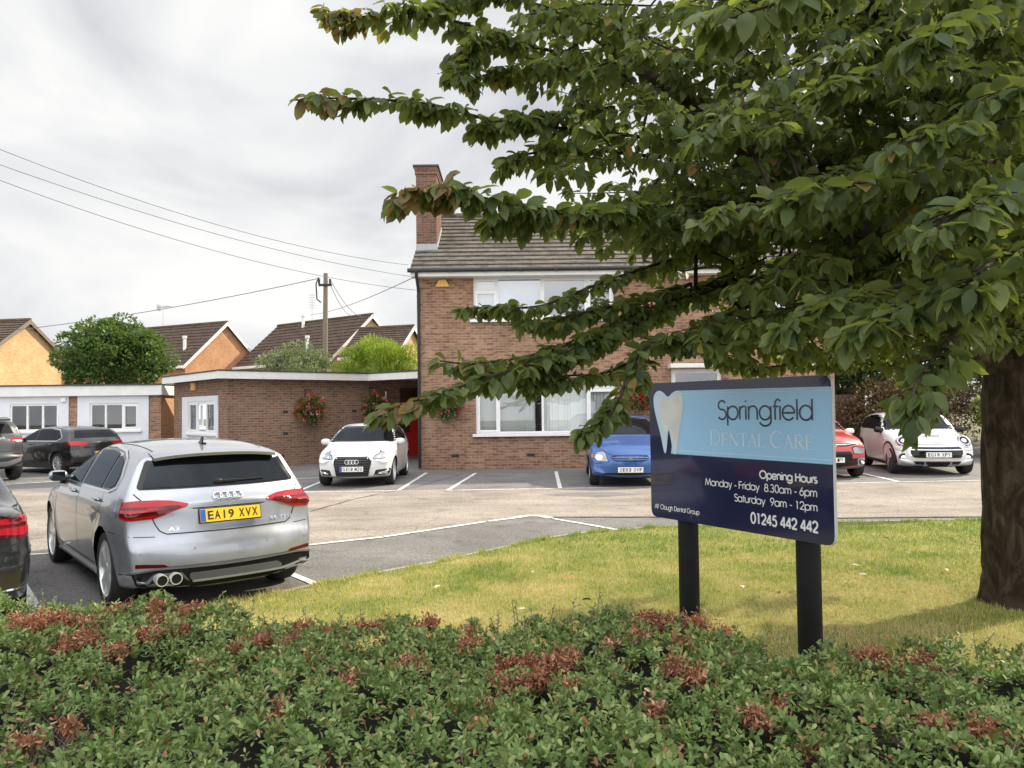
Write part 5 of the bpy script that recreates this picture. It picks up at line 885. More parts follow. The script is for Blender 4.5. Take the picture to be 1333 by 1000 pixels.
# ---- black hatchback at the rendered outbuilding, rear three quarter
def x_mb(root, bvh):
    plate(root, bvh, 'B', 0, .62, '', 'yellow', R(8)); 
    for s in (1, -1): mirror(root, .62, .82, 1.0, s, [S_MB['paint'], CM['black'], CM['glass']], .95)
    for x in (.08, -1.0): mb = MB(); P = proj(bvh, 'L', x, .88)[0]; mb.ell((P.x, P.y + .018, P.z), (.11, .02, .018), 12, 8); mb.build('door_handle', S_MB['paint'], root, True)
S_MB = dict(W=1.796, fa=1.365, ra=-1.365, R=.325, Ra=.36, belt=.96, tumble=.42, tum2=.2, rl=.8, rt=.13, rim=dict(n=10, w=.018, rim=.70), paint=mat_paint('black_paint', (.012, .012, .014), .3, .25), crease=(.62, .012),
    sil=[(2.1, .2, .1, .06), (2.2, .35, .2, .1), (2.23, .55, .2, .12), (2.15, .72, .18, .1), (1.85, .84, .1, .1), (1.3, .94, .05, .12), (1.0, .98, .06, .1), (.5, 1.22, .1, .07), (.1, 1.38, .06, .08), (-.3, 1.43, .03, .09), (-.8, 1.43, .025, .1), (-1.4, 1.38, .03, .08), (-1.72, 1.33, .04, .05), (-1.95, 1.06, .1, .08), (-2.08, .98, .11, .06), (-2.12, .86, .12, .07), (-2.12, .72, .12, .08), (-2.19, .6, .13, .07), (-2.19, .42, .13, .08), (-2.1, .25, .1, .06), (-1.6, .19, 0, .05), (0, .16, 0, .05), (1.6, .17, 0, .05)],
    patches=[('rear_window', 'glass', 'B', [(-.56, 1.30), (.56, 1.30), (.66, 1.08), (-.66, 1.08)], dict(off=.006)), ('tail_light', 'red', 'WB', [(1.16, .975), (.90, .985), (.40, .955), (.36, .90), (.50, .85), (.90, .855), (1.08, .89)], dict(off=.008, res=.035)), ('tailgate_seam', 'gap', 'B', [(.68, 1.0), (.6, .7), (.5, .55), (-.5, .55), (-.6, .7), (-.68, 1.0)], dict(k='line')), ('diffuser', 'black', 'B', [(-.75, .36), (.75, .36), (.7, .24), (-.7, .24)], dict(off=.006)), ('reflector', 'red_dk', 'BB', [(.80, .40), (.58, .40), (.58, .375), (.80, .38)], dict(off=.008, rnd=.005)),
        ('side_window', 'gloss_black', 'LR', [(.88, .985), (.33, 1.28), (-.1, 1.345), (-.7, 1.355), (-1.2, 1.30), (-1.48, 1.10), (-1.3, 1.0)], dict(off=.003, rnd=.05)), ('side_window', 'glass', 'LR', [(.76, 1.0), (.32, 1.25), (-.1, 1.32), (-.12, 1.0)], dict(off=.008)), ('side_window', 'glass', 'LR', [(-.2, 1.0), (-.19, 1.325), (-.7, 1.33), (-1.15, 1.28), (-1.40, 1.10), (-1.28, 1.02)], dict(off=.008)), ('window_trim', 'chrome', 'LR', [(.92, .972), (-.3, .98), (-1.30, .988), (-1.50, 1.08), (-1.48, 1.12), (-1.22, 1.315), (-.7, 1.37), (-.1, 1.36), (.33, 1.296)], dict(k='line', wd=.022, off=.010)), ('door_seam', 'gap', 'LR', [(.92, .3), (.98, .6), (.93, .94)], dict(k='line')), ('door_seam', 'gap', 'LR', [(-.15, .28), (-.15, .97)], dict(k='line')), ('headlight', 'lens', 'LR', [(2.1, .72), (1.65, .84), (1.65, .78), (2.1, .66)])], extra=x_mb)
build_car('hatchback_car', 'black hatchback with silver multi spoke wheels parked at the rendered outbuilding', 'car', (-13.25, 22.55), 2.62, S_MB, .93)
# ---- dark grey off roader cut by the left edge
def x_rr(root, bvh):
    plate(root, bvh, 'B', 0, .86, 'LM18', 'yellow', R(6), .50, .11, False); badge(root, bvh, 'B', 'RANGE ROVER', .46, -.46, 1.06, 1.115, .008, 'chrome', 'lettering')
    for s in (1, -1): mirror(root, .75, .84, 1.12, s, [S_RR['paint'], CM['black'], CM['glass']], 1.1)
    mb = MB(); mb.prism([(-1.62, -.60, 1.575), (-1.62, .60, 1.575), (-1.95, .56, 1.52), (-1.95, -.56, 1.52)], (0, 0, .035)); mb.build('spoiler', CM['gloss_black'], root, bevel=.01)
S_RR = dict(W=1.90, fa=1.33, ra=-1.33, R=.36, Ra=.41, belt=1.12, tumble=.36, tum2=.2, zc=.75, rl=.9, rt=.14, rim=dict(n=5, pair=(-.12, .12), w=.022), paint=mat_paint('dark_grey_paint', (.045, .048, .052), .5, .3), prof=[(.15, .86), (.3, .93), (.5, .98), (.75, 1.0), (.95, .99)],
    sil=[(2.05, .30, .1, .06), (2.17, .45, .2, .1), (2.2, .7, .2, .12), (2.12, .92, .18, .12), (1.8, 1.03, .08, .12), (1.1, 1.12, .05, .12), (.98, 1.15, .06, .1), (.55, 1.42, .1, .07), (.2, 1.58, .06, .08), (-.2, 1.625, .03, .09), (-1.0, 1.60, .025, .1), (-1.65, 1.54, .04, .06), (-1.85, 1.20, .1, .08), (-1.98, 1.10, .11, .07), (-2.04, .95, .12, .08), (-2.08, .72, .12, .08), (-2.14, .62, .13, .07), (-2.12, .48, .13, .08), (-2.0, .32, .1, .06), (-1.6, .27, 0, .05), (0, .24, 0, .05), (1.6, .25, 0, .05)],
    patches=[('rear_window', 'gloss_black', 'B', [(-.58, 1.50), (.58, 1.50), (.68, 1.20), (-.68, 1.20)], dict(off=.006)), ('tail_light', 'red', 'WB', [(1.10, 1.09), (.62, 1.09), (.60, 1.0), (1.10, .99)], dict(off=.008, res=.035)), ('tailgate_seam', 'gap', 'B', [(.70, 1.0), (.62, .75), (-.62, .75), (-.70, 1.0)], dict(k='line')), ('bumper_trim', 'silver_trim', 'B', [(-.80, .60), (-.45, .50), (.45, .50), (.80, .60), (.80, .50), (.5, .38), (-.5, .38), (-.80, .50)], dict(off=.012, rnd=.03)), ('bumper_trim', 'black', 'B', [(-.72, .38), (.72, .38), (.66, .28), (-.66, .28)], dict(off=.006)), ('reflector', 'red_dk', 'BB', [(.80, .70), (.6, .70), (.6, .68), (.80, .68)], dict(off=.006, rnd=.004)), ('side_window', 'gloss_black', 'LR', [(.9, 1.14), (.3, 1.46), (-.2, 1.53), (-1.2, 1.50), (-1.6, 1.36), (-1.6, 1.22)], dict(off=.003)), ('wheel_arch_trim', 'black', 'LR', [(-1.33 + .44 * math.cos(R(a)), .37 + .44 * math.sin(R(a))) for a in range(-10, 195, 12)], dict(k='line', wd=.05, off=.008))], extra=x_rr)
build_car('off_roader_car', 'dark grey off roader with yellow plate, cut by the left edge of the view', 'car', (-14.45, 20.1), 2.45, S_RR, 1.0)
# ---- black car nearest the left edge, rear corner only
def x_bk(root, bvh): plate(root, bvh, 'B', 0, .70, '', 'yellow', R(8))
S_BK = dict(S_MB, W=1.84, belt=.98, rim=dict(n=10, w=.02), sil=[(2.2, .2, .1, .06), (2.3, .35, .2, .1), (2.33, .55, .2, .12), (2.25, .72, .18, .1), (1.95, .86, .1, .1), (1.3, .98, .05, .12), (1.0, 1.02, .06, .1), (.4, 1.30, .1, .07), (0, 1.40, .06, .08), (-.4, 1.42, .03, .09), (-.8, 1.36, .03, .1), (-1.3, 1.14, .06, .1), (-1.55, 1.08, .06, .1), (-1.95, 1.085, .06, .10), (-2.14, 1.075, .1, .06), (-2.19, 1.02, .13, .08), (-2.22, .86, .13, .1), (-2.24, .70, .14, .1), (-2.29, .6, .15, .1), (-2.29, .42, .15, .1), (-2.2, .25, .12, .08), (-1.7, .19, 0, .05), (0, .16, 0, .05), (1.7, .17, 0, .05)],
    patches=[('rear_window', 'glass', 'T', [(-1.0, -.5), (-1.0, .5), (-1.45, .56), (-1.45, -.56)], dict(off=.006)), ('tail_light', 'red_dk', 'WB', [(1.17, .985), (.95, .995), (.52, .965), (.46, .90), (.56, .84), (.90, .795), (1.04, .83)], dict(off=.008, res=.03)), ('tail_light', 'red', 'WB', [(1.13, .972), (.90, .975), (.55, .945), (.52, .92), (.90, .915), (1.10, .93)], dict(off=.014, res=.03)), ('tail_light', 'red', 'WB', [(1.06, .895), (.90, .890), (.52, .89), (.58, .855), (.90, .82), (1.02, .85)], dict(off=.014, res=.03)), ('tailgate_seam', 'gap', 'B', [(.64, 1.05), (.56, .78), (-.56, .78), (-.64, 1.05)], dict(k='line')), ('diffuser', 'black', 'B', [(-.72, .36), (.72, .36), (.68, .24), (-.68, .24)], dict(off=.006)), ('exhaust_trim', 'chrome', 'BB', [(.70, .33), (.48, .33), (.48, .27), (.68, .27)], dict(off=.012)), ('bumper_trim', 'chrome', 'B', [(.85, .40), (.4, .385), (-.4, .385), (-.85, .40)], dict(k='line', wd=.014, off=.010)), ('bumper_seam', 'gap', 'BB', [(.5, .70), (.7, .73), (.88, .78)], dict(k='line')), ('side_window', 'gloss_black', 'LR', [(.9, 1.02), (.3, 1.30), (-.3, 1.37), (-.9, 1.31), (-1.3, 1.12), (-1.25, 1.04)], dict(off=.003)), ('door_seam', 'gap', 'LR', [(-.2, .28), (-.2, 1.0)], dict(k='line'))], extra=x_bk)
build_car('saloon_car', 'black saloon with red tail lamp, cut by the left edge next to the silver hatchback', 'car', (-5.55, 6.95), 2.235, S_BK, .93)
# ------------------------------------------------------------------ sign board
TL, TR = at(847, 500, 5.72), at(1083.5, 487, 4.40); BL, BR = at(849, 672, 5.72), at(1086, 711, 4.40)
SW = math.hypot(TR.x - TL.x, TR.y - TL.y); zb = (BL.z + BR.z) / 2; SH = (TL.z + TR.z) / 2 - zb; kx, kz = SW / 1.545, SH / .985
ux = Vector((TR.x - TL.x, TR.y - TL.y, 0)).normalized()
sign = thing('sign_board', 'navy and pale blue dental practice sign board on two round black posts', 'sign', (TL.x, TL.y, 0), math.atan2(ux.y, ux.x))
m_navy = M('sign_navy', (.012, .016, .062), .16, 0, .5, .5); m_pale = M('sign_pale_blue', (.36, .66, 1.0), .22, 0, .5, .3); m_edge = M('sign_edge', (.55, .56, .58), .4); m_wt = M('sign_white', (.80, .81, .83), .3); m_tooth = mat_noise('sign_tooth_white', [(.35, (.66, .67, .70)), (.65, (.80, .80, .81))], 6, .3); m_soft = M('sign_soft_blue', (.55, .72, .90), .3)
m_dc = M('sign_light_letters', (.80, .86, .92), .3)
mb = MB(); pl = [(p.x, p.y) for p in roundp([(0, 0), (SW, 0), (SW, SH), (0, SH)], .06)]; n = len(pl)
mb.add([(x, -.014, zb + z) for x, z in pl] + [(x, .014, zb + z) for x, z in pl], [tuple(range(n)), tuple(range(2 * n - 1, n - 1, -1))], 0); mb.add([(x, -.014, zb + z) for x, z in pl] + [(x, .014, zb + z) for x, z in pl], [(i, (i + 1) % n, n + (i + 1) % n, n + i) for i in range(n)], 1)
panel = mb.build('panel', [m_navy, m_edge], sign)
def flat(mb, pts, lay, mi=0): mb.add([(x * kx, -.0140 - .0007 * lay, zb + z * kz) for x, z in pts], [tuple(range(len(pts)))], mi)
mb = MB(); flat(mb, [(.22, .472), (1.5445, .468), (1.5445, .917), (.30, .924)], 1); mb.build('band', m_pale, panel)
mb = MB(); flat(mb, [(.24, .493), (1.5445, .489), (1.5445, .496), (.24, .500)], 2); flat(mb, [(.30, .898), (1.5445, .891), (1.5445, .898), (.30, .905)], 2); mb.build('band_lines', m_soft, panel)
mb = MB(); out_t = chaikin([(.045, .82), (.048, .90), (.10, .935), (.155, .915), (.20, .875), (.245, .912), (.30, .930), (.36, .90), (.358, .80), (.325, .69), (.300, .58), (.285, .485), (.262, .462), (.238, .49), (.222, .58), (.202, .655), (.190, .60), (.178, .50), (.160, .462), (.142, .50), (.118, .60), (.075, .72)], 2)
flat(mb, out_t, 3, 0); inn = chaikin([(.098, .80), (.100, .855), (.125, .872), (.165, .865), (.205, .850), (.25, .888), (.30, .908), (.345, .885), (.345, .80), (.312, .69), (.288, .58), (.274, .49), (.262, .474), (.248, .50), (.232, .60), (.208, .685), (.190, .64), (.170, .585), (.150, .64), (.118, .73)], 2)
flat(mb, inn, 4, 1); mb.build('tooth_emblem', [m_soft, m_tooth], panel)
G = {  # stroke letters: l = line, a = arc (cx cy rx ry from to)
 'S': (.86, 'a.42,1.09,.33,.34,25,270;a.42,.38,.38,.38,90,-150'), 'p': (1.1, 'a.55,.5,.47,.5,0,360;l.08,1,.08,-.45'), 'r': (.52, 'l.08,0,.08,1;a.44,.6,.36,.38,180,75'), 'i': (.26, 'l.1,0,.1,1;l.1,1.3,.1,1.42'), 'n': (.98, 'l.08,0,.08,1;a.45,.58,.37,.42,180,0;l.82,.58,.82,0'),
 'g': (1.12, 'a.5,.5,.47,.5,0,360;l.97,1,.97,-.08;a.5,-.08,.47,.36,0,-165'), 'f': (.5, 'l.2,0,.2,1.15;a.46,1.15,.26,.30,180,75;l.02,.95,.44,.95'), 'e': (1.06, 'l.04,.5,.97,.5;a.5,.5,.47,.5,0,322'), 'l': (.26, 'l.1,0,.1,1.45'), 'd': (1.12, 'a.5,.5,.47,.5,0,360;l.97,0,.97,1.45'), 'o': (1.08, 'a.52,.5,.48,.5,0,360'),
 'u': (.98, 'l.08,1,.08,.42;a.45,.42,.37,.42,180,360;l.82,1,.82,0'), 's': (.62, 'a.3,.74,.24,.26,40,270;a.3,.24,.28,.24,90,-150'), 'a': (1.12, 'a.5,.5,.47,.5,0,360;l.97,0,.97,1'), 'y': (.88, 'l.03,1,.42,.05;l.8,1,.24,-.45'), 'm': (1.46, 'l.08,0,.08,1;a.38,.65,.3,.35,180,0;l.68,.65,.68,0;a.98,.65,.3,.35,180,0;l1.28,.65,1.28,0'), 't': (.48, 'l.22,0,.22,1.35;l.02,.95,.44,.95'),
 'h': (.98, 'l.08,0,.08,1.45;a.45,.58,.37,.42,180,0;l.82,.58,.82,0'), 'O': (1.6, 'a.75,.72,.7,.73,0,360'), 'H': (1.16, 'l.1,0,.1,1.45;l.95,0,.95,1.45;l.1,.78,.95,.78'), 'M': (1.56, 'l.08,0,.28,1.45;l.28,1.45,.75,.1;l.75,.1,1.22,1.45;l1.22,1.45,1.42,0'), 'F': (.88, 'l.1,0,.1,1.45;l.1,1.4,.75,1.4;l.1,.78,.7,.78'), 'A': (1.26, 'l.02,0,.6,1.45;l.6,1.45,1.18,0;l.25,.5,.95,.5'),
 'C': (1.42, 'a.75,.72,.7,.73,45,315'), 'D': (1.18, 'l.1,0,.1,1.45;l.1,1.42,.4,1.42;a.4,.725,.65,.695,90,-90;l.4,.03,.1,.03'), 'G': (1.6, 'a.75,.72,.7,.73,40,355;l.85,.68,1.45,.68'),
 '0': (.98, 'a.47,.72,.4,.73,0,360'), '1': (.98, 'l.52,0,.52,1.45;l.52,1.43,.28,1.28'), '2': (.98, 'a.45,1.02,.36,.42,170,-38;l.74,.76,.08,.05;l.08,.05,.88,.05'), '3': (.98, 'a.43,1.08,.32,.35,150,-90;a.43,.38,.38,.38,90,-150'), '4': (.98, 'l.66,0,.66,1.45;l.66,1.45,.05,.38;l.05,.38,.92,.38'), '5': (.98, 'l.78,1.4,.3,1.4;l.3,1.4,.2,.8;a.42,.47,.38,.46,135,-150'), '6': (.98, 'a.46,.42,.38,.42,0,360;l.13,.63,.62,1.45'), '8': (.98, 'a.46,1.09,.3,.34,0,360;a.46,.38,.38,.38,0,360'), '9': (.98, 'a.46,1.03,.38,.42,0,360;l.80,.82,.32,0'),
 '.': (.3, 'l.12,0,.12,.13'), '-': (.56, 'l.06,.5,.48,.5'), ' ': (.5, '')}
def stroke_geom(mb, pts, w, lay, to):
    P = [Vector(p) for p in pts]; A, B = [], []
    closed = (P[0] - P[-1]).length < 1e-6 and len(P) > 3
    for i in range(len(P)):
        t = (P[1] - P[-2]) if closed and i in (0, len(P) - 1) else P[min(i + 1, len(P) - 1)] - P[max(0, i - 1)]
        t.normalize(); n = Vector((-t.y, t.x)) * w / 2; A.append(P[i] + n); B.append(P[i] - n)
    k = len(P); mb.add([to(p.x, p.y, lay) for p in A + B], [(i, i + 1, k + i + 1, k + i) for i in range(k - 1)])
def stroke_text(mb, s, x0, x1, base, unit, wt, lay0=3):
    tot = sum(G[c][0] for c in s) - .1; sx = (x1 - x0) / tot; x = x0; q = 0
    for c in s:
        adv, d = G[c]
        for st in filter(None, d.split(';')):
            v = [float(a) for a in st[1:].split(',')]
            if st[0] == 'l': pts = [(v[0], v[1]), (v[2], v[3])]
            else: pts = [(v[0] + v[2] * math.cos(R(a)), v[1] + v[3] * math.sin(R(a))) for a in np.linspace(v[4], v[5], 26)]
            stroke_geom(mb, [(x + a * sx, base + b * unit) for a, b in pts], wt, lay0 + .18 * (q % 4), lambda a, b, l: (a * kx, -.0140 - .0007 * l, zb + b * kz)); q += 1
        x += adv * sx
mb = MB(); stroke_text(mb, 'Springfield', .675, 1.420, .722, .087, .0125); mb.build('lettering', m_navy, panel)
SER = {'D': (1.15, [('l', .16, 0, .16, 1, .11), ('l', .03, .985, .45, .985, .03), ('l', .03, .015, .45, .015, .03), ('a', .45, .5, .55, .485, 90, 30, .045), ('a', .45, .5, .53, .48, 45, -45, .09), ('a', .45, .5, .55, .485, -30, -90, .045)]), 'E': (.88, [('l', .16, 0, .16, 1, .11), ('l', .03, .985, .72, .985, .03), ('l', .03, .015, .78, .015, .03), ('l', .16, .52, .6, .52, .03), ('l', .71, .99, .71, .84, .03), ('l', .77, .0, .77, .18, .03), ('l', .60, .44, .60, .60, .03)]),
 'N': (1.12, [('l', .14, 0, .14, 1, .035), ('l', .14, .98, .92, .02, .11), ('l', .92, 0, .92, 1, .035), ('l', .02, .985, .26, .985, .03), ('l', .02, .015, .27, .015, .03), ('l', .80, .985, 1.04, .985, .03)]), 'T': (.94, [('l', .46, 0, .46, 1, .11), ('l', .03, .985, .89, .985, .03), ('l', .04, .99, .04, .82, .03), ('l', .88, .99, .88, .82, .03), ('l', .30, .015, .62, .015, .03)]), 'A': (1.06, [('l', .12, 0, .50, 1, .04), ('l', .48, .98, .88, .02, .11), ('l', .27, .38, .70, .38, .03), ('l', .0, .015, .25, .015, .03), ('l', .74, .015, 1.03, .015, .03)]),
 'L': (.84, [('l', .16, 0, .16, 1, .11), ('l', .03, .985, .30, .985, .03), ('l', .03, .015, .76, .015, .03), ('l', .75, 0, .75, .2, .03)]), 'C': (1.1, [('a', .56, .5, .50, .49, 48, 100, .04), ('a', .56, .5, .48, .48, 95, 265, .10), ('a', .56, .5, .50, .49, 260, 315, .04), ('l', .93, .97, .93, .76, .03)]), 'R': (1.0, [('l', .16, 0, .16, 1, .11), ('l', .03, .985, .42, .985, .03), ('l', .03, .015, .30, .015, .03), ('a', .42, .74, .30, .245, 90, -90, .075), ('l', .16, .495, .44, .495, .03), ('l', .42, .5, .86, .02, .10), ('l', .78, .015, .98, .015, .03)]), ' ': (.45, [])}
mb = MB(); big = {0, 7}; txt = 'DENTAL CARE'; tot = sum(SER[c][0] * (1.2 if i in big else 1) for i, c in enumerate(txt)) - .05; sx = (1.424 - .600) / tot; x = .600
for i, c in enumerate(txt):
    sc = 1.2 if i in big else 1.; hgt = .104 if i in big else .085; adv, sts = SER[c]
    for q, st in enumerate(sts):
        pts = [(st[1], st[2]), (st[3], st[4])] if st[0] == 'l' else [(st[1] + st[3] * math.cos(R(a)), st[2] + st[4] * math.sin(R(a))) for a in np.linspace(st[5], st[6], 16)]
        stroke_geom(mb, [(x + a * sx * sc, .548 + b * hgt) for a, b in pts], st[-1] * .088, 3 + .15 * q, lambda a, b, l: (a * kx, -.0140 - .0007 * l, zb + b * kz))
    x += adv * sx * sc
mb.build('lettering', m_dc, panel)
for a_ in (('Opening Hours', 1.016, 1.435, .354, .0325, .0098), ('Monday - Friday  8.30am - 6pm', .549, 1.435, .273, .0325, .0062), ('Saturday  9am - 12pm', .805, 1.435, .189, .0325, .0062), ('01245 442 442', .938, 1.435, .064, .0445, .0120), ('AF Clough Dental Group', .040, .486, .063, .0225, .0044)): mb = MB(); stroke_text(mb, *a_, 1.2); mb.build('lettering', m_wt, panel)
m_post = M('post_black', (.010, .0105, .011), .55, 0, .18, vary=.3, vs=8)
for px in (.27, 1.283):
    mb = MB(); X = px * kx; mb.lathe([(.001, zb + SH - .06), (.066, zb + SH - .06), (.072, zb + SH - .07), (.072, 0)], (X, .090, 0), (0, 0, 1), 28); p = mb.build('post', m_post, sign, True)
    mb = MB(); [mb.box(X - .085, X + .085, .0145, .03, zb + z, zb + z + .04) for z in (.18, SH - .2)]; mb.build('clip', MAT['steel'], p)
# ------------------------------------------------------------------ the cherry tree in the foreground
TX, TY = 4.22, 6.42
tree = thing('cherry_tree', 'large cherry tree with drooping dark leaves spreading over the sign board', 'tree', (0, 0, 0))
def mat_bark():
    m, nt = newmat('cherry_bark'); v = node(nt, 'ShaderNodeTexCoord').outputs['Object']; a = node(nt, 'ShaderNodeTexNoise', {'Vector': node(nt, 'ShaderNodeMapping', {0: v, 'Scale': (3.5, 3.5, 1.6)}).outputs[0], 'Scale': 2.0, 'Detail': 10, 'Roughness': .68, 'Distortion': 1.2})
    b = node(nt, 'ShaderNodeTexNoise', {'Vector': node(nt, 'ShaderNodeMapping', {0: v, 'Scale': (14, 14, 2.2)}).outputs[0], 'Scale': 1.2, 'Detail': 8, 'Roughness': .7, 'Distortion': .5}); c = ramp(nt, a.outputs[0], [(.32, (.022, .016, .011)), (.50, (.065, .046, .032)), (.68, (.15, .115, .082))])
    c = mixc(nt, .8, c, ramp(nt, b.outputs[0], [(.36, g3(.5)), (.6, g3(1.15))]), 'MULTIPLY'); hsum = node(nt, 'ShaderNodeMath', {0: a.outputs[0], 1: b.outputs[0]}, operation='ADD')
    out(nt, bsdf(nt, c, .9, 0, .2, normal=node(nt, 'ShaderNodeBump', {'Strength': 1., 'Distance': .05, 'Height': hsum.outputs[0]}).outputs[0]).outputs[0]); return m
m_bark = mat_bark()
m_cherry = mat_leaf('cherry_leaf', [(0, (.034, .056, .018)), (.45, (.062, .092, .028)), (.80, (.100, .134, .046)), (.965, (.16, .19, .075)), (.985, (.22, .17, .05)), (1, (.28, .12, .04))], .5, .32, (.38, .46, .08), .32)
m_turn = mat_leaf('cherry_leaf_turning', [(0, (.10, .085, .035)), (.4, (.16, .115, .05)), (.7, (.13, .13, .045)), (1, (.24, .12, .05))], .5, .35, (.4, .28, .08), .35)
def spl(pts, n): return [Vector(p) for p in resample(np.array(pts, float), n)] if len(pts) == 2 else [Vector(p[:3]) for p in _cr(np.array(pts, float), n)]
def _cr(p, n):
    q = np.vstack([2 * p[0] - p[1], p, 2 * p[-1] - p[-2]]); o = []; m = len(p) - 1; k = max(2, n // m)
    for i in range(m):
        a, b, c, d = q[i:i + 4]
        for t in np.linspace(0, 1, k, endpoint=False): o.append(.5 * (2 * b + (c - a) * t + (2 * a - 5 * b + 4 * c - d) * t * t + (3 * b - a - 3 * c + d) * t ** 3))
    o.append(p[-1]); return o
mb = MB()
def trunk_tube(pts, rs, n=28, rough=.06):
    P = _cr(np.array(pts, float), 40); rr = np.interp(np.linspace(0, 1, len(P)), np.linspace(0, 1, len(rs)), rs); b0 = len(mb.v); mb.tube(P, list(rr), n)
    for j in range(b0, len(mb.v)):
        v = Vector(mb.v[j]); i = min((j - b0) // n, len(P) - 1); c = Vector(P[i]); k = 1 + rough * (math.sin(5 * math.atan2(v.y - c.y, v.x - c.x) + v.z * 2) + .5 * math.sin(11 * math.atan2(v.y - c.y, v.x - c.x) - v.z * 6) + random.uniform(-.4, .4)); mb.v[j] = tuple(c + (v - c) * k)
trunk_tube([(TX, TY, -.05), (TX - .01, TY, .12), (TX - .02, TY, .45), (TX - .02, TY, 1.1), (TX - .02, TY - .02, 1.8), (TX + .02, TY - .03, 2.6), (TX + .08, TY - .1, 3.6), (TX + .1, TY - .2, 4.8), (TX, TY - .25, 6.2)], [.40, .315, .265, .25, .245, .25, .22, .17, .12, .08, .03])
limbs = []
def limb(pts, r0, r1, n=14): trunk_tube(pts, [r0, (r0 * .6 + r1 * .4), r1], n, .04); limbs.extend([(Vector(p), 1) for p in _cr(np.array(pts, float), 24)])
T = lambda z: (TX, TY - .05, z)
limb([T(1.95), at(1255, 452, 6.2), at(1180, 410, 6.0), at(1090, 366, 5.7), at(980, 368, 5.3), at(880, 385, 5.0)], .12, .03)
limb([T(2.4), at(1230, 330, 5.9), at(1100, 270, 5.5), at(980, 200, 5.2), at(880, 120, 5.0), at(800, 70, 4.9)], .12, .025)
limb([T(2.3), at(1270, 380, 5.6), at(1200, 330, 4.9), at(1120, 300, 4.3), at(1020, 280, 3.9)], .10, .02)
limb([T(2.6), at(1300, 250, 5.7), at(1230, 120, 5.2), at(1150, 20, 4.7), at(1040, -40, 4.2)], .10, .02)
limb([T(3.0), at(1240, 150, 6.1), at(1150, 60, 5.8), at(1000, -50, 5.5), at(900, -120, 5.2)], .10, .02)
limb([T(2.5), (TX + .9, TY - .6, 3.2), (TX + 1.9, TY - 1.1, 3.9), (TX + 3.0, TY - 1.5, 4.4)], .11, .02); limb([T(2.9), (TX + .7, TY - .1, 3.7), (TX + 1.8, TY - .2, 4.6), (TX + 2.8, TY - .3, 5.2)], .10, .02)
limb([T(2.2), (TX + .25, TY - .9, 2.8), (TX + .3, TY - 2.0, 3.2), (TX + .2, TY - 3.0, 3.5)], .10, .02); limb([T(4.4), (TX - .6, TY - .6, 5.4), (TX - 1.4, TY - 1.0, 6.2)], .07, .015)
mb.build('trunk', m_bark, tree, True, sharp=180)
tw = MB(); LO, LD, LU, LL, LM = [], [], [], [], {}
DOWN = np.array([0, 0, -1.])
def leafy(P, step, size, droop=.8, tip=5, dens=2, start=0.):
    P = [np.array(p) for p in P]; d = np.r_[0, np.cumsum([np.linalg.norm(b - a) for a, b in zip(P, P[1:])])]; arr = np.array(P); s = min(start, d[-1] * .5); side = 1; t = np.array([1., 0, 0]); lat = np.array([0, 1., 0])
    while s < d[-1]:
        o = np.array([np.interp(s, d, arr[:, i]) for i in range(3)]); o2 = np.array([np.interp(min(s + .02, d[-1]), d, arr[:, i]) for i in range(3)]); t = o2 - o; t = t / (np.linalg.norm(t) + 1e-9); lat = np.cross(t, (0, 0, 1.)); lat /= np.linalg.norm(lat) + 1e-9
        for _ in range(dens):
            side = -side; dr = droop * random.uniform(-.35, 1.6); v = lat * side * random.uniform(.25, 1.) + t * random.uniform(-.1, .6) + DOWN * dr; LO.append(o + RNG.normal(0, .010, 3) + v / np.linalg.norm(v) * .012); LD.append(v); LU.append(np.array([0, 0, 1.]) + lat * side * .7 + RNG.normal(0, .45, 3)); LL.append(size * random.uniform(.5, 1.22))
        s += step * random.uniform(.6, 1.4)
    for _ in range(tip):
        v = t * random.uniform(.3, 1) + lat * random.uniform(-.8, .8) + DOWN * random.uniform(0, 1.1) * droop; LO.append(arr[-1] + RNG.normal(0, .008, 3)); LD.append(v); LU.append(np.array([0, 0, 1.]) + RNG.normal(0, .5, 3)); LL.append(size * random.uniform(.6, 1.1))
def spray(pts, size=.085, step=.030, droop=.8, r0=.012, spurs=.5, bare=0., spl_len=.22, brown=0.):
    size *= .93
    i0 = len(LO); _spray(pts, size, step, droop, r0, spurs, bare, spl_len); tipP = np.array(at(*pts[0]))
    for i in range(i0, len(LO)):
        if brown and np.linalg.norm(LO[i] - tipP) < .28 and random.random() < brown: LM[i] = 1
def _spray(pts, size, step, droop, r0, spurs, bare, spl_len):
    P = _cr(np.array([tuple(at(*p)) for p in pts[::-1]], float), 14 * len(pts)); n = len(P); k0 = int(bare * n); tw.tube(P, [r0 * (1 - .8 * i / (n - 1)) + .0016 for i in range(n)], 5, 0, False); leafy(P[k0:], step, size, droop)
    for i in range(max(4, k0), n - 3):
        if random.random() < spurs:
            t = np.array(P[i + 1]) - np.array(P[i]); t /= np.linalg.norm(t); lat = np.cross(t, (0, 0, 1.)); lat /= np.linalg.norm(lat); s = random.choice((-1, 1)); L = random.uniform(.4, 1.) * spl_len * min(1, .35 + 1.2 * (n - i) / n); q0 = np.array(P[i]); q1 = q0 + (lat * s * .8 + t * .7 + np.array([0, 0, random.uniform(-.25, .15)])) * L; tw.tube([q0, (q0 + q1) / 2 + np.array([0, 0, .01]), q1], [.004, .003, .0015], 4, 0, False); leafy([q0, (q0 + q1) / 2 + np.array([0, 0, .01]), q1], step, size * .95, droop, 3, 2, .03)
S_ = spray
S_([(430, 24, 4.3), (470, 22, 4.3), (530, 16, 4.4), (600, 30, 4.6), (700, 62, 5.0), (850, 92, 5.1)], .105, .024, brown=.5)
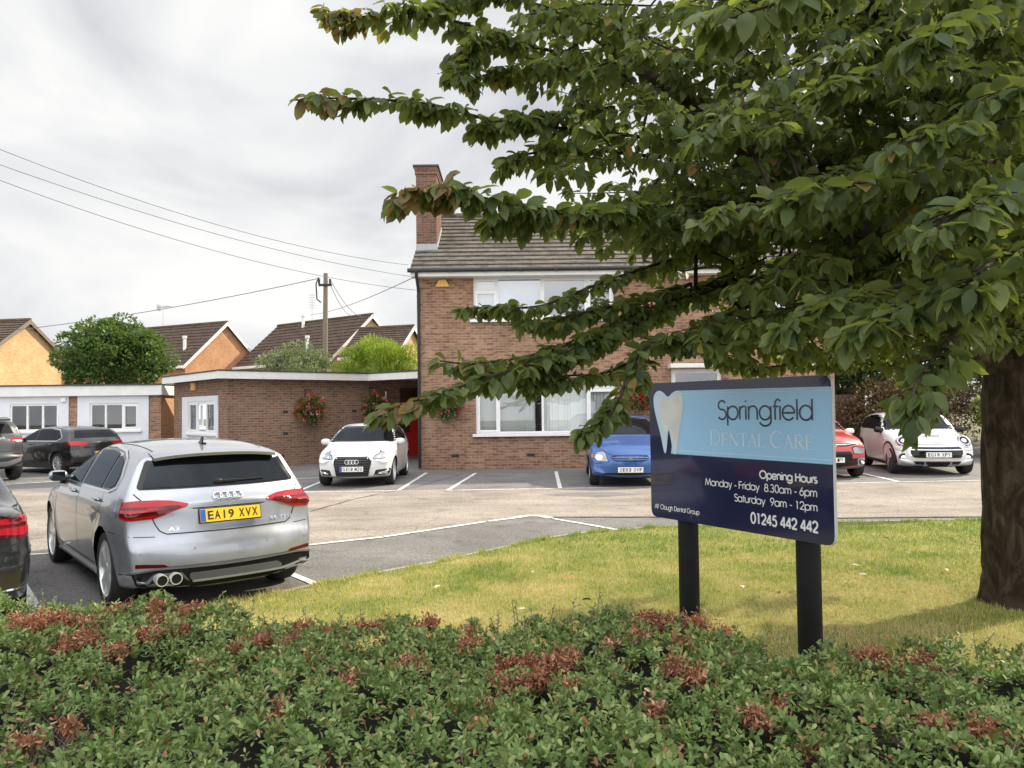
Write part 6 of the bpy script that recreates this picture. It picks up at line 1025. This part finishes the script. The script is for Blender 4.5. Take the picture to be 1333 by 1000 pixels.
S_([(612, 112, 4.5), (605, 78, 4.52), (625, 55, 4.6), (690, 62, 4.8)], .10, .026); S_([(560, 8, 4.5), (620, -6, 4.6), (720, 12, 4.8), (820, 60, 5.1)], .10, .026); S_([(640, 95, 4.6), (680, 92, 4.7), (740, 90, 4.9), (820, 100, 5.05)], .10, .026)
S_([(396, 128, 4.1), (440, 128, 4.1), (500, 130, 4.2), (570, 138, 4.35), (650, 158, 4.6), (780, 172, 4.9), (930, 190, 5.2)], .108, .022, spurs=.3, spl_len=.14, brown=.35)
S_([(618, 165, 4.5), (660, 160, 4.6), (720, 150, 4.75), (800, 140, 4.95)], .10, .026); S_([(655, 215, 4.6), (690, 200, 4.65), (760, 195, 4.8), (860, 205, 5.0)], .10, .026)
S_([(516, 262, 3.6), (540, 248, 3.62), (590, 250, 3.66), (650, 262, 3.78), (740, 276, 4.0), (850, 268, 4.3), (1000, 270, 4.8)], .112, .021, .95, spurs=.35, spl_len=.15, brown=.7)
S_([(640, 292, 3.9), (690, 280, 3.95), (760, 278, 4.1), (850, 283, 4.3)], .108, .024, .95)
S_([(602, 402, 4.4), (650, 400, 4.4), (705, 398, 4.5), (780, 370, 4.7), (870, 340, 5.0), (1000, 310, 5.4)], .092, .024, spurs=.3, spl_len=.14)
S_([(572, 470, 4.1), (615, 474, 4.12), (665, 468, 4.2), (720, 455, 4.35), (790, 425, 4.5), (880, 390, 4.8), (980, 370, 5.2)], .098, .024, spurs=.3, spl_len=.14)
S_([(492, 543, 3.8), (530, 526, 3.82), (580, 510, 3.9), (640, 490, 4.0), (710, 468, 4.2), (780, 440, 4.4), (880, 400, 4.8)], .102, .021, spurs=.28, spl_len=.12, brown=.45)
S_([(690, 503, 4.3), (735, 490, 4.3), (790, 485, 4.4), (850, 455, 4.6), (920, 422, 4.9), (1010, 385, 5.2)], .098, .024, spurs=.35, spl_len=.16)
S_([(680, 420, 4.4), (740, 412, 4.5), (810, 395, 4.7), (900, 370, 5.0)], .10, .024); S_([(640, 498, 4.2), (690, 488, 4.3), (720, 470, 4.35), (800, 440, 4.5)], .098, .026, spurs=.2)
S_([(756, 566, 4.0), (780, 552, 4.0), (802, 528, 4.05), (818, 490, 4.15), (845, 450, 4.3), (920, 430, 4.6), (1010, 400, 5.0)], .102, .021, .9, spurs=.3, spl_len=.12)
S_([(880, 448, 4.4), (930, 440, 4.4), (1000, 425, 4.6), (1080, 400, 4.9)], .098, .026); S_([(1000, 455, 6.4), (1050, 470, 6.5), (1120, 470, 6.6), (1200, 440, 6.6)], .10, .026, .9); S_([(930, 470, 6.3), (1000, 478, 6.4), (1080, 460, 6.5), (1160, 430, 6.6)], .10, .026, .9)
S_([(1185, 545, 2.6), (1190, 508, 2.62), (1215, 468, 2.75), (1265, 410, 3.1), (1330, 350, 3.8), (1380, 330, 4.6)], .112, .045, 1.2, spurs=.2, spl_len=.10, bare=.3)
S_([(1215, 525, 2.7), (1222, 485, 2.75), (1252, 430, 3.0), (1320, 370, 3.6)], .108, .045, 1.2, spurs=.15, spl_len=.1, bare=.2)
S_([(1120, 428, 2.7), (1160, 408, 2.75), (1220, 385, 2.95), (1300, 350, 3.4), (1400, 300, 4.4)], .115, .036, .9); S_([(1010, 430, 3.1), (1070, 402, 3.1), (1150, 380, 3.2), (1250, 350, 3.6), (1370, 300, 4.5)], .108, .034)
S_([(1020, 265, 2.9), (1080, 245, 2.9), (1150, 235, 3.0), (1250, 215, 3.4), (1400, 200, 4.6)], .108, .036); S_([(905, 290, 3.4), (970, 270, 3.4), (1050, 262, 3.5), (1140, 270, 4.0), (1240, 300, 5.0)], .105, .034)
S_([(930, 30, 2.6), (1000, 8, 2.6), (1090, -20, 2.8), (1220, -40, 3.2), (1400, 20, 4.4)], .115, .038); S_([(1190, 60, 2.7), (1240, 30, 2.8), (1300, 0, 3.0), (1420, -20, 4.0)], .115, .04, 1.0); S_([(1060, 120, 3.2), (1130, 100, 3.3), (1220, 90, 3.7), (1320, 100, 4.6)], .108, .038)
S_([(1215, 300, 2.5), (1260, 270, 2.55), (1310, 250, 2.8), (1400, 230, 3.6)], .112, .036, 1.0); S_([(1170, 190, 2.7), (1230, 170, 2.8), (1310, 160, 3.2), (1420, 150, 4.2)], .11, .038); S_([(1235, 385, 2.6), (1280, 350, 2.7), (1330, 320, 3.0), (1420, 290, 3.8)], .112, .038, 1.0)
S_([(1290, 130, 2.7), (1340, 110, 2.9), (1430, 90, 3.6), (1500, 100, 4.6)], .11, .038)
REG = [(600, -90), (650, 70), (705, 130), (680, 210), (720, 262), (700, 318), (790, 330), (820, 366), (770, 420), (830, 425), (900, 445), (1000, 462), (1110, 455), (1180, 458), (1260, 440), (1420, 420), (1420, -90)]
AXT = np.array([TX, TY, 0.])
def fill(n, gen, size, L=(.4, .9), link_=True):
    k = 0; tries = 0
    while k < n and tries < n * 40:
        tries += 1; p = gen()
        if p is None: continue
        p = np.array(p); h = p - AXT; h[2] = 0; h /= np.linalg.norm(h) + 1e-6; h = h + np.array([random.uniform(-.5, .5), random.uniform(-.5, .5), random.uniform(-.62, .34)]); l_ = random.uniform(*L); q = p - h * l_; m_ = (p + q) / 2 + np.array([0, 0, .04]); tw.tube([q, m_, p], [.007, .005, .002], 4, 0, False); leafy([q, m_, p], .036, size, .8, 5, 2)
        for s in (-1, 1):
            lat = np.cross(h, (0, 0, 1.)); lat /= np.linalg.norm(lat); a = q + (p - q) * random.uniform(.2, .6); b = a + (lat * s * .7 + h * .6) * l_ * .45; tw.tube([a, b], [.004, .002], 4, 0, False); leafy([a, b], .036, size, .8, 3, 2)
        if link_ and k % 2 == 0:
            c = min(limbs, key=lambda e: (e[0] - Vector(q)).length)[0]; c = np.array(c); tw.tube([c, (c + q) / 2 + np.array([0, 0, .08]), q], [.016, .011, .007], 5, 0, False)
        k += 1
def g_in():
    x, y = random.uniform(600, 1400), random.uniform(-90, 470)
    if not in_poly(np.array([x]), np.array([y]), REG)[0]: return None
    return at(x, y, random.uniform(4.0, 6.7))
fill(290, g_in, .092)
def g_dense():
    x, y = random.uniform(860, 1380), random.uniform(-80, 440)
    return at(x, y, random.uniform(3.5, 6.4)) if in_poly(np.array([x]), np.array([y]), REG)[0] else None
fill(150, g_dense, .094)
def g_back(): u = random.uniform(-1, 1); return (5.7 + 1.5 * u, 9.0 + .55 * u + random.uniform(-.25, .25), 4.0 + random.uniform(-.25, .25))
def g_back2(): u = random.uniform(-1, 1); return (7.2 + 1.2 * u, 8.3 + .5 * u + random.uniform(-.2, .2), 3.9 + random.uniform(-.2, .25))
fill(16, g_back, .092); fill(12, g_back2, .092)
def g_out():
    v = rdirs(1)[0] * random.uniform(.6, 1.) ** .5; p = Vector((4.3 + v[0] * 3.6, 5.9 + v[1] * 2.3, 4.7 + v[2] * 2.6)); x, y = pix(p)
    if p.z < 2.3 or p.y < 2.2 or p.y > 6.7 or (-40 < y < 1000 and x < 1360): return None
    return p
fill(170, g_out, .095, (.5, 1.0))
tw.build('twigs', m_bark, tree, True)
LL = np.array(LL); leaves = leaf_mesh('crown', LO, LD, LU, LL, LL * RNG.uniform(.48, .60, len(LL)), CHERRY, [m_cherry, m_turn], [LM.get(i, 0) for i in range(len(LL))], tree); print('leaves', len(LL))
# ------------------------------------------------------------------ clipped hedge along the front
YF = lambda x: 3.99 - .195 * x
def hz(x, t):
    b = .045 * np.sin(2.3 * x + .7) + .035 * np.sin(5.1 * x - 3 * t + 1.3) + .03 * np.sin(7 * t + 3.3 * x) + .02 * np.sin(13 * x + 9 * t)
    z = .665 - .06 * t + b * .8; return z * np.clip(np.minimum((t + .01) / .09, (1.0 - t) / .05), .08, 1) ** .5
hedge = thing('hedge', 'low clipped evergreen hedge with rusty dead sprigs along the front of the lawn', 'hedge', (0, 0, 0))
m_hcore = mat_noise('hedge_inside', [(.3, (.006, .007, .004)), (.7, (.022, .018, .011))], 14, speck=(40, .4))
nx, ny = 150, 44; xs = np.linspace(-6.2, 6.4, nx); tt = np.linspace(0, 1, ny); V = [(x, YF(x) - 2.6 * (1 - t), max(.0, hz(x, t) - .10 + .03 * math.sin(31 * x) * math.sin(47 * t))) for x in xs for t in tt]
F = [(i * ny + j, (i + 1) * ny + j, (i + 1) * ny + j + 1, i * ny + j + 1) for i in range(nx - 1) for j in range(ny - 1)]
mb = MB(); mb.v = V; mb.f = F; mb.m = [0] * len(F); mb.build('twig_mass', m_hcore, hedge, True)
m_hedge = mat_leaf('hedge_leaf', [(0, (.080, .130, .034)), (.4, (.140, .215, .058)), (.75, (.215, .295, .088)), (.93, (.31, .37, .14)), (.97, (.32, .26, .10)), (1, (.32, .14, .07))], .5, .20, (.2, .3, .06), .42)
m_dead = mat_leaf('hedge_dead_leaf', [(0, (.17, .065, .038)), (.4, (.31, .125, .070)), (.75, (.43, .20, .115)), (1, (.56, .35, .22))], .7, .15, (.4, .12, .05), .3)
n = 17500; hx = RNG.uniform(-3.6, 3.6, n); ht = RNG.uniform(0.01, .995, n); kv = np.abs(hx) < (YF(hx) - 2.6 * (1 - ht)) * .80 + .35; hx, ht = hx[kv], ht[kv]; n = len(hx)
lump = np.sin(17 * hx + 3 * np.sin(9 * ht)) * np.sin(26 * ht + 2 * hx); C_ = np.stack([hx, YF(hx) - 2.6 * (1 - ht), hz(hx, ht) + RNG.normal(0, .016, n) + .03 * lump], 1); gap = (lump < -.62) & (RNG.uniform(0, 1, n) < .42)
DEADP = [(60, 818, .20, 110), (120, 822, .16, 80), (30, 838, .14, 70), (90, 858, .14, 60), (190, 840, .12, 50), (150, 862, .10, 36), (230, 826, .12, 44), (800, 812, .16, 70), (840, 840, .14, 60), (750, 802, .10, 40), (880, 822, .14, 60), (930, 828, .12, 44), (660, 870, .10, 40), (670, 900, .10, 44), (740, 880, .10, 44), (390, 835, .12, 40), (450, 825, .12, 44), (500, 812, .12, 40), (560, 800, .10, 30), (1150, 850, .12, 36), (75, 826, .16, 130), (45, 842, .10, 60), (110, 850, .12, 70), (20, 812, .08, 40), (160, 806, .10, 40), (270, 870, .05, 26), (205, 812, .09, 40), (250, 806, .08, 40), (395, 818, .10, 50), (430, 806, .12, 70), (470, 812, .10, 50), (520, 800, .08, 30), (520, 878, .05, 30), (545, 872, .05, 24), (455, 905, .04, 16), (560, 815, .08, 34), (610, 835, .07, 30), (655, 885, .07, 50), (690, 880, .08, 60), (725, 888, .10, 90), (700, 902, .08, 50), (770, 806, .13, 70), (820, 822, .13, 80), (860, 832, .12, 80), (905, 830, .12, 70), (940, 838, .08, 30), (885, 872, .05, 30), (830, 868, .05, 20), (880, 905, .05, 24), (905, 918, .05, 22), (980, 958, .05, 24), (630, 930, .04, 16), (850, 950, .04, 14), (1010, 930, .05, 16), (1120, 850, .09, 34), (1200, 858, .08, 34), (1165, 870, .06, 20), (1220, 960, .06, 30), (1280, 970, .06, 30), (1300, 985, .05, 20), (30, 985, .06, 26), (90, 955, .05, 16), (345, 830, .07, 24), (310, 850, .05, 16), (400, 880, .04, 14), (365, 940, .03, 10), (745, 930, .04, 14), (1060, 985, .05, 18)]
dc = []
for px, py, rd, m_ in DEADP:
    P = gnd(px, py, .60); t = 1 - (YF(P.x) - P.y) / 2.6; t = min(max(t, .03), .97); dc.append((P.x, YF(P.x) - 2.6 * (1 - t), float(hz(P.x, t)), rd, m_))
for _ in range(14):
    x = random.uniform(-2.8, 2.6); t = random.uniform(.12, .97); dc.append((x, YF(x) - 2.6 * (1 - t), float(hz(x, t)), random.uniform(.04, .10), random.choice((8, 14, 22, 34))))
dd = np.array(dc); near = (((C_[:, None, :2] - dd[None, :, :2]) ** 2).sum(2) < (dd[None, :, 3] * .7) ** 2).any(1) & (RNG.uniform(0, 1, n) < .5)
bx = gnd(20, 965, .6); bare_ = ((C_[:, 0] - bx.x) ** 2 + (C_[:, 1] - bx.y) ** 2 < .17 ** 2) & (RNG.uniform(0, 1, n) < .85)
C2 = C_[~near & ~bare_ & ~gap]; k = 7; n2 = len(C2); O = np.repeat(C2, k, 0); ax_ = np.array([0, -.22, 1.]) + RNG.normal(0, .42, (n2, 3)); ax_ /= np.linalg.norm(ax_, axis=1, keepdims=True); ax_ = np.repeat(ax_, k, 0)
ph = (np.tile(np.arange(k), n2) * 2.4 + np.repeat(RNG.uniform(0, 6.28, n2), k)); a1_ = np.cross(ax_, (1, .2, 0)); a1_ /= np.linalg.norm(a1_, axis=1, keepdims=True); a2_ = np.cross(ax_, a1_); el = RNG.uniform(.15, 1.1, n2 * k) * np.tile(np.linspace(.5, 1.4, k), n2)
D = (a1_ * np.cos(ph)[:, None] + a2_ * np.sin(ph)[:, None]) * np.cos(el)[:, None] + ax_ * np.sin(el)[:, None]; O = O + ax_ * (np.tile(np.linspace(-.022, .008, k), n2)[:, None]); Ls = np.repeat(RNG.uniform(.022, .037, n2), k) * RNG.uniform(.7, 1.2, n2 * k)
leaf_mesh('leaves', O, D, ax_ + RNG.normal(0, .15, ax_.shape), Ls, Ls * RNG.uniform(.42, .56, len(Ls)), ROUND, m_hedge, None, hedge); print('hedge leaves', len(Ls))
O, D, U, Ls = [], [], [], []
for x, y, z, rd, m_ in dc:
    for _ in range(int(m_ * 1.25)):
        a, rr = random.uniform(0, 6.28), rd * .5 * random.uniform(0, 1) ** .7; q = np.array([x + rr * math.cos(a), y + rr * .9 * math.sin(a), z + random.uniform(-.02, .035)]); ax1 = np.array([random.gauss(0, .8), random.gauss(-.2, .8), random.uniform(-.1, 1.)])
        ax1 /= np.linalg.norm(ax1) + 1e-6; ln_ = random.uniform(.04, .10); bb = np.cross(ax1, RNG.normal(0, 1, 3)); bb /= np.linalg.norm(bb); b2 = np.cross(ax1, bb)
        for j in range(8): pa = j * 2.4; v = (bb * math.cos(pa) + b2 * math.sin(pa)) * random.uniform(.5, 1.1) + ax1 * random.uniform(.2, 1.0); O.append(q + ax1 * ln_ * (j / 8 - .3)); D.append(v); U.append(ax1 + RNG.normal(0, .5, 3)); Ls.append(random.uniform(.013, .027))
for _ in range(1100): x = random.uniform(-3, 3); t = random.uniform(.05, .97); O.append(np.array([x, YF(x) - 2.6 * (1 - t), float(hz(x, t)) + .004])); D.append(RNG.normal(0, 1, 3) + np.array([0, 0, .5])); U.append(RNG.normal(0, 1, 3)); Ls.append(random.uniform(.02, .034))
Ls = np.array(Ls); leaf_mesh('dead_leaves', O, D, U, Ls, Ls * .42, ROUND, m_dead, None, hedge)
mb = MB(); SO, SDd, SU, SL = [], [], [], []
for _ in range(260):
    x = random.uniform(-2.9, 2.6); t = random.choice([random.uniform(.88, .99), random.uniform(.05, .99)]); p = Vector((x, YF(x) - 2.6 * (1 - t), float(hz(x, t)) - .03)); h = random.uniform(.05, .12) * (1.3 if t > .88 else .8); q = p + Vector((random.gauss(0, .3), random.gauss(0, .3), 1)) * h; mb.tube([p, q], [.0025, .0012], 4, 0, False)
    for i in range(9): s = i / 9; SO.append(np.array(p.lerp(q, .3 + .7 * s))); a = i * 2.4; SDd.append(np.array([math.cos(a), math.sin(a), .6])); SU.append(np.array([0, 0, 1.]) + RNG.normal(0, .3, 3)); SL.append(random.uniform(.014, .026))
for _ in range(120): P = Vector((bx.x + random.gauss(0, .09), bx.y + random.gauss(0, .09), .50)); mb.tube([P, P + Vector((random.gauss(0, .06), random.gauss(0, .06), random.uniform(.06, .14)))], [.003, .0015], 4, 0, False)
tag(mb.build('stems', MAT['wood'], hedge), kind='stuff'); SL = np.array(SL); leaf_mesh('shoots', SO, SDd, SU, SL, SL * .5, ROUND, m_hedge, None, hedge)
# ------------------------------------------------------------------ fallen leaves on the lawn
m_fall = [M('fallen_leaf_pale', (.50, .46, .36), .8), M('fallen_leaf_rust', (.42, .14, .06), .8), M('fallen_leaf_brown', (.12, .07, .045), .8)]
for i, (px, py, mi, nm) in enumerate([(738, 750, 1, 'rusty red fallen leaf lying on the lawn left of the sign'), (684, 792, 0, None), (671, 753, 2, None), (757, 781, 2, 'dark curled fallen leaf on the shaded stripe of the lawn'), (574, 762, 0, None), (958, 716, 0, 'pale fallen leaf on the lawn just right of the left sign post'), (965, 762, 0, None), (1012, 770, 2, None), (1108, 735, 0, None), (1106, 756, 0, None), (1128, 748, 0, None), (640, 718, 2, None), (695, 745, 0, None), (1160, 832, 1, 'orange fallen leaf by the hedge between the sign and the trunk'), (815, 706, 2, None), (1180, 772, 2, None), (1150, 700, 2, None), (1230, 740, 0, None)]):
    P = gnd(px, py, .075); s = random.uniform(.06, .09); a = random.uniform(0, 6.28)
    o = leaf_mesh('fallen_leaf', [(0, 0, 0)], [(math.cos(a), math.sin(a), .12)], [(random.gauss(0, .3), random.gauss(0, .3), 1)], [s], [s * .55], CHERRY, m_fall[mi]); o.location = P
    tag(o, nm or 'tiny pale or brown leaf scrap lying on the open lawn', 'leaf', 'fallen leaves on the lawn')
